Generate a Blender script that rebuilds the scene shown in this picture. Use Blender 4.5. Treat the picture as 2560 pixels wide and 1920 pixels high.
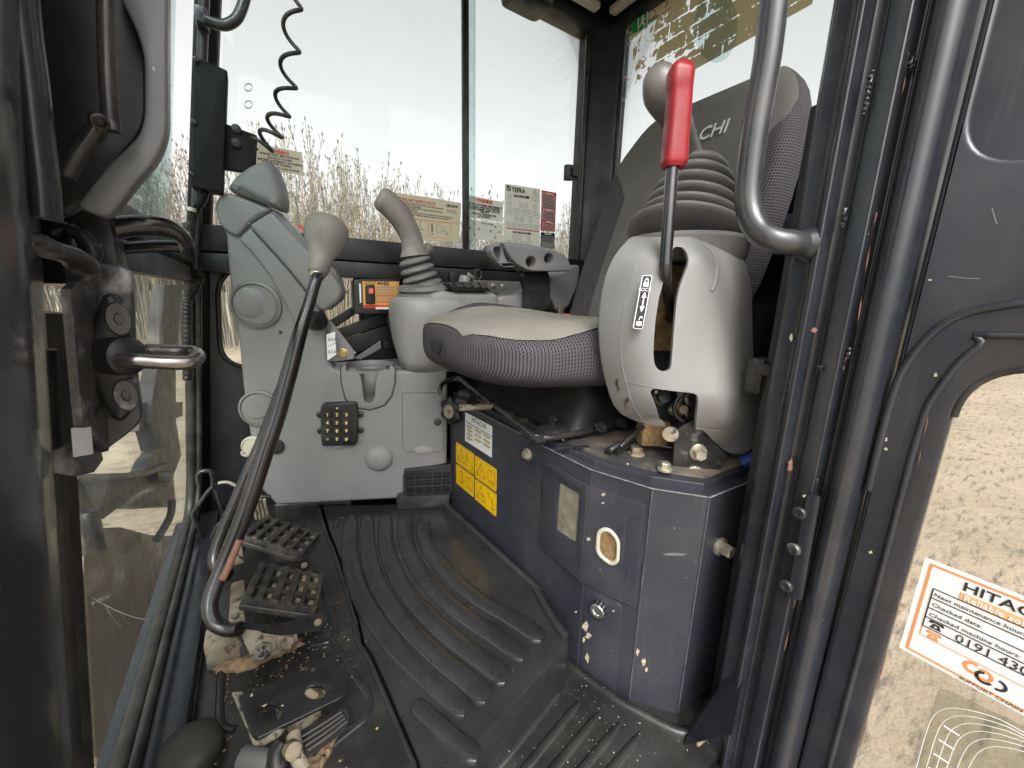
import bpy, bmesh, math, random
from mathutils import Vector, Matrix, Quaternion, noise as mnoise
random.seed(7)
scene = bpy.context.scene
for o in list(bpy.data.objects): bpy.data.objects.remove(o)
COL = scene.collection

# ------------------------------------------------------------------ camera
FPX, CAMH = 965.0, 0.60                      # focal length in photo pixels (2560 wide), metres above the cab floor
YAW, PIT, ROLL = math.radians(33.5), math.radians(12.7), 0.0235
_f = Vector((math.sin(YAW)*math.cos(PIT), math.cos(YAW)*math.cos(PIT), -math.sin(PIT)))
_r = Vector((math.cos(YAW), -math.sin(YAW), 0)); _u = _r.cross(_f)
RR = _r*math.cos(ROLL) + _u*math.sin(ROLL); UU = -_r*math.sin(ROLL) + _u*math.cos(ROLL)
CAMP = Vector((0, 0, CAMH))
cd = bpy.data.cameras.new('camera'); cam = bpy.data.objects.new('camera', cd); COL.objects.link(cam)
cd.sensor_width = 36.0; cd.lens = FPX/2560*36.0; cd.clip_start = 0.02; cd.clip_end = 2000
cam.matrix_world = Matrix(((RR.x, UU.x, -_f.x, CAMP.x), (RR.y, UU.y, -_f.y, CAMP.y), (RR.z, UU.z, -_f.z, CAMP.z), (0, 0, 0, 1)))
scene.camera = cam

# ------------------------------------------------------------------ sky, sun, exposure (overcast)
SUN_EL, SUN_AZ = math.radians(48), math.radians(205)     # azimuth clockwise from +Y
w = bpy.data.worlds.new('World'); scene.world = w; w.use_nodes = True
nt = w.node_tree; nt.nodes.clear()
sky = nt.nodes.new('ShaderNodeTexSky'); sky.sky_type = 'NISHITA'; sky.sun_disc = False
sky.sun_elevation = SUN_EL; sky.sun_rotation = SUN_AZ; sky.air_density = 1.0; sky.dust_density = 6.0; sky.ozone_density = 1.0
hs = nt.nodes.new('ShaderNodeHueSaturation'); hs.inputs['Saturation'].default_value = 0.05
tint = nt.nodes.new('ShaderNodeMix'); tint.data_type = 'RGBA'; tint.blend_type = 'MULTIPLY'; tint.inputs[0].default_value = 1.0
tint.inputs[7].default_value = (1.0, 0.995, 0.99, 1)
bg = nt.nodes.new('ShaderNodeBackground'); bg.inputs[1].default_value = 0.15
wo = nt.nodes.new('ShaderNodeOutputWorld')
nt.links.new(sky.outputs[0], hs.inputs['Color']); nt.links.new(hs.outputs[0], tint.inputs[6])
nt.links.new(tint.outputs[2], bg.inputs[0]); nt.links.new(bg.outputs[0], wo.inputs[0])
sd = bpy.data.lights.new('sun', 'SUN'); sd.energy = 0.5; sd.angle = math.radians(25); sd.color = (1.0, 0.985, 0.96)
so = bpy.data.objects.new('sun', sd); COL.objects.link(so)
sdir = Vector((math.sin(SUN_AZ)*math.cos(SUN_EL), math.cos(SUN_AZ)*math.cos(SUN_EL), math.sin(SUN_EL)))
so.rotation_euler = sdir.to_track_quat('Z', 'Y').to_euler(); so.location = sdir*20
scene.view_settings.view_transform = 'Standard'; scene.view_settings.look = 'None'
scene.view_settings.gamma = 1.0; scene.view_settings.use_curve_mapping = False
scene.view_settings.exposure = 1.16
scene.render.engine = 'CYCLES'
scene.cycles.max_bounces = 8; scene.cycles.transparent_max_bounces = 16; scene.cycles.diffuse_bounces = 4

# ------------------------------------------------------------------ photo pixel -> point on a known plane
def ray(x, y): return RR*((x-1280)/FPX) + UU*(-(y-960)/FPX) + _f
def P(x, y, X=None, Y=None, Z=None, pl=None):
    d = ray(x, y)
    if pl is not None:
        o, n = pl[0], pl[3]; t = (o-CAMP).dot(n)/d.dot(n)
    elif X is not None: t = X/d.x
    elif Y is not None: t = Y/d.y
    else: t = (Z-CAMH)/d.z
    return CAMP + d*t
def PL(o, u, v):                              # plane: origin, unit u, unit v, normal towards the viewer
    o, u, v = Vector(o), Vector(u).normalized(), Vector(v); v = (v - u*u.dot(v)).normalized()
    n = u.cross(v)
    return (o, u, v, n)
def to2(pl, p): return ((p-pl[0]).dot(pl[1]), (p-pl[0]).dot(pl[2]))
def pix2(pl, pts): return [to2(pl, P(x, y, pl=pl)) for x, y in pts]
def zm(x0, y0, s=640/1659.0): return lambda pts: [(x0+x*s, y0+y*s) for x, y in pts]
def on(pl, a, b, c=0.0): return pl[0] + pl[1]*a + pl[2]*b + pl[3]*c

# ------------------------------------------------------------------ naming, parents
WLOC = {}
def thing(name, label, cat, loc=(0, 0, 0), group=None, kind=None):
    o = bpy.data.objects.new(name, None); COL.objects.link(o); o.empty_display_size = 0.05
    o.location = loc; WLOC[o] = Vector(loc); tag(o, label, cat, group, kind); return o
def tag(o, label=None, cat=None, group=None, kind=None):
    if label: o['label'] = label
    if cat: o['category'] = cat
    if group: o['group'] = group
    if kind: o['kind'] = kind
    return o
def link(name, me, m, parent=None, label=None):
    if len(me.vertices):
        xs = [v.co for v in me.vertices]
        lo = Vector((min(v.x for v in xs), min(v.y for v in xs), min(v.z for v in xs)))
        hi = Vector((max(v.x for v in xs), max(v.y for v in xs), max(v.z for v in xs)))
        c = (lo+hi)/2; c.z = lo.z
    else: c = Vector((0, 0, 0))
    me.transform(Matrix.Translation(-c)); me.name = name
    o = bpy.data.objects.new(name, me); COL.objects.link(o)
    if m: me.materials.clear(); me.materials.append(m)
    WLOC[o] = c
    if parent: o.parent = parent; o.location = c - WLOC[parent]
    else: o.location = c
    if label: o['label'] = label
    return o
def mesh(name, vs, fs, m, parent=None, smooth=False, uvs=None, label=None):
    me = bpy.data.meshes.new(name); me.from_pydata([tuple(v) for v in vs], [], fs); me.update()
    if uvs:
        l = me.uv_layers.new(name='UV')
        for p in me.polygons:
            for li in p.loop_indices: l.data[li].uv = uvs[me.loops[li].vertex_index]
    if smooth:
        for p in me.polygons: p.use_smooth = True
    return link(name, me, m, parent, label)
def from_bm(name, bm, m, parent=None, smooth=False, sharp=None, label=None):
    bmesh.ops.recalc_face_normals(bm, faces=bm.faces)
    me = bpy.data.meshes.new(name); bm.to_mesh(me); bm.free()
    if smooth:
        for p in me.polygons: p.use_smooth = True
        if sharp: me.set_sharp_from_angle(angle=math.radians(sharp))
    return link(name, me, m, parent, label)
def bevel_bm(bm, w, seg=2, ang=30):
    es = [e for e in bm.edges if len(e.link_faces) == 2 and e.calc_face_angle(0) > math.radians(ang)]
    if w > 0 and es: bmesh.ops.bevel(bm, geom=es, offset=w, segments=seg, profile=0.6, affect='EDGES', clamp_overlap=True)
def box(name, c, size, m, parent=None, bev=0.003, rot=None, basis=None, seg=2, label=None):
    bm = bmesh.new(); bmesh.ops.create_cube(bm, size=1.0)
    for v in bm.verts: v.co = Vector((v.co.x*size[0], v.co.y*size[1], v.co.z*size[2]))
    bevel_bm(bm, min(bev, min(size)*0.45), seg)
    if basis: M = Matrix((basis[0], basis[1], basis[2])).transposed().to_4x4()
    elif rot: M = __import__('mathutils').Euler(rot).to_matrix().to_4x4()
    else: M = Matrix()
    bm.transform(Matrix.Translation(Vector(c)) @ M)
    return from_bm(name, bm, m, parent, True, 35, label)
def prism(name, pts, off, m, parent=None, bev=0.0, seg=2, label=None, smooth=True):
    """closed outline of 3-D points pushed along off"""
    off = Vector(off); n = len(pts); bm = bmesh.new()
    a = [bm.verts.new(Vector(p)) for p in pts]; b = [bm.verts.new(Vector(p)+off) for p in pts]
    bm.faces.new(a); bm.faces.new(list(reversed(b)))
    for i in range(n): bm.faces.new((a[(i+1) % n], a[i], b[i], b[(i+1) % n]))
    bmesh.ops.recalc_face_normals(bm, faces=bm.faces)
    bevel_bm(bm, bev, seg)
    return from_bm(name, bm, m, parent, smooth, 35, label)
def rnd(pts, r, n=5):
    """round the corners of a 2-D outline"""
    out = []; k = len(pts)
    for i in range(k):
        p0, p1, p2 = Vector(pts[i-1]), Vector(pts[i]), Vector(pts[(i+1) % k])
        rr = r[i] if isinstance(r, (list, tuple)) else r
        d1, d2 = p0-p1, p2-p1
        t = min(rr, d1.length*0.48, d2.length*0.48)
        a, b = p1+d1.normalized()*t, p1+d2.normalized()*t
        for j in range(n+1):
            s = j/n; q = a*(1-s)**2 + p1*2*s*(1-s) + b*s*s; out.append((q.x, q.y))
    return out
def smooth2(pts, closed=True, n=6):
    out = []; k = len(pts); V = [Vector(p) for p in pts]
    rng = range(k) if closed else range(k-1)
    for i in rng:
        g = (lambda j: V[j % k]) if closed else (lambda j: V[max(0, min(k-1, j))])
        p0, p1, p2, p3 = g(i-1), g(i), g(i+1), g(i+2)
        for j in range(n):
            t = j/n
            out.append(0.5*((2*p1)+(p2-p0)*t+(2*p0-5*p1+4*p2-p3)*t*t+(3*p1-p0-3*p2+p3)*t**3))
    if not closed: out.append(V[-1])
    return out
def circ(cx, cy, rx, ry=None, n=28): 
    ry = ry or rx
    return [(cx+rx*math.cos(2*math.pi*i/n), cy+ry*math.sin(2*math.pi*i/n)) for i in range(n)]
def plate(name, pl, outline, m, parent=None, holes=(), th=0.003, bev=0.0, z=0.0, label=None, res=2):
    """flat piece with holes; front face at z above the plane, th thick behind it"""
    cu = bpy.data.curves.new(name, 'CURVE'); cu.dimensions = '2D'; cu.fill_mode = 'BOTH'
    for loop in [outline]+list(holes):
        s = cu.splines.new('POLY'); s.points.add(len(loop)-1); s.use_cyclic_u = True
        for q, p in zip(s.points, loop): q.co = (p[0], p[1], 0, 1)
    bev = min(bev, th*0.49)
    cu.extrude = max(th/2-bev, 0); cu.bevel_depth = bev; cu.bevel_resolution = res if bev else 0
    if bev: cu.offset = -bev
    ob = bpy.data.objects.new('tmp', cu); COL.objects.link(ob)
    dg = bpy.context.evaluated_depsgraph_get(); dg.update()
    me = bpy.data.meshes.new_from_object(ob.evaluated_get(dg))
    bpy.data.objects.remove(ob); bpy.data.curves.remove(cu)
    bm = bmesh.new(); bm.from_mesh(me); bmesh.ops.remove_doubles(bm, verts=bm.verts, dist=1e-5)
    M = Matrix((pl[1], pl[2], pl[3])).transposed().to_4x4(); M.translation = pl[0] + pl[3]*(z-th/2)
    bm.transform(M); bpy.data.meshes.remove(me)
    return from_bm(name, bm, m, parent, True, 30, label)
def frames(path):
    P_ = [Vector(p) for p in path]; n = len(P_); T = []
    for i in range(n):
        t = P_[min(i+1, n-1)]-P_[max(i-1, 0)]; T.append(t.normalized() if t.length > 1e-9 else Vector((0, 0, 1)))
    a = Vector((0, 0, 1)) if abs(T[0].z) < 0.9 else Vector((1, 0, 0))
    N = (a - T[0]*a.dot(T[0])).normalized(); out = []
    for i in range(n):
        if i:
            N = N - T[i]*N.dot(T[i]); N.normalize()
        out.append((P_[i], T[i], N.copy(), T[i].cross(N)))
    return out
def tube(name, path, r, m, parent=None, seg=12, sm=5, cap=True, flat=1.0, label=None, rfun=None):
    path = smooth2([Vector(p) for p in path], False, sm) if sm else [Vector(p) for p in path]
    fr = frames(path); n = len(fr); vs = []; fs = []
    for i, (p, t, N, B) in enumerate(fr):
        if isinstance(r, (list, tuple)):
            q = i/(n-1)*(len(r)-1); k = min(int(q), len(r)-2); rad = r[k]+(r[k+1]-r[k])*(q-k)
        else: rad = r
        if rfun: rad *= rfun(i/(n-1))
        for j in range(seg):
            a = 2*math.pi*j/seg; vs.append(p + N*(rad*math.cos(a)) + B*(rad*flat*math.sin(a)))
    for i in range(n-1):
        for j in range(seg):
            fs.append((i*seg+j, i*seg+(j+1) % seg, (i+1)*seg+(j+1) % seg, (i+1)*seg+j))
    if cap: fs.append(tuple(range(seg-1, -1, -1))); fs.append(tuple((n-1)*seg+j for j in range(seg)))
    o = mesh(name, vs, fs, m, parent, True, None, label)
    o.data.set_sharp_from_angle(angle=math.radians(50)); return o
def lathe(name, o, axis, prof, m, parent=None, seg=28, label=None, ref=None, ell=1.0, sharp=40):
    """prof: (radius, height) pairs along axis"""
    o, ax = Vector(o), Vector(axis).normalized()
    a = Vector(ref) if ref else (Vector((0, 0, 1)) if abs(ax.z) < 0.9 else Vector((1, 0, 0)))
    u = (a-ax*a.dot(ax)).normalized(); v = ax.cross(u); vs = []; fs = []
    for r, h in prof:
        for j in range(seg):
            t = 2*math.pi*j/seg; vs.append(o+ax*h+u*(r*math.cos(t))+v*(r*ell*math.sin(t)))
    for i in range(len(prof)-1):
        for j in range(seg): fs.append((i*seg+j, i*seg+(j+1) % seg, (i+1)*seg+(j+1) % seg, (i+1)*seg+j))
    fs.append(tuple(range(seg-1, -1, -1))); fs.append(tuple((len(prof)-1)*seg+j for j in range(seg)))
    ob = mesh(name, vs, fs, m, parent, True, None, label)
    ob.data.set_sharp_from_angle(angle=math.radians(sharp)); return ob
def loft(name, rings, m, parent=None, caps=True, label=None, sharp=None, uvscale=None):
    k = len(rings[0]); vs = [Vector(p) for r in rings for p in r]; fs = []; uvs = None
    for i in range(len(rings)-1):
        for j in range(k): fs.append((i*k+j, i*k+(j+1) % k, (i+1)*k+(j+1) % k, (i+1)*k+j))
    if caps: fs.append(tuple(range(k-1, -1, -1))); fs.append(tuple((len(rings)-1)*k+j for j in range(k)))
    ob = mesh(name, vs, fs, m, parent, True, uvs, label)
    if sharp: ob.data.set_sharp_from_angle(angle=math.radians(sharp))
    return ob
def text(name, s, pl, a, b, size, m, parent=None, z=0.0006, align='LEFT', rot=0.0, sx=1.0, shear=0.0, bold=0.0, label=None):
    cu = bpy.data.curves.new(name, 'FONT'); cu.body = s; cu.size = size; cu.align_x = align; cu.align_y = 'CENTER'
    cu.resolution_u = 2; cu.shear = shear; cu.offset = bold; cu.extrude = 0.0001
    ob = bpy.data.objects.new('tmp', cu); COL.objects.link(ob)
    dg = bpy.context.evaluated_depsgraph_get(); dg.update()
    me = bpy.data.meshes.new_from_object(ob.evaluated_get(dg))
    bpy.data.objects.remove(ob); bpy.data.curves.remove(cu)
    M = Matrix((pl[1], pl[2], pl[3])).transposed().to_4x4(); M.translation = on(pl, a, b, z)
    me.transform(M @ Matrix.Rotation(rot, 4, 'Z') @ Matrix.Diagonal((sx, 1, 1, 1)))
    return link(name, me, m, parent, label)
def bolt(pl_o, axis, r, h, m, parent=None, name='bolt', washer=True):
    ax = Vector(axis).normalized(); a = Vector((0, 0, 1)) if abs(ax.z) < 0.9 else Vector((1, 0, 0))
    u = (a-ax*a.dot(ax)).normalized(); v = ax.cross(u); o = Vector(pl_o); bm = bmesh.new()
    def ring(rad, hh, n, ph=0): return [bm.verts.new(o+ax*hh+u*(rad*math.cos(2*math.pi*j/n+ph))+v*(rad*math.sin(2*math.pi*j/n+ph))) for j in range(n)]
    def stack(rs):
        for A, B in zip(rs, rs[1:]):
            n = len(A)
            for j in range(n): bm.faces.new((A[j], A[(j+1) % n], B[(j+1) % n], B[j]))
        bm.faces.new(rs[-1]); bm.faces.new(list(reversed(rs[0])))
    if washer: stack([ring(r*1.45, -0.001, 16), ring(r*1.45, h*0.18, 16), ring(r*1.3, h*0.25, 16)])
    stack([ring(r, h*0.2, 6), ring(r, h*0.9, 6), ring(r*0.85, h, 6)])
    return from_bm(name, bm, m, parent, False)
def boolean_cut(o, cutters):
    for c in cutters:
        md = o.modifiers.new('cut', 'BOOLEAN'); md.operation = 'DIFFERENCE'; md.object = c; md.solver = 'EXACT'
    dg = bpy.context.evaluated_depsgraph_get(); dg.update()
    me = bpy.data.meshes.new_from_object(o.evaluated_get(dg)); old = o.data
    o.modifiers.clear(); o.data = me; bpy.data.meshes.remove(old)
    for c in cutters: bpy.data.objects.remove(c)
    for p in me.polygons: p.use_smooth = True
    me.set_sharp_from_angle(angle=math.radians(35)); return o

# ------------------------------------------------------------------ materials
def N(nt, t, **k):
    n = nt.nodes.new(t)
    for a, v in k.items(): setattr(n, a, v)
    return n
def mat(name, col, rough=0.5, metal=0.0, var=0.25, vscale=6.0, bump=None, dust=None, wear=None, spots=None, spec=0.5, coat=0.0, dots=None, streak=None, rvar=0.12, uv=False, trans=0.0):
    """col with soft tonal variation; dust=(colour, amount, scale); spots=(colour, scale, size); bump=(scale, strength)"""
    m = bpy.data.materials.new(name); m.use_nodes = True; nt = m.node_tree; nt.nodes.clear(); L = nt.links.new
    out = N(nt, 'ShaderNodeOutputMaterial'); b = N(nt, 'ShaderNodeBsdfPrincipled'); L(b.outputs[0], out.inputs[0])
    tc = N(nt, 'ShaderNodeTexCoord'); geo = N(nt, 'ShaderNodeNewGeometry'); co = geo.outputs['Position']
    b.inputs['Metallic'].default_value = metal; b.inputs['Specular IOR Level'].default_value = spec
    b.inputs['Coat Weight'].default_value = coat; b.inputs['Coat Roughness'].default_value = 0.15
    def noise(scale, detail=4, rough_=0.55, vec=None):
        n = N(nt, 'ShaderNodeTexNoise'); n.inputs['Scale'].default_value = scale; n.inputs['Detail'].default_value = detail
        n.inputs['Roughness'].default_value = rough_; L(vec or co, n.inputs['Vector']); return n.outputs[0]
    def ramp(v, lo, hi, a=0.0, z=1.0):
        r = N(nt, 'ShaderNodeMapRange'); r.inputs[1].default_value = lo; r.inputs[2].default_value = hi
        r.inputs[3].default_value = a; r.inputs[4].default_value = z; L(v, r.inputs[0]); return r.outputs[0]
    def mix(f, A, B, mode='MIX'):
        x = N(nt, 'ShaderNodeMix', data_type='RGBA', blend_type=mode)
        if isinstance(f, float): x.inputs[0].default_value = f
        else: L(f, x.inputs[0])
        for i, q in ((6, A), (7, B)):
            if isinstance(q, tuple): x.inputs[i].default_value = (*q[:3], 1)
            else: L(q, x.inputs[i])
        return x.outputs[2]
    c0 = tuple(col); n1 = noise(vscale, 5)
    cc = mix(ramp(n1, 0.3, 0.7), tuple(v*(1-var) for v in c0), tuple(min(1, v*(1+var)) for v in c0))
    rv = ramp(noise(vscale*2.3, 4), 0.3, 0.7, max(0.02, rough-rvar), min(1, rough+rvar))
    if dots:                                     # woven dots on the UV map
        dc, sc, sz = dots
        uvn = N(nt, 'ShaderNodeUVMap'); vo = N(nt, 'ShaderNodeTexVoronoi', voronoi_dimensions='2D')
        vo.inputs['Scale'].default_value = sc; vo.inputs['Randomness'].default_value = 0.0; L(uvn.outputs[0], vo.inputs['Vector'])
        cc = mix(ramp(vo.outputs['Distance'], sz, sz*1.35, 1, 0), cc, dc)
        dotv = vo.outputs['Distance']
    if streak:                                   # long fine scratches and rubbed lines
        sc, amt, lc = streak
        mp = N(nt, 'ShaderNodeMapping'); mp.inputs['Scale'].default_value = (sc, sc, sc*0.06); L(co, mp.inputs[0])
        s = noise(4.0, 6, 0.7, mp.outputs[0]); cc = mix(ramp(s, 0.58, 0.75, 0, amt), cc, lc)
    if wear:
        wc, lo, hi, sc = wear
        cc = mix(ramp(noise(sc, 7, 0.65), lo, hi), cc, wc)
    if dust:
        dc, amt, sc = dust
        f = ramp(noise(sc, 8, 0.62), 0.42, 0.75, 0, amt)
        cc = mix(f, cc, dc)
        mm = N(nt, 'ShaderNodeMath', operation='ADD'); L(rv, mm.inputs[0]); q = N(nt, 'ShaderNodeMath', operation='MULTIPLY'); L(f, q.inputs[0]); q.inputs[1].default_value = 0.4
        L(q.outputs[0], mm.inputs[1]); rv = mm.outputs[0]
    if spots:
        for sp in (spots if isinstance(spots, list) else [spots]):
            dc, sc, sz = sp
            vo = N(nt, 'ShaderNodeTexVoronoi'); vo.inputs['Scale'].default_value = sc
            mpn = N(nt, 'ShaderNodeTexNoise'); mpn.inputs['Scale'].default_value = sc*2.2; L(co, mpn.inputs['Vector'])
            ad = N(nt, 'ShaderNodeVectorMath', operation='MULTIPLY_ADD'); L(mpn.outputs[1], ad.inputs[0]); ad.inputs[1].default_value = (0.6/sc,)*3; L(co, ad.inputs[2])
            L(ad.outputs[0], vo.inputs['Vector'])
            sel = N(nt, 'ShaderNodeSeparateColor'); L(vo.outputs['Color'], sel.inputs[0])
            a1 = ramp(vo.outputs['Distance'], sz*0.85, sz, 1, 0); a2 = ramp(sel.outputs[0], 0.74, 0.76)
            mu = N(nt, 'ShaderNodeMath', operation='MULTIPLY'); L(a1, mu.inputs[0]); L(a2, mu.inputs[1])
            cc = mix(mu.outputs[0], cc, dc)
    L(cc, b.inputs['Base Color']); L(rv, b.inputs['Roughness'])
    if bump or dots:
        bp = N(nt, 'ShaderNodeBump'); bp.inputs['Distance'].default_value = 0.001
        if dots: L(ramp(dotv, sz*0.7, sz*1.6), bp.inputs['Height']); bp.inputs['Strength'].default_value = 0.9; bp.inputs['Distance'].default_value = 0.0015
        else: L(noise(bump[0], 3), bp.inputs['Height']); bp.inputs['Strength'].default_value = bump[1]
        L(bp.outputs[0], b.inputs['Normal'])
    return m
def glass(name, tintc, refl=1.0, dirt=0.04, dcol=(0.75, 0.73, 0.66), dscale=9.0, film=None):
    m = bpy.data.materials.new(name); m.use_nodes = True; nt = m.node_tree; nt.nodes.clear(); L = nt.links.new
    out = N(nt, 'ShaderNodeOutputMaterial'); tr = N(nt, 'ShaderNodeBsdfTransparent'); tr.inputs[0].default_value = (*tintc, 1)
    gl = N(nt, 'ShaderNodeBsdfGlossy'); gl.inputs['Roughness'].default_value = 0.02
    fr = N(nt, 'ShaderNodeFresnel'); fr.inputs[0].default_value = 1.35
    sc = N(nt, 'ShaderNodeMath', operation='MULTIPLY'); sc.inputs[1].default_value = refl; L(fr.outputs[0], sc.inputs[0])
    mx = N(nt, 'ShaderNodeMixShader'); L(sc.outputs[0], mx.inputs[0]); L(tr.outputs[0], mx.inputs[1]); L(gl.outputs[0], mx.inputs[2])
    geo = N(nt, 'ShaderNodeNewGeometry')
    n = N(nt, 'ShaderNodeTexNoise'); n.inputs['Scale'].default_value = dscale; n.inputs['Detail'].default_value = 9; n.inputs['Roughness'].default_value = 0.7; L(geo.outputs['Position'], n.inputs[0])
    r = N(nt, 'ShaderNodeMapRange'); r.inputs[1].default_value = 0.45; r.inputs[2].default_value = 0.8; r.inputs[4].default_value = dirt*3; L(n.outputs[0], r.inputs[0])
    ad = N(nt, 'ShaderNodeMath', operation='ADD'); ad.inputs[1].default_value = dirt*0.5; L(r.outputs[0], ad.inputs[0])
    df = N(nt, 'ShaderNodeBsdfDiffuse'); df.inputs[0].default_value = (*dcol, 1)
    tl = N(nt, 'ShaderNodeBsdfTranslucent'); tl.inputs[0].default_value = (*dcol, 1)
    m2 = N(nt, 'ShaderNodeMixShader'); m2.inputs[0].default_value = 0.5; L(df.outputs[0], m2.inputs[1]); L(tl.outputs[0], m2.inputs[2])
    m3 = N(nt, 'ShaderNodeMixShader'); L(ad.outputs[0], m3.inputs[0]); L(mx.outputs[0], m3.inputs[1]); L(m2.outputs[0], m3.inputs[2])
    L(m3.outputs[0], out.inputs[0]); return m
def thin(name, col, rough=0.5, tl=0.35):         # printed film / paper that lets some light through
    m = bpy.data.materials.new(name); m.use_nodes = True; nt = m.node_tree; nt.nodes.clear(); L = nt.links.new
    out = N(nt, 'ShaderNodeOutputMaterial'); d = N(nt, 'ShaderNodeBsdfPrincipled'); d.inputs['Base Color'].default_value = (*col, 1); d.inputs['Roughness'].default_value = rough
    t = N(nt, 'ShaderNodeBsdfTranslucent'); t.inputs[0].default_value = (*col, 1)
    x = N(nt, 'ShaderNodeMixShader'); x.inputs[0].default_value = tl; L(d.outputs[0], x.inputs[1]); L(t.outputs[0], x.inputs[2]); L(x.outputs[0], out.inputs[0]); return m

MUD = (0.36, 0.27, 0.17); DUSTC = (0.30, 0.26, 0.21); CHIP = (0.62, 0.56, 0.44)
M = {}
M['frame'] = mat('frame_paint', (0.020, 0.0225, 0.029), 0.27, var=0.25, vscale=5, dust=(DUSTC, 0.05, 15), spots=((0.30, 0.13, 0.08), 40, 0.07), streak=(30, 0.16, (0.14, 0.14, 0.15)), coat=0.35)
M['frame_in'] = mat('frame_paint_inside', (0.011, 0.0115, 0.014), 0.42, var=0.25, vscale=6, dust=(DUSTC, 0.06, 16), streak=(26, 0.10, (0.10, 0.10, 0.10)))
M['navy'] = mat('seat_box_paint', (0.028, 0.030, 0.039), 0.38, var=0.14, vscale=4, dust=((0.30, 0.27, 0.24), 0.10, 5), spots=[(CHIP, 45, 0.045), (CHIP, 130, 0.07)], streak=(34, 0.16, (0.20, 0.20, 0.23)), bump=(420, 0.06))
M['console'] = mat('console_plastic', (0.190, 0.187, 0.187), 0.52, var=0.07, vscale=7, bump=(700, 0.16), dust=((0.40, 0.37, 0.32), 0.10, 5), streak=(40, 0.22, (0.36, 0.36, 0.36)))
M['console_dk'] = mat('vent_plastic', (0.16, 0.155, 0.15), 0.5, var=0.08, bump=(600, 0.12), dust=((0.36, 0.33, 0.28), 0.12, 6))
M['pod'] = mat('pod_plastic', (0.255, 0.254, 0.250), 0.44, var=0.08, vscale=5, bump=(600, 0.12), dust=((0.20, 0.155, 0.10), 0.30, 6), spots=((0.25, 0.2, 0.14), 30, 0.05))
M['rubber_grey'] = mat('bellows_rubber', (0.128, 0.124, 0.119), 0.48, var=0.14, vscale=14, dust=((0.38, 0.34, 0.28), 0.22, 11))
M['grip'] = mat('grip_rubber', (0.20, 0.185, 0.165), 0.50, var=0.22, vscale=16, dust=((0.10, 0.085, 0.07), 0.5, 20), bump=(300, 0.12))
M['red'] = mat('red_grip', (0.26, 0.010, 0.015), 0.40, var=0.20, vscale=24, bump=(500, 0.25), dust=((0.16, 0.02, 0.02), 0.28, 22))
M['rod'] = mat('black_rod', (0.012, 0.012, 0.013), 0.20, var=0.3, vscale=10, dust=(DUSTC, 0.12, 16), spots=((0.5, 0.45, 0.36), 45, 0.10), coat=0.4)
M['lever'] = mat('lever_paint', (0.014, 0.0125, 0.0125), 0.24, var=0.5, vscale=9, dust=((0.12, 0.06, 0.05), 0.22, 14), spots=((0.65, 0.6, 0.5), 34, 0.13), coat=0.3)
M['black'] = mat('black_plastic', (0.009, 0.009, 0.010), 0.38, var=0.3, vscale=12, dust=(DUSTC, 0.10, 14))
M['matte'] = mat('matte_black_steel', (0.008, 0.008, 0.009), 0.6, spec=0.2, var=0.3, vscale=12)
M['rubber'] = mat('black_rubber', (0.016, 0.016, 0.016), 0.55, var=0.3, vscale=14, dust=(DUSTC, 0.22, 12))
M['seal'] = mat('rubber_seal', (0.012, 0.012, 0.012), 0.36, var=0.3, vscale=16, dust=((0.22, 0.20, 0.17), 0.20, 26))
M['mat'] = mat('floor_rubber', (0.022, 0.022, 0.0235), 0.22, var=0.15, vscale=7, dust=((0.10, 0.10, 0.095), 0.07, 14), spots=[((0.008, 0.008, 0.008), 170, 0.22), ((0.30, 0.27, 0.22), 160, 0.05)], wear=((0.016, 0.016, 0.016), 0.56, 0.70, 30), bump=(260, 0.05))
M['mat_dirty'] = mat('muddy_floor_rubber', (0.019, 0.019, 0.019), 0.28, var=0.3, vscale=9, dust=((0.17, 0.135, 0.10), 0.12, 18), bump=(260, 0.2))
M['step'] = mat('step_rubber', (0.018, 0.018, 0.018), 0.28, var=0.25, vscale=8, dust=((0.16, 0.14, 0.11), 0.16, 14), spots=[(CHIP, 130, 0.12)], bump=(260, 0.2))
M['fabric'] = mat('seat_fabric_dark', (0.088, 0.080, 0.086), 0.85, var=0.12, vscale=8, dots=((0.020, 0.018, 0.021), 165, 0.25), spec=0.15)
M['fabric_lt'] = mat('seat_fabric_beige', (0.235, 0.224, 0.195), 0.85, var=0.12, vscale=9, dots=((0.16, 0.15, 0.125), 170, 0.20), spec=0.15, dust=((0.30, 0.25, 0.18), 0.25, 8))
M['fabric_back'] = mat('seat_fabric_grey', (0.150, 0.143, 0.132), 0.85, var=0.12, vscale=8, dots=((0.075, 0.071, 0.067), 210, 0.24), spec=0.15, dust=((0.22, 0.19, 0.14), 0.22, 6))
M['boot'] = mat('seat_boot_vinyl', (0.007, 0.007, 0.007), 0.6, spec=0.25, var=0.3, vscale=10, dust=((0.10, 0.09, 0.075), 0.12, 12))
M['zinc'] = mat('zinc_bolt', (0.52, 0.49, 0.40), 0.38, metal=0.75, var=0.3, vscale=60, dust=((0.45, 0.38, 0.26), 0.4, 50))
M['steel'] = mat('bright_steel', (0.50, 0.49, 0.47), 0.28, metal=0.95, var=0.3, vscale=24, dust=((0.22, 0.16, 0.10), 0.4, 26))
M['worn'] = mat('worn_black_steel', (0.034, 0.033, 0.034), 0.28, metal=0.35, var=0.5, vscale=16, dust=((0.15, 0.125, 0.10), 0.25, 14), wear=((0.28, 0.27, 0.26), 0.60, 0.72, 22), streak=(50, 0.14, (0.30, 0.28, 0.26)))
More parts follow.
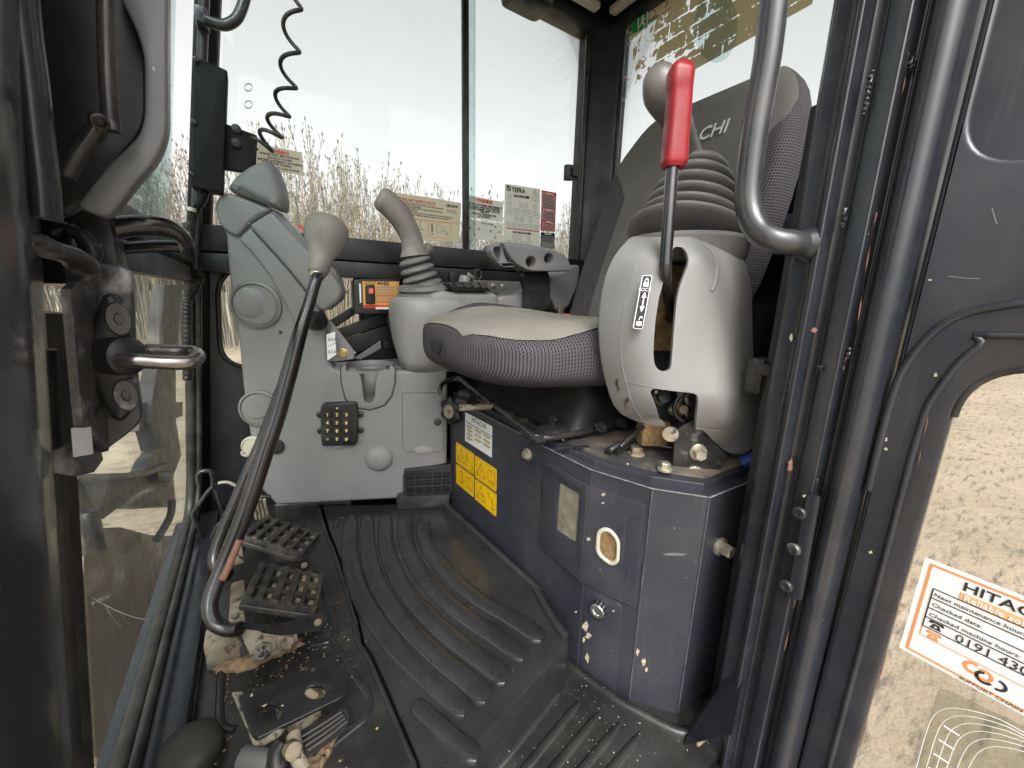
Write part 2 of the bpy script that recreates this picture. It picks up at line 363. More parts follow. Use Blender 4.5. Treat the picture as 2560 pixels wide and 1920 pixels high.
M['latch'] = mat('worn_latch_steel', (0.062, 0.062, 0.066), 0.30, metal=0.3, var=0.45, vscale=16, dust=((0.13, 0.11, 0.09), 0.3, 18), wear=((0.36, 0.35, 0.35), 0.54, 0.68, 26), streak=(50, 0.2, (0.34, 0.33, 0.33)))
M['muddy'] = mat('muddy_steel', (0.24, 0.215, 0.165), 0.55, var=0.5, vscale=40, dust=((0.26, 0.17, 0.09), 0.7, 26), wear=((0.02, 0.02, 0.02), 0.54, 0.60, 55))
M['pedal'] = mat('pedal_rubber', (0.022, 0.021, 0.020), 0.4, var=0.35, vscale=22, dust=((0.36, 0.28, 0.19), 0.25, 26))
M['mud'] = mat('dried_mud', (0.21, 0.145, 0.088), 0.95, var=0.5, vscale=70, bump=(220, 1.0), spec=0.2)
M['plate'] = mat('scuffed_black_plate', (0.013, 0.013, 0.013), 0.30, var=0.3, vscale=14, spots=[((0.48, 0.34, 0.20), 24, 0.26), ((0.6, 0.5, 0.38), 60, 0.14)], wear=((0.30, 0.25, 0.20), 0.62, 0.70, 12))
M['white'] = thin('sticker_white', (0.90, 0.90, 0.87), tl=0.75); M['cream'] = thin('sticker_cream', (0.84, 0.81, 0.70), tl=0.75)
M['paper'] = mat('label_white', (0.76, 0.76, 0.74), 0.4, var=0.05); M['yellow'] = mat('label_yellow', (0.83, 0.49, 0.005), 0.35, var=0.05)
M['ink'] = mat('ink_black', (0.02, 0.02, 0.022), 0.5, var=0.1); M['ink_red'] = mat('ink_red', (0.58, 0.03, 0.025), 0.5, var=0.1)
M['ink_grey'] = mat('ink_grey', (0.22, 0.22, 0.23), 0.5, var=0.1); M['ink_orange'] = mat('ink_orange', (0.78, 0.26, 0.08), 0.5, var=0.1)
M['ink_white'] = mat('ink_white', (0.8, 0.8, 0.78), 0.4, var=0.04); M['ink_green'] = thin('ink_green', (0.02, 0.42, 0.13), tl=0.5)
M['keyed'] = mat('key_yellow', (0.70, 0.62, 0.20), 0.4, var=0.1); M['capwhite'] = mat('cap_ivory', (0.46, 0.43, 0.35), 0.45, var=0.15, dust=((0.4, 0.34, 0.24), 0.2, 30))
M['orange'] = mat('orange_label', (0.66, 0.34, 0.09), 0.4, var=0.08); M['buckle'] = mat('orange_buckle', (0.85, 0.13, 0.03), 0.4, var=0.08)
M['liner'] = mat('roof_liner', (0.42, 0.39, 0.33), 0.7, var=0.1); M['foam'] = mat('brown_foam', (0.20, 0.125, 0.055), 0.95, var=0.4, vscale=120, bump=(500, 1.0))
M['embroid'] = mat('pale_embroidery', (0.50, 0.49, 0.46), 0.7, var=0.1); M['blue'] = mat('blue_plug', (0.02, 0.06, 0.34), 0.4)
M['olive'] = mat('insulation_board', (0.19, 0.175, 0.12), 0.8, var=0.35, vscale=40, streak=(40, 0.4, (0.30, 0.28, 0.2)), bump=(200, 0.6))
M['brass'] = mat('gold_bolt', (0.55, 0.42, 0.20), 0.35, metal=0.8, var=0.2)
M['glass'] = glass('side_glass', (0.955, 0.975, 0.965), 0.6, 0.010)
M['glass_teal'] = glass('tinted_edge_glass', (0.84, 0.91, 0.91), 0.3, 0.07, (0.62, 0.68, 0.68), 60)
M['glass_front'] = glass('front_glass', (0.93, 0.96, 0.95), 0.30, 0.010, (0.55, 0.53, 0.47), 14)
M['glass_door'] = glass('door_glass', (0.93, 0.925, 0.92), 0.4, 0.015, (0.6, 0.54, 0.45), 18)
# ================================================================== outside
def ground_material():
    m = bpy.data.materials.new('sandy_ground'); m.use_nodes = True; nt = m.node_tree; nt.nodes.clear(); L = nt.links.new
    out = N(nt, 'ShaderNodeOutputMaterial'); b = N(nt, 'ShaderNodeBsdfPrincipled'); L(b.outputs[0], out.inputs[0])
    geo = N(nt, 'ShaderNodeNewGeometry'); co = geo.outputs['Position']
    def noise(s, d=6, r=0.6, vec=co):
        n = N(nt, 'ShaderNodeTexNoise'); n.inputs['Scale'].default_value = s; n.inputs['Detail'].default_value = d; n.inputs['Roughness'].default_value = r; L(vec, n.inputs[0]); return n.outputs[0]
    def rmp(v, lo, hi, a=0.0, z=1.0):
        r = N(nt, 'ShaderNodeMapRange'); r.inputs[1].default_value = lo; r.inputs[2].default_value = hi; r.inputs[3].default_value = a; r.inputs[4].default_value = z; L(v, r.inputs[0]); return r.outputs[0]
    def mix(f, A, B):
        x = N(nt, 'ShaderNodeMix', data_type='RGBA'); L(f, x.inputs[0])
        for i, q in ((6, A), (7, B)):
            if isinstance(q, tuple): x.inputs[i].default_value = (*q, 1)
            else: L(q, x.inputs[i])
        return x.outputs[2]
    mp = N(nt, 'ShaderNodeMapping'); mp.inputs['Scale'].default_value = (1.0, 4.2, 1.0); mp.inputs['Rotation'].default_value = (0, 0, math.radians(-12)); L(co, mp.inputs[0])
    c = mix(rmp(noise(1.2), 0.3, 0.7), (0.33, 0.265, 0.18), (0.45, 0.37, 0.265))
    c = mix(rmp(noise(5.5, 8, 0.72, mp.outputs[0]), 0.51, 0.64, 0, 0.9), c, (0.14, 0.115, 0.085))
    c = mix(rmp(noise(19, 5, 0.75, mp.outputs[0]), 0.57, 0.68, 0, 0.7), c, (0.13, 0.115, 0.09))
    c = mix(rmp(noise(30, 4, 0.8), 0.62, 0.72, 0, 0.5), c, (0.60, 0.54, 0.42))
    sx = N(nt, 'ShaderNodeVectorMath', operation='LENGTH'); L(co, sx.inputs[0])
    c = mix(rmp(sx.outputs['Value'], 45, 70), c, (0.13, 0.16, 0.09))
    L(c, b.inputs['Base Color']); b.inputs['Roughness'].default_value = 0.75
    bp = N(nt, 'ShaderNodeBump'); bp.inputs['Distance'].default_value = 0.03; bp.inputs['Strength'].default_value = 0.9; L(noise(9, 9, 0.7), bp.inputs['Height']); L(bp.outputs[0], b.inputs['Normal'])
    return m
GZ = -0.95
def axis_vals():
    v = [-400, -150, -60, -30, -18]; x = -12.0
    while x <= 12.01: v.append(x); x += 0.2
    return v + [18, 30, 60, 150, 400]
av = axis_vals(); n = len(av); vs = []; fs = []
for y in av:
    for x in av:
        z = GZ
        if abs(x) < 13 and abs(y) < 13:
            z += 0.05*mnoise.noise(Vector((x*0.9, y*0.9, 0))) + 0.03*mnoise.noise(Vector((x*3.1, y*3.1, 4)))
        vs.append((x, y, z))
for j in range(n-1):
    for i in range(n-1): fs.append((j*n+i, j*n+i+1, (j+1)*n+i+1, (j+1)*n+i))
tag(mesh('ground', vs, fs, ground_material(), smooth=True), kind='structure')

def thicket():
    vs = []; fs = []; mi = []
    def stem(path, r0, r1, k, seg=4):
        fr = frames(path); b0 = len(vs); n = len(fr)
        for i, (p, t, A, B) in enumerate(fr):
            r = r0+(r1-r0)*i/(n-1)
            for j in range(seg):
                a = 2*math.pi*j/seg; vs.append(p+A*(r*math.cos(a))+B*(r*math.sin(a)))
        for i in range(n-1):
            for j in range(seg): fs.append((b0+i*seg+j, b0+i*seg+(j+1) % seg, b0+(i+1)*seg+(j+1) % seg, b0+(i+1)*seg+j)); mi.append(k)
    def bud(p, d, s, k):
        b0 = len(vs); a = Vector((random.uniform(-1, 1), random.uniform(-1, 1), random.uniform(-0.3, 0.3))).normalized(); e = d.cross(a).normalized()
        a = e.cross(d)
        for q in (p, p+d*s*0.45+e*s*0.19, p+d*s*0.5+a*s*0.19, p+d*s*0.45-e*s*0.19, p+d*s*0.5-a*s*0.19, p+d*s): vs.append(q)
        for f in ((0, 1, 2), (0, 2, 3), (0, 3, 4), (0, 4, 1), (5, 2, 1), (5, 3, 2), (5, 4, 3), (5, 1, 4)): fs.append(tuple(b0+x for x in f)); mi.append(k)
    for i in range(2400):
        ang = random.uniform(-38, 72); dist = random.uniform(12.5, 19.0)*(1+0.12*max(0, ang-5)/20)
        x, y = dist*math.sin(math.radians(ang)), dist*math.cos(math.radians(ang))
        h = random.uniform(3.9, 6.0)*(0.84+0.20*math.exp(-((ang-9)/9)**2))
        lean = Vector((random.gauss(0, 0.10), random.gauss(0, 0.07), 0)); base = Vector((x, y, GZ)); pth = []
        for s in range(6):
            t = s/5; pth.append(base + Vector((0, 0, h*t)) + lean*(h*t*t) + Vector((random.gauss(0, 0.025), random.gauss(0, 0.025), 0)))
        k = 0 if random.random() < (0.5 if -2 < ang < 22 else 0.12) else (1 if random.random() < 0.6 else 2)
        stem(pth, random.uniform(0.012, 0.021), 0.006, k)
        for q in range(random.randint(11, 18)):
            t = random.uniform(0.35, 1.0); j = min(int(t*5), 4); p = pth[j].lerp(pth[j+1], t*5-j)
            d = Vector((random.gauss(0, 0.34), random.gauss(0, 0.34), 1)).normalized(); ln = random.uniform(0.18, 0.6)*(1.15-0.5*t)
            e = p+d*ln; stem([p, p+d*ln*0.5+Vector((random.gauss(0, .015), random.gauss(0, .015), 0)), e], 0.007, 0.004, k, 3)
            for _ in range(2): bud(p.lerp(e, random.uniform(0.5, 1.0)), Vector((random.gauss(0, .3), random.gauss(0, .3), 1)).normalized(), random.uniform(0.05, 0.11), random.choice((k, 2)))
        bud(pth[-1], Vector((0, 0, 1)), random.uniform(0.10, 0.18), 2)
    me = bpy.data.meshes.new('reed_thicket'); me.from_pydata([tuple(v) for v in vs], [], fs)
    o = link('reed_thicket', me, None)
    for nm, c in (('stem_yellow', (0.31, 0.25, 0.16)), ('stem_grey', (0.26, 0.235, 0.20)), ('stem_dark', (0.17, 0.15, 0.13))): me.materials.append(mat(nm, c, 0.8, var=0.35, vscale=1.5))
    me.polygons.foreach_set('material_index', mi); me.update()
    tag(o, 'thicket of tall bare yellowish stems beyond the side window', 'thicket', kind='stuff')
thicket()

# ================================================================== cab frame
FRONT0, RK = -0.195, 0.118                     # lower front glass: X at floor, rake per metre
def fx(z): return FRONT0 + RK*z + (0.035*max(0, z-0.68))
YW, XR, ZT = 1.25, 1.22, 1.56
cab = thing('cab_frame', 'dark charcoal painted steel cab frame with pillars, rails and roof', 'cab frame', (0.5, 0.7, -0.1))
plY = PL((0, YW, 0), (1, 0, 0), (0, 0, 1))     # inside of the far side wall, seen from the door
oval = rnd(pix2(plY, [(543, 668), (897, 655), (905, 900), (552, 922)]), [0.075, 0.11, 0.07, 0.075], 8)
wall_o = [(-0.19, -0.12), (XR, -0.12), (XR, 0.735), (-0.115, 0.735)]
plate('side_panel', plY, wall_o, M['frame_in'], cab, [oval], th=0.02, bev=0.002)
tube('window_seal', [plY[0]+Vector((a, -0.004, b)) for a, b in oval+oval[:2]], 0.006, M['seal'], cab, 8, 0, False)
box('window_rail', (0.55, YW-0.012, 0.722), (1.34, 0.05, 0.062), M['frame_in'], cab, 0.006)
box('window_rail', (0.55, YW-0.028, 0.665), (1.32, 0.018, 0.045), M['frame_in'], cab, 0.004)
def pillar(name, plan, zs, m, parent, shear=lambda z: Vector((0, 0, 0)), bev=0.0, smooth=True):
    rings = [[Vector((x, y, z))+shear(z) for x, y in plan] for z in zs]
    return loft(name, rings, m, parent, True, None, 32)
zs = [-0.12, 0.15, 0.4, 0.68, 0.95, 1.25, ZT]
# far front corner post
pillar('front_pillar', rnd([(0.004, 1.20), (0.036, 1.236), (0.036, 1.29), (-0.008, 1.29), (-0.008, 1.215)], 0.006, 3), zs, M['matte'], cab, lambda z: Vector((fx(z), 0, 0)))
tube('rubber_seal', [(fx(z)+0.012, 1.193, z) for z in (0.05, 0.3, 0.6, 0.9, 1.2, 1.55)], 0.010, M['seal'], cab, 8)
# far rear corner post, side window slider post, headers, roof
pillar('rear_pillar', rnd([(1.125, 1.225), (1.165, 1.195), (1.20, 1.155), (XR+0.03, 1.155), (XR+0.03, 1.30), (1.125, 1.30)], 0.010, 3), [-0.1, 0.7, ZT], M['frame_in'], cab)
tube('rubber_seal', [(1.122, 1.232, 0.76), (1.118, 1.232, 1.1), (1.110, 1.232, 1.53)], 0.008, M['seal'], cab, 8)
tube('rubber_seal', [(1.213, 1.150, 0.93), (1.213, 1.150, 1.2), (1.213, 1.156, 1.54)], 0.008, M['seal'], cab, 8)
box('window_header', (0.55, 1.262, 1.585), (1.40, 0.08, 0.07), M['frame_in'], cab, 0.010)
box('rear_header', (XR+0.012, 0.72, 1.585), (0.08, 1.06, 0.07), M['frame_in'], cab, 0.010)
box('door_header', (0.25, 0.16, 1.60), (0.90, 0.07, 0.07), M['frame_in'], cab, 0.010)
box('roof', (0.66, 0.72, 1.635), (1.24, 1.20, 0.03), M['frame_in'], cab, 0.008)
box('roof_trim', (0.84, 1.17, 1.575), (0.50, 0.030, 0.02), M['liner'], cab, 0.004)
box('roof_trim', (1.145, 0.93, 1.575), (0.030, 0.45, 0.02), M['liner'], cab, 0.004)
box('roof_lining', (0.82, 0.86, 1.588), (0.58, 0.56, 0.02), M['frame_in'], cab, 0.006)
# rear wall under the rear window with its ledge
plX = PL((XR, 0, 0), (0, -1, 0), (0, 0, 1))
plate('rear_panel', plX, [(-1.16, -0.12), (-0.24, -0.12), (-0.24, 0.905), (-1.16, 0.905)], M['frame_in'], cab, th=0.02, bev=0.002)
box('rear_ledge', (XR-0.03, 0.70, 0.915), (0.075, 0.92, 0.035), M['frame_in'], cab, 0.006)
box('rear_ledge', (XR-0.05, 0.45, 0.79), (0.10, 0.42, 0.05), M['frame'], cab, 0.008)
box('quarter_panel', (0.90, 0.24, 0.36), (0.62, 0.02, 0.95), M['frame_in'], cab, 0.004)
for y, z in ((0.42, 0.60), (0.36, 0.68)): box('wall_bracket', (XR-0.06, y, z), (0.06, 0.05, 0.14), M['frame'], cab, 0.006)

# door-side rear post: folded steel channels and a round rubber seal
prof = rnd([(0.70, 0.232), (0.545, 0.224), (0.535, 0.217), (0.537, 0.200), (0.528, 0.195), (0.526, 0.189), (0.545, 0.186), (0.546, 0.174), (0.535, 0.171),
            (0.531, 0.153), (0.552, 0.150), (0.552, 0.146), (0.540, 0.143)], 0.003, 3)
prof += [(0.546+0.0155*math.cos(a), 0.130+0.0125*math.sin(a)) for a in [math.radians(115+i*14) for i in range(11)]]
prof += [(0.565, 0.112), (0.62, 0.112), (0.70, 0.14)]
pillar('hinge_pillar', prof, [-0.16+i*0.11 for i in range(17)], M['frame'], cab, lambda z: Vector((0, 0.004*(z-0.6), 0)))
def bead(p, q, r, n, parent=cab):                # a rough run of weld
    p, q = Vector(p), Vector(q); pts = []
    for i in range(n*3): 
        t = i/(n*3-1); pts.append(p.lerp(q, t)+Vector((random.gauss(0, r*0.2), random.gauss(0, r*0.2), 0)))
    tube('weld_bead', pts, r, M['frame'], parent, 7, 2, rfun=lambda t: 0.75+0.35*math.sin(t*n*6.28))
bead(P(2180, 175, X=0.531), P(2160, 285, X=0.531), 0.0022, 8); bead(P(2113, 520, X=0.531), P(2105, 570, X=0.531), 0.0026, 4)
bead(P(2283, 140, X=0.545), P(2276, 180, X=0.545), 0.0028, 3); bead(P(2127, 870, X=0.541), P(2120, 895, X=0.541), 0.0028, 2); bead(P(2048, 915, X=0.531), P(2046, 925, X=0.531), 0.0032, 2)
# hinge leaf with its screws low on the post
hl = rnd(pix2(plH := PL((0.527, 0, 0), (0, -1, 0), (0, 0, 1)), [(2020, 1235), (2052, 1240), (2006, 1500), (1968, 1490)]), 0.003, 3)
hp = plate('hinge_leaf', plH, hl, M['frame'], cab, th=0.006, bev=0.001, z=0.004)
for x, y in ((1998, 1282), (1984, 1373), (1965, 1464)):
    p = P(x, y, X=0.522); lathe('screw_head', p, (-1, 0, 0), [(0.0075, -0.001), (0.0075, 0.002), (0.006, 0.0035), (0.0035, 0.0036), (0.003, 0.0022), (0.0, 0.0022)], M['worn'], hp, 18)
tube('hinge_knuckle', [P(2030, 1240, X=0.535), P(1985, 1480, X=0.535)], 0.006, M['rubber'], cab, 10, 0)
# door sill and the painted foot of the post
prism('door_sill', [P(1560, 1925, Z=-0.10), P(1745, 1835, Z=-0.10), P(1840, 1700, Z=-0.10), P(1960, 1800, Z=-0.10), Vector((0.62, 0.06, -0.10)), Vector((0.1, 0.06, -0.10)), Vector((0.1, 0.2, -0.10))], (0, 0, -0.06), M['frame'], cab, 0.006)
prism('post_gusset', [P(1880, 1590, X=0.555), P(1830, 1840, X=0.50), P(1700, 1870, Z=-0.095), P(1800, 1740, X=0.56)], (0.02, 0.012, 0.0), M['frame'], cab, 0.003)

# near front post beside the door opening
def lean(z): return Vector((fx(z)-fx(0.6), 0, 0))
plan = rnd([(-0.140, 0.455), (-0.118, 0.40), (-0.100, 0.335), (-0.088, 0.28), (-0.092, 0.235), (-0.13, 0.215), (-0.22, 0.24), (-0.20, 0.45)], 0.012, 4)
pillar('door_pillar', plan, [-0.14, 0.1, 0.3, 0.5, 0.7, 0.9, 1.1, 1.35, ZT], M['frame'], cab, lean)
tube('door_seal', [Vector((-0.137, 0.462, z))+lean(z) for z in (-0.1, 0.15, 0.4, 0.58)], 0.013, M['rubber'], cab, 10)
tube('door_seal', [Vector((-0.113, 0.375, z))+lean(z) for z in (-0.1, 0.15, 0.4, 0.56)], 0.007, M['rubber'], cab, 10)
# trim of the raised windscreen guide at the head of that post
plT = PL((0, 0.36, 0), (1, 0, 0), (0, 0, 1)); z0 = zm(0, 0)
tr = pix2(plT, z0([(640, -300), (1085, -300), (1085, 820), (1060, 930), (1000, 1050), (900, 1160), (720, 1385), (660, 1405), (480, 1345), (700, 1060), (900, 880), (935, 760), (935, 300)]))
plate('guide_trim', plT, rnd(tr, 0.012, 4), mat('scuffed_trim', (0.13, 0.13, 0.132), 0.36, var=0.2, vscale=10, streak=(30, 0.25, (0.3, 0.3, 0.3)), spots=((0.40, 0.38, 0.36), 60, 0.08)), cab, th=0.014, bev=0.0018)
plate('guide_web', PL((0, 0.385, 0), (1, 0, 0), (0, 0, 1)), rnd(pix2(PL((0, 0.385, 0), (1, 0, 0), (0, 0, 1)), z0([(60, -300), (960, -300), (960, 830), (480, 1370), (330, 1420), (200, 1000)])), 0.012, 4), M['frame_in'], cab, th=0.012, bev=0.003)
tube('guide_tube', [P(x, y, Y=0.335) for x, y in z0([(690, -300), (690, 100), (700, 500), (715, 740), (725, 850)])], 0.0042, M['worn'], cab, 12)
tube('guide_tube', [P(x, y, Y=0.345) for x, y in z0([(655, 800), (580, 900), (490, 1020), (420, 1140)])], 0.0048, M['worn'], cab, 12)
tube('pillar_flange', [P(x, y, Y=0.315) for x, y in z0([(120, -300), (150, 100), (205, 500), (250, 900), (285, 1200), (300, 1420)])], 0.006, M['frame'], cab, 10, flat=1.5)
lathe('tube_mouth', P(250, 303, Y=0.325), (0.25, -0.9, -0.35), [(0.0040, -0.008), (0.0040, 0.003), (0.0029, 0.0034), (0.0029, -0.006), (0.0, -0.006)], M['worn'], cab, 18)

# front: divider rail, bottom sill, lower glass and its seal
for nm, za, ya, yb, m_ in (('front_rail', 0.675, 0.46, 1.22, 'frame_in'), ('front_rail', 0.635, 0.46, 1.22, 'frame_in')):
    box(nm, (fx(za)-0.006, (ya+yb)/2, za), (0.034, yb-ya, 0.034), M[m_], cab, 0.006)
box('front_sill', (-0.155, 0.80, 0.012), (0.040, 0.84, 0.022), M['frame'], cab, 0.005)
box('front_sill', (-0.205, 0.80, -0.02), (0.05, 0.86, 0.05), M['frame'], cab, 0.008)
tube('glass_seal', [(fx(z)+0.004, 1.19, z) for z in (0.62, 0.4, 0.2, 0.13)] + [(fx(0.06)+0.003, 1.165, 0.062), (fx(0.03), 1.10, 0.032)] + [(fx(0.03), y, 0.03) for y in (0.95, 0.8, 0.65, 0.48)], 0.012, M['seal'], cab, 10)
tube('glass_seal', [(fx(z)+0.020, 1.176, z) for z in (0.62, 0.4, 0.2, 0.14)] + [(fx(0.08)+0.018, 1.152, 0.082), (fx(0.05)+0.016, 1.09, 0.052)] + [(fx(0.05)+0.016, y, 0.05) for y in (0.95, 0.8, 0.65, 0.48)], 0.006, M['seal'], cab, 8)

def pane(name, corners, m, th, label, cat='window', group=None):
    o = thing(name, label, cat, sum((Vector(c) for c in corners), Vector())/len(corners), group)
    nrm = (Vector(corners[1])-Vector(corners[0])).cross(Vector(corners[-1])-Vector(corners[0])).normalized()
    prism('pane', corners, nrm*th, m, o, 0.0, smooth=False); return o
low = pane('front_window', [(fx(0.03), 0.47, 0.03), (fx(0.03), 1.19, 0.03), (fx(0.62), 1.19, 0.62), (fx(0.62), 0.47, 0.62)], M['glass_front'], 0.004, 'lower front window pane, smeared, between the door post and the front sill')
tube('crack', [P(x, y, X=fx(0.25)+0.003) for x, y in [(233, 1495), (262, 1512), (300, 1530), (335, 1543), (372, 1550)]], 0.0005, M['ink_white'], low, 5)
up = pane('windscreen', [(fx(0.70)-0.045, 0.46, 0.70), (fx(0.70)-0.045, 1.215, 0.70), (fx(1.54)-0.045, 1.215, 1.54), (fx(1.54)-0.045, 0.46, 1.54)], M['glass_front'], 0.004, 'upper windscreen pane with a greenish edge, above the front rail')
tv = [(fx(z)-0.038, y, z) for y, z in ((0.70, 0.705), (1.212, 0.705), (1.212, 1.53), (0.70, 1.53))]
prism('tinted_edge', tv, (0.002, 0, 0), M['glass_teal'], up, 0, smooth=False)
sw = pane('sliding_window', [(-0.05, 1.262, 0.75), (0.665, 1.262, 0.75), (0.665, 1.262, 1.555), (0.05, 1.262, 1.555)], M['glass'], 0.004, 'sliding side window pane carrying warning stickers, with two round holes')
sf = pane('fixed_window', [(0.622, 1.270, 0.75), (1.13, 1.270, 0.75), (1.13, 1.270, 1.555), (0.622, 1.270, 1.555)], M['glass'], 0.004, 'fixed side window pane carrying instruction stickers, behind the armrest')
box('slider_post', (0.625, 1.250, 1.155), (0.021, 0.014, 0.80), M['seal'], sw, 0.003)
box('glass_edge', (0.652, 1.262, 1.155), (0.026, 0.012, 0.80), M['glass_teal'], sf, 0.002)
ov = plate('quarter_window', PL((0, YW+0.006, 0), (1, 0, 0), (0, 0, 1)), oval, M['glass_front'], None, th=0.004)
tag(ov, 'rounded low side window half hidden behind the grey console tower', 'window')
rw = pane('rear_window', [(XR+0.006, 1.16, 0.93), (XR+0.006, 0.24, 0.93), (XR+0.006, 0.24, 1.56), (XR+0.006, 1.16, 1.56)], M['glass'], 0.004, 'rear window pane with peeling yellowed film across its top')
# window catch
ct = thing('window_catch', 'small black window catch clipped to the side window edge', 'catch', P(1430, 440, Y=1.225))
z3 = zm(1100, 0)
plC = PL((0, 1.228, 0), (1, 0, 0), (0, 0, 1))
plate('catch_body', plC, rnd(pix2(plC, z3([(815, 1065), (850, 1068), (895, 1080), (893, 1165), (850, 1170), (812, 1168)])), 0.004, 3), M['black'], ct, th=0.018, bev=0.003, z=0.006)
plate('catch_lever', plC, rnd(pix2(plC, z3([(845, 1085), (890, 1090), (885, 1155), (845, 1145)])), 0.004, 3), M['rubber'], ct, th=0.010, bev=0.003, z=0.016)

# peeling film on the rear window
def film_mat():
    m = bpy.data.materials.new('peeling_film'); m.use_nodes = True; nt = m.node_tree; nt.nodes.clear(); L = nt.links.new
    out = N(nt, 'ShaderNodeOutputMaterial'); geo = N(nt, 'ShaderNodeNewGeometry')
    sx = N(nt, 'ShaderNodeSeparateXYZ'); L(geo.outputs['Position'], sx.inputs[0])
    n = N(nt, 'ShaderNodeTexNoise'); n.inputs['Scale'].default_value = 26; n.inputs['Detail'].default_value = 8; n.inputs['Roughness'].default_value = 0.7; L(geo.outputs['Position'], n.inputs[0])
    nl = N(nt, 'ShaderNodeTexNoise'); nl.inputs['Scale'].default_value = 5; nl.inputs['Detail'].default_value = 3; L(geo.outputs['Position'], nl.inputs[0])
    cb = N(nt, 'ShaderNodeCombineXYZ'); L(sx.outputs['Y'], cb.inputs[0]); L(sx.outputs['Z'], cb.inputs[1])
    wob = N(nt, 'ShaderNodeVectorMath', operation='MULTIPLY_ADD'); L(n.outputs[1], wob.inputs[0]); wob.inputs[1].default_value = (0.020, 0.020, 0); L(cb.outputs[0], wob.inputs[2])
    br = N(nt, 'ShaderNodeTexBrick'); br.inputs['Scale'].default_value = 1.0; br.inputs['Brick Width'].default_value = 0.13; br.inputs['Row Height'].default_value = 0.045; br.inputs['Mortar Size'].default_value = 0.0035; br.inputs['Mortar Smooth'].default_value = 0.6; L(wob.outputs[0], br.inputs['Vector'])
    g = N(nt, 'ShaderNodeMapRange'); L(sx.outputs['Y'], g.inputs[0]); g.inputs[1].default_value = 1.16; g.inputs[2].default_value = 0.75; g.inputs[3].default_value = -0.06; g.inputs[4].default_value = 0.12
    def add(a, b, k=1.0):
        m1 = N(nt, 'ShaderNodeMath', operation='MULTIPLY_ADD'); L(b, m1.inputs[0]); m1.inputs[1].default_value = k; L(a, m1.inputs[2]); return m1.outputs[0]
    a2o = add(add(add(n.outputs[0], g.outputs[0]), br.outputs['Fac'], -0.11), nl.outputs[0], 0.35)
    st = N(nt, 'ShaderNodeMath', operation='GREATER_THAN'); st.inputs[1].default_value = 0.675; L(a2o, st.inputs[0])
    tr = N(nt, 'ShaderNodeBsdfTransparent'); tl = N(nt, 'ShaderNodeBsdfTranslucent'); tl.inputs[0].default_value = (0.72, 0.66, 0.48, 1); df = N(nt, 'ShaderNodeBsdfDiffuse'); df.inputs[0].default_value = (0.60, 0.56, 0.42, 1)
    x1 = N(nt, 'ShaderNodeMixShader'); x1.inputs[0].default_value = 0.45; L(tl.outputs[0], x1.inputs[1]); L(df.outputs[0], x1.inputs[2])
    x2 = N(nt, 'ShaderNodeMixShader'); L(st.outputs[0], x2.inputs[0]); L(tr.outputs[0], x2.inputs[1]); L(x1.outputs[0], x2.inputs[2]); L(x2.outputs[0], out.inputs[0]); return m
plR = PL((XR-0.001, 0, 0), (0, -1, 0), (0, 0, 1))
fm = film_mat()
plate('window_film', plR, pix2(plR, [(1535, 262), (1640, 225), (1780, 150), (1900, 82), (2030, 10), (2070, -140), (1535, -60)]), fm, rw, th=0.0006, label='yellowed film peeling off in flakes')
plate('tinted_disc', PL((XR-0.004, 0, 0), (0, -1, 0), (0, 0, 1)), pix2(plR, circ(1790, 66, 55, 92)), glass('blue_grey_tint', (0.84, 0.89, 0.90), 0.1, 0.02, (0.4, 0.5, 0.54), 30), rw, th=0.0006)
plS_ = PL((0, 1.2565, 0), (1, 0, 0), (0, 0, 1))
# exit pictogram: green square with a doorway and a running figure
ex = plate('exit_sign', PL((XR-0.008, 0, 0), (0, -1, 0), (0, 0, 1)), pix2(plR, z3([(1258, 75), (1360, 40), (1352, 185), (1252, 225)])), M['ink_green'], rw, th=0.0006, label='green running figure exit sticker')
plE = PL((XR-0.0095, 0, 0), (0, -1, 0), (0, 0, 1))
def strokes(name, pl, px, m, parent, r=0.001, conv=None):
    bm = bmesh.new()
    for a, b in zip(px, px[1:]):
        p, q = P(*a, pl=pl), P(*b, pl=pl); d = (q-p)
        if d.length < 1e-6: continue
        e = d.normalized().cross(pl[3])*r; v = [bm.verts.new(x) for x in (p+e, q+e, q-e, p-e)]; bm.faces.new(v)
    me = bpy.data.meshes.new(name); bm.to_mesh(me); bm.free(); return link(name, me, m, parent)
strokes('doorway', plE, z3([(1285, 195), (1285, 90), (1345, 70), (1340, 175)]), M['ink_white'], ex, 0.0022)
strokes('running_figure', plE, z3([(1318, 95), (1308, 130), (1325, 160), (1318, 190)]), M['ink_white'], ex, 0.0030)
strokes('running_figure', plE, z3([(1290, 180), (1306, 150), (1308, 128), (1332, 120)]), M['ink_white'], ex, 0.0022)
strokes('worn_sign_outline', plE, z3([(1180, 250), (1185, 160), (1222, 140), (1218, 225), (1160, 245)]), M['ink_green'], rw, 0.0014)
strokes('sign_edge', plE, z3([(1245, 245), (1250, 85)]), M['ink_grey'], rw, 0.0012)
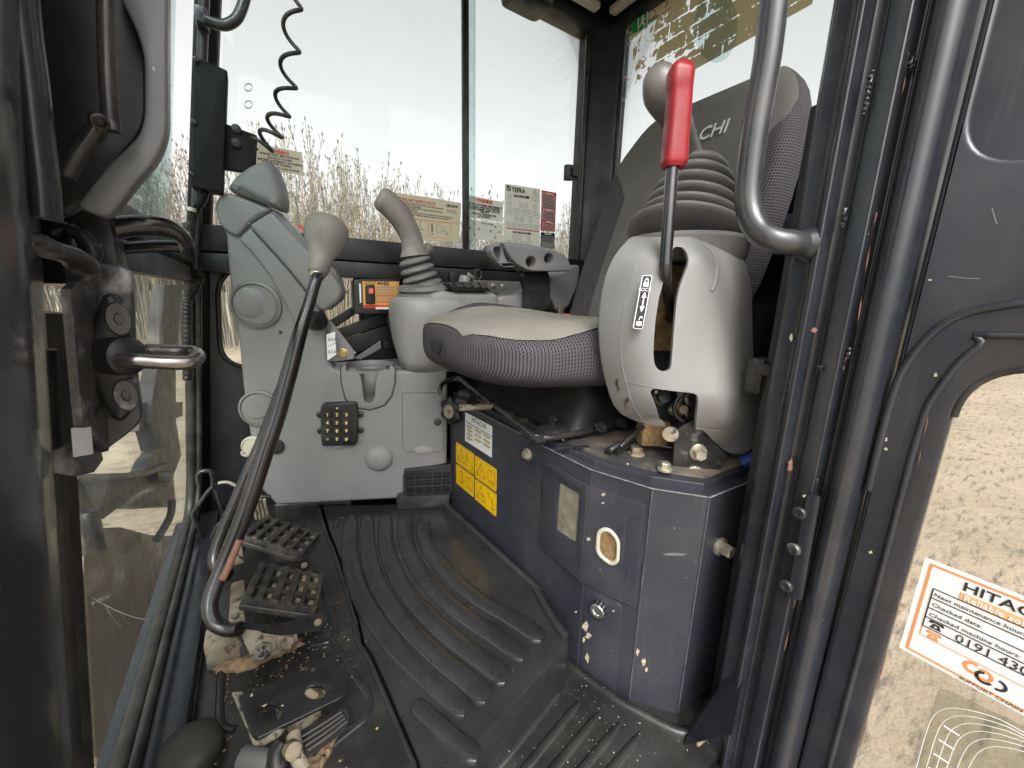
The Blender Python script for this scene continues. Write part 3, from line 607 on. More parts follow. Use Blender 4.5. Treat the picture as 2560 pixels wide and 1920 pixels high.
# ================================================================== open cab door
XD = 0.55
plD = PL((XD, 0, 0), (0, -1, 0), (0, 0, 1))
door = thing('cab_door', 'open cab door in scuffed charcoal paint with a lower window', 'door', (XD, -0.2, -0.1))
hole_lo = rnd([(-0.064, -0.02), (0.50, -0.02), (0.50, 0.552), (-0.064, 0.552)], [0.02, 0.02, 0.05, 0.055], 10)
hole_up = rnd([(-0.103, 0.722), (0.50, 0.722), (0.50, 1.40), (-0.103, 1.40)], 0.05, 10)
plate('inner_panel', plD, rnd([(-0.111, -0.14), (0.60, -0.14), (0.60, 1.52), (-0.111, 1.52)], 0.004, 2), M['frame'], door, [hole_lo, [(a, b) for a, b in hole_up]], th=0.016, bev=0.0045, res=4)
plate('recessed_panel', PL((XD+0.007, 0, 0), (0, -1, 0), (0, 0, 1)), rnd([(-0.108, 0.70), (0.55, 0.70), (0.55, 1.45), (-0.108, 1.45)], 0.02, 3), M['frame'], door, th=0.008)
tube('pressed_bead', [on(plD, a, b, 0.0) for a, b in ((-0.118+0.009, 0.40), (-0.1085, 0.50), (-0.103, 0.545), (-0.085, 0.585), (-0.055, 0.602), (0.0, 0.606), (0.3, 0.606))], 0.004, M['frame'], door, 10)
tube('pressed_bead', [on(plD, a, b, 0.0) for a, b in ((-0.083, -0.10), (-0.083, 0.30), (-0.083, 0.47), (-0.078, 0.52), (-0.06, 0.548+0.018), (-0.03, 0.578), (0.3, 0.580))], 0.0035, M['frame'], door, 10)
tube('window_seal', [on(plD, a, b, -0.004) for a, b in hole_lo[4:]], 0.0035, M['seal'], door, 8, 0, False)
dg_ = plate('window_pane', PL((XD+0.004, 0, 0), (0, -1, 0), (0, 0, 1)), rnd([(-0.075, -0.05), (0.52, -0.05), (0.52, 0.56), (-0.075, 0.56)], 0.05, 6), M['glass_door'], door, th=0.004)
z8b = zm(1920, 1280)
plDS = PL((XD+0.002, 0, 0), (0, -1, 0), (0, 0, 1))
# printed maintenance sticker: its corner and its edges come from the photo, its hidden right half from symmetry
A, B_ = P(*z8b([(1022, 290)])[0], pl=plDS), P(*z8b([(875, 885)])[0], pl=plDS)
R1 = P(*z8b([(1659, 540)])[0], pl=plDS)
uS = (R1-A).normalized(); vS = (A-B_); hS = (vS - uS*vS.dot(uS)).length
plK = PL(A, uS, (A-B_)); WS = hS*1.62
def sk(a, b): return (a*WS, -b*hS)
st = plate('maintenance_sticker', plK, [sk(0, 0), sk(1, 0), sk(1, 1), sk(0, 1)], M['paper'], door, th=0.0003, z=0.0015, label='white maintenance record sticker with orange border on the door glass')
def rect_frame(name, pl, x0, y0, x1, y1, t, m, parent, z):
    return plate(name, pl, [(x0, y0), (x1, y0), (x1, y1), (x0, y1)], m, parent, [[(x0+t, y0+t), (x1-t, y0+t), (x1-t, y1-t), (x0+t, y1-t)]], th=0.0002, z=z)
def u2(px): return to2(plK, P(*z8b([px])[0], pl=plK))
rect_frame('border', plK, WS*0.025, -hS*0.965, WS*0.975, -hS*0.035, hS*0.018, M['ink_orange'], st, 0.002)
def line2(name, pl, a, b, t, m, parent, z):
    a, b = Vector(a), Vector(b); e = (b-a).normalized(); e = Vector((-e.y, e.x))*t/2
    return plate(name, pl, [tuple(a+e), tuple(b+e), tuple(b-e), tuple(a-e)], m, parent, th=0.0002, z=z)
tb = [u2((1068, 488)), u2((1058, 548)), u2((1042, 612)), u2((1028, 672)), u2((1005, 728)), u2((990, 785))]
xl = sum(t[0] for t in tb[:5])/5; xr = WS*0.93
for i, t in enumerate(tb): line2('rule', plK, (xl, t[1]), (xr, t[1]), hS*0.009 if i < 5 else hS*0.006, M['ink'] if i < 5 else M['ink_orange'], st, 0.002)
line2('rule', plK, (xl, tb[0][1]), (xl, tb[4][1]), hS*0.009, M['ink'], st, 0.002); line2('rule', plK, (xl, tb[4][1]), (xl, tb[5][1]), hS*0.006, M['ink_orange'], st, 0.002)
q = u2((1265, 475)); text('lettering', 'HITACHI', plK, q[0], q[1], hS*0.118, M['ink'], st, 0.002, sx=1.10, bold=hS*0.0015)
q = u2((1250, 530)); plate('orange_band', plK, [(q[0], q[1]-hS*.055), (q[0]+WS*0.52, q[1]-hS*.055), (q[0]+WS*0.52, q[1]+hS*.025), (q[0], q[1]+hS*.025)], mat('pale_orange', (0.80, 0.42, 0.20), 0.5, var=0.05), st, th=0.0002, z=0.002)
text('lettering', 'Reliable solutions', plK, q[0]+hS*0.02, q[1]-hS*0.015, hS*0.072, M['paper'], st, 0.0025, bold=hS*0.001)
for s_, (x_, y_) in (('Next maintenance hours:', (1080, 530)), ('Checked date:', (1065, 592)), ('Checked machine hours:', (1048, 655))):
    q = u2((x_, y_)); text('lettering', s_, plK, q[0], q[1], hS*0.052, M['ink'], st, 0.002)
q = u2((1215, 805)); text('lettering', '0191 430 8', plK, q[0], q[1], hS*0.108, M['ink'], st, 0.002)
def phone(cx, cy, s, m):
    plate('telephone_symbol', plK, [(cx-s, cy+s*.25), (cx-s*.8, cy+s*.75), (cx+s*.8, cy+s*.75), (cx+s, cy+s*.25), (cx+s*.55, cy+s*.2), (cx+s*.4, cy+s*.42), (cx-s*.4, cy+s*.42), (cx-s*.55, cy+s*.2)], m, st, th=0.0002, z=0.002)
    plate('telephone_symbol', plK, [(cx-s*.75, cy-s*.75), (cx+s*.75, cy-s*.75), (cx+s*.35, cy+s*.25), (cx-s*.35, cy+s*.25)], m, st, [circ(cx, cy-s*.3, s*.22, n=12)], th=0.0002, z=0.002)
q = u2((1093, 735)); phone(q[0], q[1], hS*0.05, M['ink']); q = u2((1075, 800)); phone(q[0], q[1], hS*0.05, M['ink_orange'])
def arc_band(name, cx, cy, r, t, a0, a1, m):
    o_ = [(cx+(r+t)*math.cos(math.radians(a)), cy+(r+t)*math.sin(math.radians(a))) for a in range(a0, a1+1, 10)]
    i_ = [(cx+(r-t)*math.cos(math.radians(a)), cy+(r-t)*math.sin(math.radians(a))) for a in range(a1, a0-1, -10)]
    plate(name, plK, o_+i_, m, st, th=0.0002, z=0.002)
q = u2((1370, 1040)); g = hS*0.056
arc_band('chain_emblem', q[0]-g*0.7, q[1]+g*0.35, g*0.8, g*0.2, 60, 300, M['ink_orange']); arc_band('chain_emblem', q[0]+g*0.5, q[1]+g*0.1, g*0.75, g*0.18, -150, 130, M['ink_orange'])
arc_band('chain_emblem', q[0]+g*0.6, q[1]-g*0.3, g*0.8, g*0.2, 100, 330, M['ink']); arc_band('chain_emblem', q[0]+g*1.9, q[1]-g*0.3, g*0.75, g*0.18, -100, 90, M['ink'])
q = u2((1245, 1050)); text('lettering', 'SUPPORT CHAIN', plK, q[0], q[1]-hS*0.02, hS*0.046, M['ink'], st, 0.002)
# transparent load-range sticker under it: pale nested curves
plQ = plDS; cl = []
ls = plate('load_chart_sticker', plDS, rnd(pix2(plDS, z8b([(1110, 1120), (1900, 1500), (1900, 2200), (820, 2200)])), 0.01, 4), glass('clear_film', (0.86, 0.87, 0.84), 0.2, 0.06, (0.5, 0.47, 0.38), 20), door, th=0.0003, z=0.0012, label='clear load range sticker printed with pale nested curves')
base_pts = [(950, 1700), (1010, 1480), (1060, 1340), (1120, 1285), (1200, 1270), (1330, 1290), (1480, 1335), (1580, 1385), (1700, 1450)]
for k in range(6):
    o_ = [(x+k*52+max(0, 1500-y)*0.02*k, y+k*50) for x, y in base_pts]
    tube('chart_curve', [P(*p, pl=PL((XD-0.0005, 0, 0), (0, -1, 0), (0, 0, 1))) for p in z8b(o_)], 0.00032, M['ink_white'], ls, 5, 4)
for k in range(4): 
    tube('chart_tick', [P(*p, pl=PL((XD-0.0005, 0, 0), (0, -1, 0), (0, 0, 1))) for p in z8b([(1140-k*33, 1385+k*90), (1240-k*33, 1450+k*90)])], 0.0007, M['ink_white'], ls, 5, 0)
q = None
# ================================================================== grab rails
gr = thing('grab_rail', 'thick grey tubular grab rail welded to the door side rear post', 'grab rail', P(2017, 602, X=0.53))
tube('tube', [(0.535, 0.205, 1.06), (0.505, 0.235, 1.045), (0.498, 0.255, 1.00), (0.498, 0.262, 0.93), (0.5, 0.262, 0.86), (0.5, 0.264, 0.80), (0.5, 0.263, 0.74), (0.5, 0.257, 0.705), (0.5, 0.243, 0.682), (0.502, 0.226, 0.670), (0.515, 0.214, 0.667), (0.540, 0.206, 0.666)], 0.0140, mat('rail_paint', (0.032, 0.033, 0.037), 0.26, var=0.2, vscale=12, dust=(DUSTC, 0.15, 14), coat=0.5), gr, 18)
lathe('weld_collar', (0.537, 0.2065, 0.666), (-0.75, 0.4, 0.02), [(0.019, -0.006), (0.020, 0.001), (0.017, 0.005), (0.0145, 0.009)], M['frame'], gr, 18)
gf = thing('grab_rail', 'slim bent grab rail on the far front post beside the coiled cord', 'grab rail', P(505, 50, Y=1.19))
tube('tube', [P(x, y, Y=1.15) for x, y in ((512, 50), (540, 60), (566, 62), (590, 48), (604, 22), (615, -15), (622, -60))], 0.0105, M['frame'], gf, 12)
box('foot', P(505, 48, Y=1.17), (0.022, 0.04, 0.030), M['frame'], gf, 0.003)
# ================================================================== far front post: mounting plate, bracket, conduit
mp_ = thing('mounting_plate', 'tall black folded mounting plate bolted to the far front post', 'mounting plate', P(520, 480, Y=1.15))
plM = PL((0, 1.13, 0), (1, 0, 0), (0, 0, 1)); Z0 = zm(0, 0)
plate('plate', plM, rnd(pix2(plM, Z0([(1262, 372), (1320, 385), (1475, 455), (1445, 1250), (1240, 1210)])), 0.004, 3), M['matte'], mp_, th=0.045, bev=0.003)
for x, y in ((1268, 385), (1255, 790), (1240, 1130)): lathe('rivet', P(*Z0([(x, y)])[0], Y=1.128), (0, -1, 0), [(0.006, 0), (0.005, 0.003), (0.0, 0.004)], M['black'], mp_, 12)
plate('bracket', PL((0, 1.145, 0), (1, 0, 0), (0, 0, 1)), rnd(pix2(plM, zm(500, 0)([(165, 785), (372, 862), (362, 1115), (150, 1080)])), 0.003, 3), M['matte'], mp_, th=0.02, bev=0.002)
for x, y in ((235, 835), (235, 928)): lathe('screw_head', P(*zm(500, 0)([(x, y)])[0], Y=1.143), (0, -1, 0), [(0.0095, 0), (0.0095, 0.002), (0.007, 0.004), (0.0, 0.004)], M['rubber'], mp_, 16)
cd_ = thing('conduit', 'black corrugated conduit running down the far front post', 'conduit', P(472, 655, Y=1.15))
tube('hose', [P(x, y, Y=1.15) for x, y in ((512, 478), (505, 500), (488, 525), (479, 560), (473, 610), (470, 655), (480, 680), (500, 690), (488, 720), (468, 760), (466, 850), (468, 950))], 0.0085, M['black'], cd_, 12, 26, rfun=lambda t: 1.0+0.13*math.sin(t*560))
lathe('clamp', P(480, 525, Y=1.15), (0.2, 0, 1), [(0.0115, -0.004), (0.0115, 0.004)], M['zinc'], cd_, 14)
cc = thing('coiled_cord', 'black coiled telephone style cord hanging in front of the side window', 'cord', P(650, 375, Y=1.1))
ax = smooth2([P(x, y, Y=1.10) for x, y in ((738, -120), (736, -40), (732, 20), (729, 90), (724, 160), (716, 225), (704, 270), (694, 300), (682, 330), (664, 355), (645, 372))], False, 40)
fr_ = frames(ax); L_ = [0.0]
for a, b in zip(ax, ax[1:]): L_.append(L_[-1]+(b-a).length)
ph = 0.0; pts = []
for i, (p, t, A_, B2) in enumerate(fr_):
    s = i/(len(fr_)-1); pitch = 0.086*(1-s)**0.9+0.020
    if i: ph += (L_[i]-L_[i-1])/pitch*2*math.pi
    rad = 0.0155+0.004*s; pts.append(p+A_*(rad*math.cos(ph))+B2*(rad*math.sin(ph)))
tube('cord', pts, 0.0042, M['rubber'], cc, 8, 2)
# interior lamp under the roof
lm = thing('work_lamp', 'rounded black lamp housing hanging under the cab roof', 'lamp', P(1318, 20, Y=1.0))
rg = []
for zz, k in ((1.345, 0.80), (1.350, 0.95), (1.362, 1.0), (1.43, 1.02), (1.50, 0.9)):
    c = P(1318, 15, Y=1.0); rg.append([Vector((c.x+k*a, 1.0+k*b, zz)) for a, b in rnd([(-0.062, -0.045), (0.062, -0.045), (0.062, 0.045), (-0.062, 0.045)], 0.02, 4)])
loft('housing', rg, M['black'], lm, True, None, 40)
box('bracket', (P(1318, 15, Y=1.0).x+0.03, 1.0, 1.54), (0.03, 0.03, 0.09), M['black'], lm, 0.003)
# ================================================================== floor, mats
fl = box('floor', (0.50, 0.72, -0.115), (1.42, 1.14, 0.03), M['frame_in'], None, 0.003); tag(fl, kind='structure')
fm_ = thing('floor_mat', 'moulded black rubber floor mat with long curved ribs', 'floor mat', (0.2, 0.6, -0.1))
z6 = zm(900, 1200, 600/1659.0); z4 = zm(440, 1280); z5 = zm(400, 1150, 500/1659.0)
seam = [(803, 1262), (822, 1330), (845, 1388), (868, 1465), (898, 1560), (908, 1608), (928, 1635), (958, 1700), (1000, 1800), (1045, 1905)]
edge = [(1128, 1258), (1345, 1478), (1385, 1545), (1422, 1600), (1418, 1618), (1340, 1700), (1250, 1800), (1150, 1915)]
outl = [P(x+3, y, Z=0) for x, y in seam] + [Vector((0.10, 0.26, 0)), Vector((0.13, 0.28, 0))] + [P(x, y, Z=0) for x, y in reversed(edge)]
prism('main_mat', outl, (0, 0, -0.10), M['mat'], fm_, 0.006)
left = [P(x-3, y, Z=0) for x, y in seam] + [Vector((0.085, 0.24, 0)), Vector((-0.13, 0.24, 0)), Vector((-0.135, 1.20, 0)), P(690, 1258, Z=0)]
prism('pedal_mat', left, (0, 0, -0.10), M['mat_dirty'], fm_, 0.004)
def strip(name, path, w, h, m, parent, z=0.0, taper=True):
    """raised moulded rib: trapezoid section, rounded blunt ends"""
    path = smooth2(path, False, 5); n = len(path); vs = []; fs = []
    for i, p in enumerate(path):
        t = (path[min(i+1, n-1)]-path[max(i-1, 0)]); t.z = 0; t.normalize(); s = Vector((-t.y, t.x, 0))
        e = 1.0
        if taper:
            d = min(i, n-1-i); e = (0.55, 0.9, 1.0)[min(d, 2)]
        b_ = min(0.0045, w*0.45); pr = ((-w, -0.001), (-w+b_*0.25, h*0.55), (-w+b_, h), (0, h*1.06), (w-b_, h), (w-b_*0.25, h*0.55), (w, -0.001)); K = len(pr)
        for k, q in pr: vs.append(Vector((p.x, p.y, z+q)) + s*(k*e))
    for i in range(n-1):
        for k in range(K-1): fs.append((i*K+k, i*K+k+1, (i+1)*K+k+1, (i+1)*K+k))
    fs.append(tuple(range(K))); fs.append(tuple((n-1)*K+k for k in reversed(range(K))))
    o = mesh(name, vs, fs, m, parent, True); o.data.set_sharp_from_angle(angle=math.radians(75)); return o
ribs = [
 [(440, 262), (450, 420), (520, 545), (640, 680), (780, 800), (930, 890), (1090, 985), (1265, 1105)],
 [(310, 262), (318, 430), (380, 580), (480, 720), (610, 850), (750, 960), (900, 1060), (1145, 1232)],
 [(178, 258), (180, 440), (240, 640), (340, 800), (460, 940), (590, 1060), (740, 1180), (880, 1280), (1022, 1392)],
 [(50, 258), (50, 450), (95, 660), (180, 830), (290, 980), (420, 1120), (560, 1250), (700, 1360), (890, 1524)],
 [(-62, 255), (-75, 480), (-35, 700), (30, 850), (120, 1000), (240, 1150), (380, 1290), (520, 1420), (745, 1612)],
]
for r_ in ribs: strip('rib', [P(*p, Z=0) for p in z6(r_)], 0.0190, 0.0060, M['mat'], fm_)
strip('rib', [P(*p, Z=0) for p in z6([(-170, 330), (-150, 270), (-110, 262), (-95, 300)])], 0.008, 0.003, M['mat'], fm_)
strip('rib', [P(*p, Z=0) for p in z6([(380, 1560), (470, 1640), (640, 1790), (820, 1930)])], 0.014, 0.006, M['mat'], fm_)
# raised lips round the mat
strip('lip', [P(x, y, Z=0.0) for x, y in [(1105, 1262), (1180, 1330), (1260, 1404), (1350, 1486)]], 0.008, 0.016, M['mat'], fm_, taper=False)
strip('lip', [P(x, y, Z=0.0) for x, y in [(1340, 1482), (1378, 1548), (1412, 1596)]], 0.008, 0.014, M['mat'], fm_, taper=False)
strip('lip', [P(x, y, Z=0.0) for x, y in [(690, 1268), (760, 1262), (850, 1256), (880, 1258)]], 0.008, 0.012, M['mat'], fm_, taper=False)
strip('lip', [P(x-8, y, Z=0.0) for x, y in seam[:5]], 0.004, 0.004, M['mat'], fm_, taper=False)
strip('lip', [P(x-14, y, Z=0.0) for x, y in seam[4:]], 0.004, 0.004, M['mat'], fm_, taper=False)
for pth in ([(700, 385), (800, 360), (880, 345), (925, 365), (960, 520), (1010, 700), (1032, 780), (1000, 830), (880, 860)],
            [(1000, 830), (1100, 960), (1170, 1080), (1230, 1160), (1255, 1260), (1215, 1340), (1120, 1420), (1000, 1520), (930, 1640)],
            [(300, 930), (290, 1100), (285, 1340), (320, 1400), (380, 1410)]):
    strip('ridge', [P(*p, Z=0) for p in z4(pth)], 0.006, 0.003, M['mat'], fm_, taper=False)
for pth in ([(200, 760), (150, 1020), (90, 1480)],): strip('ridge', [P(*p, Z=0) for p in z4(pth)], 0.003, 0.004, M['mat'], fm_, taper=False)
# duct foot in front of the grille
box('duct_foot', P(1000, 1252, Z=0.02)+Vector((0.06, -0.03, 0)), (0.15, 0.03, 0.04), M['mat'], fm_, 0.004, basis=((0.90, -0.43, 0), (0.43, 0.90, 0), (0, 0, 1)))
# lower step tray
tr_ = thing('step_tray', 'low black rubber step tray, gritty, beside the seat box foot', 'step tray', (0.4, 0.3, -0.1))
prism('tray', [Vector((0.16, 0.20, -0.086)), Vector((0.60, 0.20, -0.086)), Vector((0.60, 0.27, -0.086)), Vector((0.45, 0.50, -0.086)), Vector((0.38, 0.50, -0.086)), Vector((0.12, 0.29, -0.086))], (0, 0, -0.012), M['step'], tr_, 0.003)
for k in range(5):
    a = P(1395+k*52, 1735+k*26, Z=-0.086); b = P(1235+k*62, 1930+k*12, Z=-0.086)
    strip('rib', [a, a.lerp(b, 0.5), b], 0.0075, 0.004, M['step'], tr_, z=-0.086)
strip('lip', [P(x, y, Z=-0.086) for x, y in [(1392, 1640), (1450, 1690), (1535, 1752), (1610, 1795), (1690, 1835), (1730, 1838)]], 0.008, 0.012, M['step'], tr_, z=-0.086, taper=False)
def crumbs(name, cx, cy, sx, sy, z, n, r, label, parent=None, mm=None):
    vs = []; fs = []
    for i in range(n):
        x, y = random.gauss(cx, sx), random.gauss(cy, sy); s = r*random.uniform(0.4, 1.5); b0 = len(vs)
        for d in ((1, 0, 0), (0, 1, 0), (-1, 0, 0), (0, -1, 0), (0, 0, 1)): vs.append((x+d[0]*s*random.uniform(.6, 1.3), y+d[1]*s*random.uniform(.6, 1.3), z+d[2]*s*0.8))
        for f in ((0, 1, 4), (1, 2, 4), (2, 3, 4), (3, 0, 4)): fs.append(tuple(b0+k for k in f))
    o = mesh(name, vs, fs, mm or M['mud'], parent); tag(o, label, 'grit' if label else None, kind='stuff'); return o
crumbs('grit', 0.36, 0.33, 0.07, 0.06, -0.086, 150, 0.0009, 'pale grit scattered over the step tray', mm=M['muddy'])
crumbs('grit', 0.20, 0.62, 0.12, 0.16, 0.001, 90, 0.0007, 'fine pale grit specks scattered over the floor mat', mm=M['muddy'])
crumbs('grit', -0.03, 0.62, 0.05, 0.09, 0.002, 520, 0.0016, 'brown crumbs of soil around the pedals')

# ================================================================== pedals and their levers
def mud_pad(name, outline, h, parent=None, label=None):
    c = sum(outline, Vector())/len(outline); rings = []
    o2 = smooth2(outline, True, 8)
    for k, q in ((1.08, -0.002), (1.0, h*0.3), (0.9, h*0.7), (0.75, h), (0.6, h), (0.45, h*1.1), (0.3, h*1.1), (0.15, h*1.1), (0.02, h*1.15)):
        rings.append([c+(p-c)*k*(1+0.22*mnoise.noise(p*120))+Vector((0, 0, q*(0.8+0.9*mnoise.noise((c+(p-c)*k)*160)))) for p in o2])
    o = loft(name, rings, M['mud'], parent)
    if label: tag(o, label, 'mud', kind='stuff')
    return o
mud_pad('dried_mud', [P(*p, Z=0.001) for p in z5([(450, 1640), (560, 1560), (760, 1600), (1000, 1560), (1150, 1480), (1110, 1560), (900, 1660), (640, 1760), (480, 1740)])], 0.008, None, 'cake of dried brown mud under the travel pedal bracket')
def pedal(name, BL, BR, wy, label):
    t = thing(name, label, 'pedal', (BL+BR)/2-Vector((0, 0, 0.03)), 'travel pedals')
    u = (BR-BL).normalized(); y = Vector((0, 1, 0)); y = (y-u*u.dot(y)).normalized(); n_ = u.cross(y); ln = (BR-BL).length
    pl = (BL, u, y, n_)
    plate('pad', pl, rnd([(0, 0), (ln, 0), (ln, wy), (0, wy)], 0.008, 3), M['pedal'], t, th=0.010, bev=0.002, z=0.0)
    cols, rows = 5, 3; bx = 0.004
    xs = [0.006, ln*0.20, ln*0.40, ln*0.58, ln*0.76, ln*0.95]; B3 = (u, y, n_)
    for i, x in enumerate(xs): box('tread_bar', on(pl, x, wy/2, 0.006), (0.0115 if i < 4 else 0.006, wy-0.004, 0.018), M['pedal'], t, 0.002, basis=B3)
    for j in range(rows+1):
        yy = 0.005+(wy-0.010)*j/rows
        for a, b in zip(xs, xs[1:]): box('tread_rib', on(pl, (a+b)/2, yy, 0.004), (abs(b-a)-0.004, 0.008, 0.015), M['pedal'], t, 0.0015, basis=B3)
    for i in range(len(xs)-1):
        for j in range(rows):
            if random.random() < 0.92: box('caked_mud', on(pl, (xs[i]+xs[i+1])/2+0.004, wy*(j+0.5)/rows, 0.0015), ((xs[i+1]-xs[i])*0.40, wy/rows*0.62, 0.012), M['muddy'], t, 0.002, basis=B3)
    # hinged under-plate, pin, mounting bracket
    lo = [BL+Vector((-0.004, -0.006, -0.034)), BL+u*ln*0.6+Vector((0, -0.006, -0.020)), BR+Vector((-0.012, -0.006, 0.006)), BR+Vector((0.010, -0.006, 0.004)), BR+Vector((0.012, -0.006, -0.018)), BR+Vector((0, -0.006, -0.028)), BL+u*ln*0.5+Vector((0, -0.006, -0.046)), BL+Vector((0.01, -0.006, -0.052))]
    prism('side_plate', lo, (0, 0.006, 0), M['worn'], t, 0.001); prism('side_plate', [p+Vector((0, wy, 0)) for p in lo], (0, 0.006, 0), M['worn'], t, 0.001)
    lathe('pivot_pin', BR+Vector((0.002, -0.007, -0.008)), (0, -1, 0), [(0.006, 0), (0.006, 0.002), (0.0, 0.0025)], M['muddy'], t, 14)
    box('toe_block', BL+Vector((-0.006, wy/2, -0.040)), (0.022, wy*0.9, 0.036), M['muddy'], t, 0.006)
    return t
p1a, p1b = P(*z5([(655, 1200)])[0], Z=0.110), P(*z5([(1290, 1290)])[0], Z=0.062)
pd1 = pedal('travel_pedal', p1a, p1b, 0.105, 'muddy ridged rubber travel pedal above the pale bolted bracket')
p2a, p2b = P(*z5([(650, 665)])[0], Z=0.115), P(*z5([(1180, 830)])[0], Z=0.068)
pd2 = pedal('travel_pedal', p2a, p2b, 0.105, 'muddy ridged rubber travel pedal nearest the grey console')
pb = thing('pedal_bracket', 'pale dusty steel pedal bracket with two large bolts', 'bracket', P(*z5([(900, 1600)])[0], Z=0))
plB = PL(P(*z5([(900, 1600)])[0], Z=0.02), (1, 0.05, 0), (0, 0.35, 0.94))
plate('bracket_plate', plB, rnd(pix2(plB, z5([(640, 1400), (1100, 1440), (1150, 1500), (1050, 1590), (850, 1650), (760, 1640)])), 0.006, 3), M['muddy'], pb, th=0.006, bev=0.001)
for x, y, r_ in ((855, 1560, 0.0125), (1055, 1490, 0.0105)): bolt(P(*z5([(x, y)])[0], pl=plB), plB[3], r_, 0.018, M['muddy'], pb)
box('bracket_block', P(*z5([(540, 1520)])[0], Z=0.025), (0.05, 0.04, 0.05), M['muddy'], pb, 0.005)
plate('gusset', PL(P(*z5([(690, 1560)])[0], Z=0.02), (1, 0, 0), (0, 0.3, 1)), pix2(PL(P(*z5([(690, 1560)])[0], Z=0.02), (1, 0, 0), (0, 0.3, 1)), z5([(640, 1440), (690, 1450), (780, 1640), (670, 1650)])), M['worn'], pb, th=0.004)
mud_pad('dried_mud', [P(*p, Z=-0.085) for p in ((1740, 1835), (1770, 1780), (1810, 1730), (1835, 1735), (1800, 1800), (1765, 1850))], 0.006, None, 'wedge of dried mud at the foot of the door side post')
# rear pedal strip by the console
fp = thing('side_pedal', 'narrow dusty ridged pedal standing against the console foot', 'pedal', P(655, 1300, Z=0.02))
plF = PL(P(655, 1290, Z=0.08), (0.95, -0.3, 0), (-0.15, -0.1, 1))
plate('pedal_plate', plF, rnd(pix2(plF, z5([(800, 300), (920, 300), (850, 500), (730, 470)])), 0.006, 3), M['worn'], fp, th=0.008, bev=0.002)
for k in range(4): box('tread_rib', P(*z5([(800+k*32-10, 400)])[0], pl=plF)+plF[3]*0.003, (0.006, 0.058, 0.008), M['muddy'], fp, 0.002, basis=(plF[1], plF[2], plF[3]))

def lv_path(px, y0, y1):
    n = len(px); return [P(x, y, Y=y0+(y1-y0)*i/(n-1)) for i, (x, y) in enumerate(px)]
lev = thing('travel_lever', 'long bent black travel lever with a grey knob, paint chipped', 'lever', P(540, 1560, Y=0.68))
tube('shaft', lv_path([(797, 690), (789, 703), (770, 770), (748, 840), (720, 944), (693, 1040), (666, 1120), (640, 1200), (611, 1286), (569, 1391), (543, 1451), (528, 1495), (526, 1530), (540, 1560), (572, 1574), (600, 1572)], 0.86, 0.66), [0.0105, 0.0105, 0.014, 0.0145, 0.014, 0.013, 0.012, 0.011, 0.0105], M['lever'], lev, 16)
k0, k1 = P(790, 700, Y=0.86), P(822, 560, Y=0.90); kx = (k1-k0); kl = kx.length
lathe('collar', k0+kx*0.02, kx, [(0.010, 0), (0.0135, 0.002), (0.013, kl*0.05), (0.0145, kl*0.06), (0.0145, kl*0.11), (0.012, kl*0.12), (0.012, kl*0.17)], M['zinc'], lev, 20)
lathe('knob', k0+kx*0.10, kx, [(0.016, 0.0), (0.0185, 0.006), (0.0205, kl*0.22), (0.025, kl*0.36), (0.0335, kl*0.50), (0.0395, kl*0.62), (0.0415, kl*0.74), (0.0395, kl*0.85), (0.034, kl*0.93), (0.022, kl*0.98), (0.0, kl*1.0)], M['grip'], lev, 28, ref=(1, 0, 0), ell=0.92, sharp=70)
tube('worn_strip', lv_path([(600, 1350), (585, 1385), (566, 1430), (555, 1450)], 0.685, 0.665), 0.005, mat('rust_worn', (0.26, 0.12, 0.08), 0.7, var=0.3, vscale=40), lev, 8)
lv2 = thing('travel_lever', 'thinner black travel lever shaft running behind the knobbed lever', 'lever', P(540, 1400, Y=0.86))
tube('shaft', lv_path([(764, 780), (728, 900), (698, 990), (660, 1090), (630, 1160), (593, 1245), (557, 1331), (540, 1380), (537, 1406), (550, 1430), (575, 1438)], 0.95, 0.84), 0.0115, M['lever'], lv2, 14)
# foot plate with two holes, its bracket and the slotted pedal under it
ft = thing('foot_plate', 'scuffed black foot plate with two round holes and beige worn rim', 'foot plate', P(*z4([(700, 1400)])[0], Z=0.02))
plP = PL(P(*z4([(740, 1230)])[0], Z=0.075), (1, 0.15, 0), (0, 1, 0.12))
plate('plate', plP, rnd(pix2(plP, z4([(400, 1200), (960, 945), (1000, 940), (1118, 1095), (1112, 1160), (1075, 1200), (520, 1470), (490, 1440)])), 0.003, 3), M['plate'], ft, [pix2(plP, circ(*z4([(605, 1300)])[0], 31, 21)), pix2(plP, circ(*z4([(905, 1167)])[0], 28, 17))], th=0.006, bev=0.001)
prism('rim', [P(*p, Z=zq) for p, zq in zip(z4([(355, 1170), (395, 1165), (580, 1600), (545, 1620)]), (0.078, 0.078, 0.03, 0.03))], (0.006, 0, -0.003), M['muddy'], ft, 0.001)
box('stand', P(*z4([(800, 1330)])[0], Z=0.035), (0.035, 0.05, 0.075), M['muddy'], ft, 0.006, rot=(0, 0, 0.5))
lathe('washer', P(*z4([(905, 1190)])[0], Z=0.055), (0, 0, 1), [(0.013, 0), (0.013, 0.003), (0.006, 0.003), (0.006, 0.008), (0.0, 0.008)], M['muddy'], ft, 16)
pl_ = thing('slotted_pedal', 'black pedal with long raised grooves under the foot plate', 'pedal', P(*z4([(960, 1420)])[0], Z=0.0))
plL = PL(P(*z4([(960, 1420)])[0], Z=0.045), (1, 0.28, 0), (0, 1, 0.1))
plate('pad', plL, rnd(pix2(plL, z4([(760, 1440), (1080, 1250), (1130, 1290), (1120, 1360), (840, 1560), (790, 1520)])), 0.010, 4), M['worn'], pl_, th=0.014, bev=0.003)
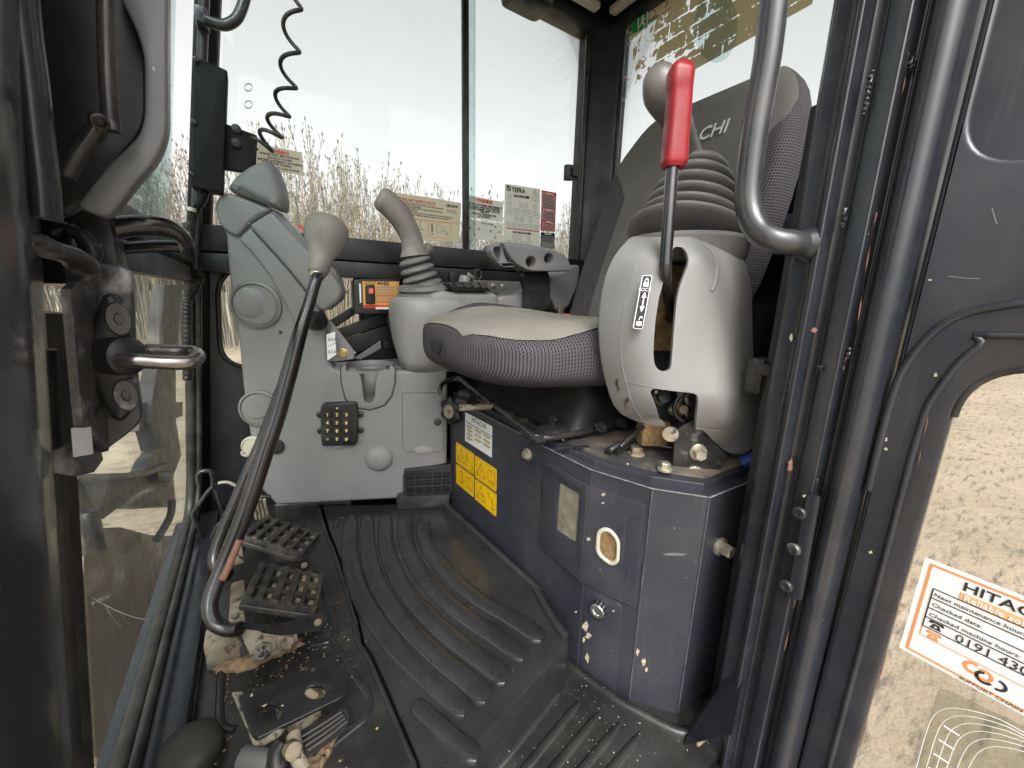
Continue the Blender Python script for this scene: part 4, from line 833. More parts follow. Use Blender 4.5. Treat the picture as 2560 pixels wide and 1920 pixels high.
for k in range(4): tube('groove_rib', [P(*p, pl=plL)+plL[3]*0.001 for p in z4([(800+k*18, 1470+k*26), (930+k*16, 1390+k*24), (1070+k*12, 1300+k*20)])], 0.0030, M['worn'], pl_, 8)
lk = thing('pedal_linkage', 'muddy pivot linkage and pin below the foot plate', 'linkage', P(*z4([(700, 1600)])[0], Z=0.0))
tube('link', [P(*p, Z=zz) for p, zz in zip(z4([(700, 1470), (650, 1560), (660, 1680)]), (0.055, 0.045, 0.03))], 0.010, M['worn'], lk, 10)
tube('link', [P(*p, Z=zz) for p, zz in zip(z4([(760, 1440), (780, 1560), (830, 1680)]), (0.055, 0.05, 0.04))], 0.0085, M['muddy'], lk, 10)
lathe('pin_head', P(*z4([(755, 1545)])[0], Z=0.062), (0.2, -0.8, 0.5), [(0.009, -0.01), (0.009, 0.005), (0.007, 0.0065), (0.0, 0.0065)], M['muddy'], lk, 16)
tube('roller', [P(*p, Z=0.03) for p in z4([(430, 1600), (620, 1620)])], 0.014, M['rubber_grey'], lk, 14)
tube('link', [P(*p, Z=zz) for p, zz in zip(z4([(560, 1480), (650, 1430), (680, 1400)]), (0.06, 0.065, 0.06))], 0.006, M['muddy'], lk, 8)
mud_pad('dried_mud', [P(*p, Z=0.001) for p in z4([(850, 1640), (900, 1540), (1000, 1480), (1060, 1440), (1000, 1560), (930, 1700), (900, 1760)])], 0.006, None, 'smear of dried mud beside the slotted pedal')
bu = thing('bump_stop', 'smooth black rubber bump stop on the floor by the sill', 'bump stop', P(478, 1890, Z=0))
c_ = P(478, 1895, Z=0.0); lathe('dome', c_, (0, 0, 1), [(0.036, 0.0), (0.037, 0.012), (0.034, 0.022), (0.026, 0.029), (0.012, 0.032), (0.0, 0.0325)], M['rubber'], bu, 26, sharp=60)
wl = thing('wire_bracket', 'black bent wire bracket standing by the far front corner', 'bracket', P(505, 1380, Y=1.08))
tube('wire', [P(*p, Y=1.08) for p in z5([(325, 200), (318, 130), (350, 95), (420, 95), (440, 150), (445, 215), (480, 290), (525, 470), (470, 560), (390, 680), (350, 650), (280, 470), (290, 420), (380, 290), (445, 215)])], 0.0055, M['rod'], wl, 8)
pp = tube('drain_hose', [P(x, y, Y=1.15) for x, y in ((545, 1208), (570, 1206), (600, 1222), (625, 1250))], 0.004, M['capwhite'], None, 8); tag(pp, 'thin cream hose behind the levers at the console foot', 'hose')
# ================================================================== grey front console
CA, CB = Vector((-0.12, 1.19, 0)), Vector((0.437, 0.977, 0))
plN = PL(CA, CB-CA, (0, 0, 1)); z7 = zm(500, 500); z2 = zm(500, 0)
con = thing('front_console', 'tall grey plastic console tower with round vents and cup holder', 'console', P(760, 1255, pl=plN))
INW = Vector((-plN[3].x, -plN[3].y, 0))
body = [(545, 508), (560, 492), (600, 486), (690, 526), (735, 575), (790, 640), (836, 677), (858, 728), (852, 748), (820, 775), (797, 768), (812, 812), (816, 860), (818, 902), (832, 922), (858, 929)]
notch = z7([(948, 1105), (985, 1100), (1030, 1112), (1045, 1150), (1058, 1270), (1068, 1305), (1095, 1315), (1120, 1305), (1132, 1270), (1142, 1150), (1152, 1110), (1200, 1100), (1222, 1105)])
tail = [(1010, 927), (1118, 925), (1119, 1000), (1117, 1160), (1010, 1190), (1010, 1250), (995, 1248), (840, 1256), (690, 1264), (650, 1222), (625, 1100), (605, 960), (596, 860), (585, 780), (572, 700), (563, 590), (547, 548)]
plate('body', plN, pix2(plN, body+notch+tail), M['console'], con, th=0.055, bev=0.010, res=4)
# raised shells of the tower head
def shell(name, pts, z, th, bev, m=None, r=0.012, lab=None, pl=plN): return plate(name, pl, rnd(pix2(pl, pts), r, 4), m or M['console'], con, th=th, bev=bev, z=z, label=lab, res=4)
shell('head_shell', z2([(108, 1320), (150, 1262), (200, 1252), (480, 1365), (335, 1450), (252, 1545), (160, 1490), (112, 1400)]), 0.012, 0.04, 0.009)
shell('monitor_shell', z7([(480, 78), (700, 320), (850, 450), (932, 588), (918, 648), (835, 712), (788, 715), (690, 578), (560, 422), (335, 172)]), 0.020, 0.06, 0.010)
shell('side_shell', z7([(252, 255), (332, 180), (560, 430), (690, 590), (735, 700), (660, 800), (618, 800), (560, 680), (450, 480), (330, 330)]), 0.008, 0.03, 0.006)
hood = rnd(pix2(plN, z2([(195, 1215), (240, 1150), (330, 1085), (420, 1048), (472, 1060), (500, 1110), (530, 1185), (550, 1295), (542, 1372), (470, 1345), (350, 1300), (205, 1248)])), 0.010, 4)
plate('hood', plN, hood, mat('hood_plastic', (0.175, 0.175, 0.178), 0.5, var=0.08, bump=(700, 0.15), dust=((0.4, 0.36, 0.3), 0.12, 7)), con, th=0.075, bev=0.022, z=0.022, res=5)
strokes('panel_joint', (plN[0]+plN[3]*0.0225, plN[1], plN[2], plN[3]), z2([(205, 1195), (300, 1230), (440, 1330), (520, 1370)]), M['ink'], con, 0.0008)
strokes('panel_joint', (plN[0]+plN[3]*0.0125, plN[1], plN[2], plN[3]), z2([(125, 1280), (250, 1390), (335, 1460)]), M['ink_grey'], con, 0.0007)
strokes('panel_joint', (plN[0]+plN[3]*0.0085, plN[1], plN[2], plN[3]), z7([(330, 178), (480, 320), (690, 585)]), M['ink_grey'], con, 0.0009)
strokes('red_tag', (plN[0]+plN[3]*0.0205, plN[1], plN[2], plN[3]), z2([(640, 1455), (690, 1515)]), M['ink_red'], con, 0.003)
def onN(p, h=0.0): return P(*p, pl=plN)+plN[3]*h
for (x, y, r_) in ((365, 680, 0.058), (392, 1350, 0.050)):
    c = onN(z7([(x, y)])[0]); ve = lathe('air_vent', c, plN[3], [(r_, -0.004), (r_*0.98, 0.006), (r_*0.86, 0.010), (r_*0.82, 0.006), (r_*0.80, 0.008), (r_*0.74, 0.0085), (r_*0.0, 0.0095)], M['console_dk'], con, 40)
    lathe('flap', c+plN[1]*(-r_*0.14)+plN[2]*(r_*0.10), plN[3]+plN[1]*0.12, [(r_*0.60, 0.006), (r_*0.60, 0.010), (r_*0.56, 0.012), (0.0, 0.013)], M['console'], ve, 34)
lathe('dome_cap', onN((948, 1146)), plN[3], [(0.038, -0.002), (0.037, 0.004), (0.030, 0.011), (0.018, 0.015), (0.0, 0.0165)], M['console'], con, 28, sharp=70)
lathe('screw_hole', onN(z7([(522, 858)])[0]), plN[3], [(0.0045, -0.001), (0.0045, 0.0012), (0.0, 0.0012)], M['ink'], con, 12)
# cup holder: bowl behind the notch, moulded front with its joint line
cu = onN(z7([(1090, 1180)])[0], -0.050)
zb = onN(z7([(1090, 1310)])[0]).z; zt = onN(z7([(1090, 1095)])[0]).z
vs = []; fs = []; nn = 24
for zz, rr_ in ((zt+0.006, 0.064), (zt-0.002, 0.058), (zb+0.006, 0.046), (zb, 0.040), (zb, 0.0)):
    for j in range(nn): a = 2*math.pi*j/nn; vs.append(Vector((cu.x+rr_*math.cos(a), cu.y+rr_*math.sin(a), zz)))
for i in range(4):
    for j in range(nn): fs.append((i*nn+j, (i)*nn+(j+1) % nn, (i+1)*nn+(j+1) % nn, (i+1)*nn+j))
# keep only the half of the bowl behind the console face
keep = [f for f in fs if sum((vs[k]-cu).dot(plN[3]) for k in f)/4 < 0.040]
chm = mesh('cup_bowl', vs, keep, M['console'], con, True)
cf = z7([(915, 1085), (945, 1062), (952, 1108), (1030, 1115), (1046, 1150), (1060, 1272), (1070, 1308), (1095, 1318), (1120, 1308), (1134, 1270), (1144, 1150), (1156, 1113), (1222, 1105), (1235, 1062), (1265, 1095), (1262, 1180), (1240, 1270), (1190, 1330), (1100, 1357), (1000, 1340), (945, 1285), (920, 1190)])
plate('cup_holder', plN, pix2(plN, cf), M['console'], con, th=0.020, bev=0.003, z=0.0045)
strokes('panel_joint', (plN[0]+plN[3]*0.0012, plN[1], plN[2], plN[3]), z7([(910, 1085), (915, 1190), (940, 1290), (1000, 1346), (1100, 1362), (1195, 1334), (1246, 1272), (1268, 1180), (1270, 1095)]), M['ink'], con, 0.0012)
hd = shell('hatch', z7([(1310, 1252), (1572, 1250), (1576, 1612), (1560, 1632), (1330, 1628), (1314, 1600)]), 0.0035, 0.006, 0.0015, r=0.010)
g_ = rnd(pix2(plN, z7([(1310, 1252), (1572, 1250), (1576, 1612), (1560, 1632), (1330, 1628), (1314, 1600)])), 0.010, 4)
cx_, cy_ = sum(p[0] for p in g_)/len(g_), sum(p[1] for p in g_)/len(g_)
plate('hatch_gap', plN, [(cx_+(a-cx_)*1.016, cy_+(b-cy_)*1.012) for a, b in g_], M['ink'], con, th=0.002, z=0.001)
lathe('screw', onN(z7([(1540, 1435)])[0], 0.0035), plN[3], [(0.011, 0), (0.011, 0.003), (0.008, 0.005), (0.004, 0.005), (0.003, 0.003), (0.0, 0.003)], M['rubber'], con, 18)
fn = pix2(plN, circ(*z7([(1448, 1618)])[0], 22, 10, 20)); plate('finger_notch', plN, fn, M['pod'], con, th=0.004, bev=0.0015, z=0.0055)
# shelf, gusset and gold bolt behind the cup holder
zsh = onN((930, 926)).z
sh = [onN((828, 926), -0.012), onN((866, 926), -0.012)]
hb = plate('shelf', PL((0, 0, zsh-0.001), (1, 0, 0), (0, 1, 0)), [(p.x, p.y) for p in (onN((815, 926), -0.02), onN((1118, 926), -0.02))]+[(0.52, 1.225), (0.0, 1.225)], M['console'], con, [[(cu.x+0.056*math.cos(2*math.pi*j/24), cu.y+0.056*math.sin(2*math.pi*j/24)) for j in range(24)]], th=0.006, bev=0.001)
plG = (plN[0]-plN[3]*0.03, plN[1], plN[2], plN[3])
plate('gusset', plG, rnd(pix2(plG, z7([(842, 765), (1000, 968), (1006, 1028), (880, 1045), (818, 1040), (818, 800)])), 0.006, 3), M['console'], con, th=0.010, bev=0.003, z=0.012)
bolt(P(*z7([(935, 990)])[0], pl=plG)+plN[3]*0.013, plN[3], 0.009, 0.008, M['brass'], con, 'gold_bolt')
tgp = (plN[0]+plN[3]*0.0015, plN[1], plN[2], plN[3])
dl = plate('diagram_label', tgp, pix2(tgp, z7([(820, 872), (876, 852), (884, 1000), (826, 1040)])), M['paper'], con, th=0.0006, z=0.002)
for a, b in (((822, 950), (880, 925)),): strokes('line', (tgp[0]+plN[3]*0.003, *tgp[1:]), z7([a, b]), M['ink_grey'], dl, 0.0006)
for k in range(3):
    for yy in (905, 985): strokes('diagram', (tgp[0]+plN[3]*0.003, *tgp[1:]), z7([(828+k*18, yy+14), (838+k*18, yy-14), (842+k*18, yy+6), (830+k*18, yy)]), M['ink_grey'], dl, 0.0006)
rk = lathe('round_latch', P(*z7([(768, 782)])[0], pl=plN)+plN[3]*0.012, plN[1]*0.8+plN[3]*0.5, [(0.024, -0.012), (0.024, 0.0), (0.020, 0.003), (0.022, 0.006), (0.022, 0.012), (0.012, 0.016), (0.0, 0.016)], M['black'], con, 24)
# keypad
kp = thing('keypad', 'black numeric keypad with yellow digits bolted to the grey console', 'keypad', onN((848, 1112)))
kout = z7([(800, 1312), (1008, 1300), (1022, 1310), (1030, 1380), (1026, 1560), (1010, 1580), (800, 1582), (795, 1560), (788, 1345)])
plate('housing', plN, rnd(pix2(plN, kout), 0.006, 3), M['black'], kp, th=0.022, bev=0.004, z=0.016)
for i in range(4):
    for j in range(3):
        p = z7([(838+j*60, 1378+i*51.5)])[0]; c = onN(p, 0.0165)
        key = box('key', c, (0.0175, 0.0155, 0.008), M['black'], kp, 0.003, basis=(plN[1], plN[2], plN[3]))
        a, b = to2(plN, c); s_ = '123456789*0#'[i*3+j]
        text('digit', s_, plN, a, b-(0.004 if s_ == '*' else 0), 0.0125, M['keyed'], key, 0.0209, 'CENTER', bold=0.0003)
lathe('indicator', onN(z7([(897, 1338)])[0], 0.016), plN[3], [(0.002, 0), (0.002, 0.0012), (0, 0.0014)], M['keyed'], kp, 10)
for x, y in ((778, 1388), (1042, 1386), (782, 1492), (1044, 1488)):
    lathe('lug', onN(z7([(x, y)])[0]), plN[3], [(0.008, 0), (0.008, 0.006), (0.005, 0.008), (0.003, 0.008), (0.003, 0.004), (0, 0.004)], M['black'], kp, 16)
plate('pale_clip', plN, pix2(plN, z7([(878, 1580), (930, 1578), (926, 1590), (882, 1594)])), M['ink_grey'], kp, th=0.012, z=0.012)
# ivory cap and socket behind the lever
cp = thing('socket_cap', 'ivory plastic socket cap low on the grey console', 'cap', onN((635, 1115)))
c = onN(z7([(352, 1590)])[0], 0.003); lathe('cap', c, plN[3], [(0.027, -0.003), (0.028, 0.006), (0.024, 0.010), (0.022, 0.008), (0.0, 0.009)], M['capwhite'], cp, 26)
tube('strap', [c+plN[1]*-0.020+plN[2]*-0.010, c+plN[1]*-0.030+plN[2]*-0.018, c+plN[1]*-0.022+plN[2]*-0.026, c+plN[1]*0.0+plN[2]*-0.024], 0.0035, M['capwhite'], cp, 8)
lathe('socket', onN(z7([(495, 1595)])[0], 0.002), plN[3], [(0.020, -0.002), (0.020, 0.004), (0.015, 0.005), (0.014, -0.001), (0.0, -0.001)], M['black'], cp, 22)
# grille at the foot
gl_ = thing('air_grille', 'dark square grid air grille at the foot of the console', 'grille', onN((1065, 1210)))
plV = PL(onN((1065, 1215), 0.012), plN[1], (0, 0, 1))
plate('frame', plV, rnd(pix2(plV, [(1010, 1175), (1128, 1162), (1132, 1232), (1012, 1240)]), 0.003, 2), M['frame_in'], gl_, [[to2(plV, P(x, y, pl=plV)) for x, y in ((1017+i*22.4, 1186-i*1.2+j*17), (1035+i*22.4, 1185-i*1.2+j*17), (1035+i*22.4, 1199-i*1.2+j*17), (1017+i*22.4, 1200-i*1.2+j*17))] for i in range(5) for j in range(3)], th=0.012, bev=0.001)
box('duct', onN((1065, 1210), -0.03), (0.15, 0.05, 0.11), M['ink'], gl_, 0.002, basis=(plN[1], -plN[3], (0, 0, 1)))
# ================================================================== switch box with orange label, dark bars behind
hb_ = thing('switch_box', 'small black switch box with an orange instruction label', 'switch box', P(930, 770, Y=1.16))
plO = PL((0, 1.15, 0), (1, 0, 0), (0, 0, 1))
plate('housing', plO, rnd(pix2(plO, z7([(990, 520), (1040, 510), (1300, 512), (1300, 735), (1020, 742), (1000, 725)])), 0.006, 3), M['black'], hb_, th=0.03, bev=0.004)
lb = plate('label', plO, pix2(plO, z7([(1052, 525), (1290, 528), (1290, 700), (1058, 700)])), M['orange'], hb_, th=0.0006, z=0.001)
plate('red_band', plO, pix2(plO, z7([(1058, 680), (1290, 682), (1290, 700), (1058, 700)])), M['ink_red'], lb, th=0.0004, z=0.0016)
plate('white_tag', plO, pix2(plO, z7([(1138, 694), (1230, 694), (1230, 708), (1138, 708)])), M['paper'], lb, th=0.0004, z=0.0022)
plate('logo_square', plO, pix2(plO, z7([(1152, 532), (1168, 532), (1168, 548), (1152, 548)])), M['ink'], lb, th=0.0004, z=0.0016)
q = to2(plO, P(*z7([(1172, 542)])[0], pl=plO)); text('lettering', 'Hill', plO, q[0], q[1], 0.016, M['ink'], lb, 0.0016, bold=0.0004)
q = to2(plO, P(*z7([(1066, 536)])[0], pl=plO)); text('lettering', 'COUPLER\nRELEASE', plO, q[0], q[1], 0.0075, M['ink'], lb, 0.0016)
for k in range(8): strokes('text_line', (plO[0]+plO[3]*0.0015, *plO[1:]), z7([(1145, 568+k*13.5), (1260, 567+k*13.5)]), M['ink_red'] if k in (4, 7) else M['ink_grey'], lb, 0.0012)
swb = plate('rocker', plO, rnd(pix2(plO, z7([(1070, 552), (1128, 552), (1132, 672), (1072, 672)])), 0.004, 3), M['black'], hb_, th=0.012, bev=0.003, z=0.010)
plate('red_lens', plO, rnd(pix2(plO, z7([(1088, 572), (1116, 572), (1116, 606), (1088, 606)])), 0.002, 2), mat('red_lens', (0.75, 0.16, 0.10), 0.35), swb, th=0.004, z=0.0125)
plate('pale_side', plO, pix2(plO, z7([(1030, 540), (1042, 545), (1045, 665), (1036, 668)])), M['ink_white'], hb_, th=0.001, z=0.001)
db = thing('side_tray', 'dark folded steel tray and bars behind the grey console', 'tray', P(900, 880, Y=1.2))
for pts in ([(845, 775), (1000, 680), (1010, 735), (870, 830)], [(880, 840), (1180, 730), (1240, 735), (1250, 790), (930, 900)], [(935, 900), (1240, 800), (1262, 880), (1010, 990)], [(1180, 910), (1270, 900), (1275, 965), (1185, 965)]):
    pl = PL((0, 1.205, 0), (1, 0, 0), (0, 0, 1)); plate('bar', pl, pix2(pl, z7(pts)), M['frame_in'], db, th=0.012, bev=0.003, z=random.uniform(0, 0.012))
pl = PL((0, 1.19, 0), (1, 0, 0), (0, 0, 1)); plate('tray_edge', pl, pix2(pl, z7([(1000, 1025), (1170, 912), (1175, 960), (1040, 1035)])), M['console'], db, th=0.006, bev=0.001)
tube('loom', [P(*p, Y=1.16) for p in z7([(1225, 720), (1222, 780), (1235, 840), (1245, 900)])], 0.006, M['black'], db, 8, 20, rfun=lambda t: 1+0.12*math.sin(t*200))
# ================================================================== seat box
sb = thing('seat_box', 'dark blue grey folded steel seat box with chipped paint and warning decals', 'seat box', (0.6, 0.6, -0.09))
ZB = 0.320
cr = [(0.440, 0.985), (0.443, 0.527), (0.447, 0.428), (0.481, 0.331), (0.532, 0.270), (0.700, 0.262)]
ring = cr + [(0.74, 0.30), (1.10, 0.30), (1.10, 0.985)]
prism('shell', [Vector((x, y, ZB)) for x, y in ring], (0, 0, -0.41), M['navy'], sb, 0.0025, 2, smooth=False)
# dusty top deck set back behind a folded hem
hem = [(0.452, 0.985), (0.455, 0.53), (0.460, 0.435), (0.493, 0.343), (0.541, 0.285), (0.70, 0.278), (0.74, 0.315), (1.08, 0.315), (1.08, 0.98)]
dk = mat('dusty_deck', (0.040, 0.038, 0.036), 0.7, var=0.4, vscale=12, dust=((0.34, 0.26, 0.17), 0.75, 9), spots=((0.5, 0.42, 0.3), 50, 0.15))
prism('hem', [Vector((x, y, ZB+0.012)) for x, y in hem], (0, 0, -0.02), M['navy'], sb, 0.002, smooth=False)
prism('deck', [Vector((x+0.016 if i < 6 else x, y+(0.010 if i in (3, 4, 5) else 0), ZB+0.016)) for i, (x, y) in enumerate(hem)], (0, 0, -0.02), dk, sb, 0.002)
def facet(i):
    a, b = Vector((*cr[i], 0)), Vector((*cr[i+1], 0)); return PL(a, b-a, (0, 0, 1))
F1, F2, F3, F4 = facet(0), facet(2), facet(3), facet(4)
F1b = facet(1); z7b = zm(1350, 1100)
plate('cover', F1, rnd(pix2(F1, z7b([(34, 140), (318, 292), (268, 918), (4, 690)])), [0.008, 0.0005, 0.0005, 0.012], 4), M['navy'], sb, [rnd(pix2(F1, z7b([(135, 275), (262, 345), (238, 662), (114, 580)])), 0.006, 4)], th=0.003, bev=0.0007, z=0.0025)
plate('inspection_slot', F1, pix2(F1, z7b([(128, 268), (268, 340), (244, 668), (108, 588)])), M['olive'], sb, th=0.001, z=0.0008)
ovl = pix2(F2, circ(*z7b([(447, 684)])[0], 30, 49)); ovi = pix2(F2, circ(*z7b([(447, 684)])[0], 20, 37))
ovl = rnd(pix2(F2, z7b([(375, 570), (452, 555), (525, 640), (518, 790), (470, 812), (362, 730)])), 0.018, 6)
ovc = (sum(p[0] for p in ovl)/len(ovl), sum(p[1] for p in ovl)/len(ovl)); ovi = [(ovc[0]+(a-ovc[0])*0.70, ovc[1]+(b-ovc[1])*0.79) for a, b in ovl]
plate('cover', F2, rnd(pix2(F2, z7b([(322, 294), (690, 418), (686, 440), (622, 1085), (600, 1080), (272, 918)])), [0.0005, 0.010, 0.004, 0.008, 0.004, 0.0005], 4), M['navy'], sb, [ovi], th=0.003, bev=0.0007, z=0.0025)
plate('grommet', F2, ovl, M['capwhite'], sb, [ovi], th=0.008, bev=0.003, z=0.0065)
plate('hole_lining', F2, [(ovc[0]+(a-ovc[0])*0.8, ovc[1]+(b-ovc[1])*0.85) for a, b in ovl], M['foam'], sb, th=0.001, z=0.0008)
plate('lower_flap', F2, rnd(pix2(F2, z7b([(298, 962), (318, 965), (520, 1062), (540, 1105), (488, 1632), (262, 1530)])), [0.003, 0.003, 0.008, 0.008, 0.003, 0.003], 3), M['navy'], sb, th=0.003, bev=0.0007, z=0.0025)
kb = P(*z7b([(392, 1078)])[0], pl=F2)+F2[3]*0.004
kn_ = lathe('knurled_knob', kb, F2[3], [(0.0135, 0), (0.0135, 0.011), (0.012, 0.0125), (0.007, 0.0125), (0.006, 0.0105), (0.0, 0.0105)], M['steel'], sb, 22)
for k in range(12):
    a = 2*math.pi*k/12; box('knurl', kb+F2[3]*0.006+(F2[1]*math.cos(a)+F2[2]*math.sin(a))*0.0135, (0.0035, 0.0016, 0.011), M['black'], kn_, 0.0004, basis=(F2[1]*-math.sin(a)+F2[2]*math.cos(a), F2[1]*math.cos(a)+F2[2]*math.sin(a), F2[3]))
bolt(P(*z7b([(1162, 686)])[0], pl=F4)+F4[3]*0.001, F4[3], 0.0105, 0.020, M['zinc'], sb)
bolt(P(1320, 1135, pl=F1)+F1[3]*0.001, F1[3], 0.009, 0.010, M['zinc'], sb)
strokes('dark_seam', (F1[0]+F1[3]*0.0008, *F1[1:]), [(1353, 1206), (1356, 1290)], M['ink'], sb, 0.0018)
# printed labels on the front of the box
zl = zm(1120, 1020, 160/915.0)
pF = (F1[0]+F1[3]*0.0012, *F1[1:])
M['gold'] = mat('label_gold', (0.72, 0.50, 0.13), 0.4, var=0.05)
lb1 = plate('contact_label', F1, pix2(F1, zl([(250, 60), (635, 262), (627, 710), (247, 465)])), M['paper'], sb, th=0.0005, z=0.0008, label='white service contact label')
A0 = to2(F1, P(*zl([(345, 160)])[0], pl=F1)); B0 = to2(F1, P(*zl([(525, 255)])[0], pl=F1))
wf = (B0[0]-A0[0]); text('lettering', 'HITACHI', F1, A0[0], A0[1], wf/3.55, M['ink'], lb1, 0.0012)
A1 = to2(F1, P(*zl([(262, 190)])[0], pl=F1)); B1 = to2(F1, P(*zl([(618, 372)])[0], pl=F1)); text('lettering', 'FOR SERVICE OR PARTS CONTACT BELOW', F1, A1[0], A1[1], (B1[0]-A1[0])/18.6, M['ink'], lb1, 0.0012)
for c_, (x0_, x1_, y0_, sl) in enumerate(((265, 360, 240, 0.55), (378, 485, 300, 0.58), (502, 612, 372, 0.60))):
    for k in range(4 if c_ == 0 else 3):
        yy = y0_+k*57 if c_ == 0 else y0_+k*66
        plate('yellow_bar', F1, pix2(F1, zl([(x0_, yy-10), (x1_, yy+sl*(x1_-x0_)-10), (x1_, yy+sl*(x1_-x0_)+12), (x0_, yy+12)])), M['gold'], lb1, th=0.0003, z=0.0011)
        strokes('text_line', pF, zl([(x0_+12, yy+4), (x1_-12, yy+sl*(x1_-x0_)-6)]), M['ink'], lb1, 0.0009)
        for q in (1, 2): strokes('text_line', pF, zl([(x0_+4, yy+q*16+6), (x1_-28, yy+sl*(x1_-x0_-30)+q*16+6)]), M['ink_grey'], lb1, 0.0004)
def decal(c, kind):
    d = plate('warning_decal', F1, rnd(pix2(F1, zl(c)), 0.004, 3), M['yellow'], sb, th=0.0006, z=0.0009, label=kind[1])
    def bl(s, t): a = [Vector(p) for p in c]; q = (a[0]*(1-s)+a[1]*s)*(1-t)+(a[3]*(1-s)+a[2]*s)*t; return tuple(q)
    def st_(pts, r=0.0007): strokes('pictogram', (F1[0]+F1[3]*0.0013, *F1[1:]), zl([bl(*p) for p in pts]), M['ink'], d, r)
    st_([(0.06, 0.07), (0.94, 0.07), (0.94, 0.93), (0.06, 0.93), (0.06, 0.07)], 0.0003); st_([(0.5, 0.07), (0.5, 0.93)], 0.0003)
    def tri(x): st_([(x, 0.18), (x+0.19, 0.80), (x-0.19, 0.80), (x, 0.18)], 0.0009)
    def book(x): st_([(x-0.15, 0.28), (x-0.02, 0.24), (x, 0.28), (x+0.02, 0.24), (x+0.15, 0.28), (x+0.15, 0.74), (x+0.02, 0.70), (x, 0.74), (x-0.02, 0.70), (x-0.15, 0.74), (x-0.15, 0.28)], 0.0008); st_([(x, 0.28), (x, 0.74)], 0.0006); st_([(x-0.13, 0.80), (x+0.18, 0.80)], 0.0008)
    k = kind[0]
    if k != 'fuel': tri(0.27)
    if k == 'rail': st_([(0.58, 0.15), (0.58, 0.85)], 0.0012); st_([(0.64, 0.35), (0.74, 0.58)], 0.0009); st_([(0.80, 0.66), (0.92, 0.66), (0.92, 0.86), (0.80, 0.86), (0.80, 0.66)]); st_([(0.24, 0.5), (0.32, 0.5), (0.32, 0.62), (0.2, 0.62)])
    if k == 'read': st_([(0.27, 0.42), (0.27, 0.62)], 0.0013); st_([(0.27, 0.68), (0.27, 0.72)], 0.0013); book(0.74)
    if k == 'fuel': st_([(0.2, 0.22), (0.34, 0.22), (0.34, 0.78), (0.2, 0.78), (0.2, 0.22)], 0.0010); st_([(0.2, 0.45), (0.34, 0.45)]); st_([(0.36, 0.3), (0.42, 0.4), (0.42, 0.7), (0.37, 0.7)]); book(0.74)
    if k == 'tool': st_([(0.22, 0.6), (0.3, 0.5), (0.3, 0.66), (0.36, 0.6)]); st_([(0.57, 0.2), (0.62, 0.28), (0.66, 0.22)]); st_([(0.58, 0.36), (0.72, 0.38)]); st_([(0.76, 0.36), (0.84, 0.44), (0.76, 0.52), (0.84, 0.58), (0.78, 0.64)]); st_([(0.74, 0.76), (0.84, 0.74), (0.88, 0.82), (0.78, 0.84)], 0.001)
decal([(120, 482), (378, 658), (372, 955), (120, 770)], ('rail', 'yellow decal with triangle and falling arrow'))
decal([(392, 675), (698, 878), (692, 1200), (390, 985)], ('read', 'yellow decal with exclamation triangle and open book'))
decal([(120, 795), (376, 985), (370, 1278), (120, 1070)], ('fuel', 'yellow decal with fuel pump and open book'))
decal([(392, 1010), (695, 1235), (690, 1555), (390, 1300)], ('tool', 'yellow decal with triangle and key symbols'))
def splash(pl, zf, x, y, sx, sy, m, parent, seed=0, name='paint_chip', z=0.0008):
    rr = random.Random(seed+int(x*7+y)); n_ = 13; pts = [(x+sx*math.cos(2*math.pi*k/n_)*rr.uniform(0.45, 1.2), y+sy*math.sin(2*math.pi*k/n_)*rr.uniform(0.45, 1.2)) for k in range(n_)]
    return plate(name, pl, pix2(pl, zf(pts)), m, parent, th=0.0008, z=z)
mudm = mat('dried_splash', (0.40, 0.34, 0.24), 0.85, var=0.35, vscale=120)
for x, y, sx, sy in ((298, 1200, 22, 40), (318, 1262, 22, 22), (312, 1405, 14, 30), (288, 1290, 9, 16), (238, 1108, 8, 10), (480, 1100, 8, 9)): splash(F2, z7b, x, y, sx, sy, mudm, sb, z=0.0034)
for x, y, sx, sy in ((632, 1372, 11, 28), (672, 1440, 14, 34), (690, 1488, 10, 20)): splash(F3, z7b, x, y, sx, sy, mudm, sb)
for x, y, sx, sy in ((415, 348, 13, 12), (320, 636, 16, 14), (412, 404, 8, 6)): splash(F2, z7b, x, y, sx, sy, mudm, sb, z=0.0034)
splash(F3, z7b, 880, 740, 95, 12, mat('rubbed_paint', (0.12, 0.125, 0.135), 0.6), sb)
edge_m = mat('worn_lit_edge', (0.17, 0.175, 0.185), 0.45, var=0.4, vscale=90)
tube('worn_lit_edge', [Vector((x-0.0006, y-0.0006, ZB-0.0006)) for x, y in cr], 0.0011, edge_m, sb, 6, 0)
for x, y in (cr[3], cr[4]): tube('worn_lit_edge', [Vector((x-0.0004, y-0.0006, z)) for z in (ZB-0.002, 0.1, -0.085)], 0.0013, mat('fold_highlight', (0.075, 0.078, 0.088), 0.4, var=0.5, vscale=30), sb, 6, 0)  # paler strips down two vertical folds: the light's highlight put into colour
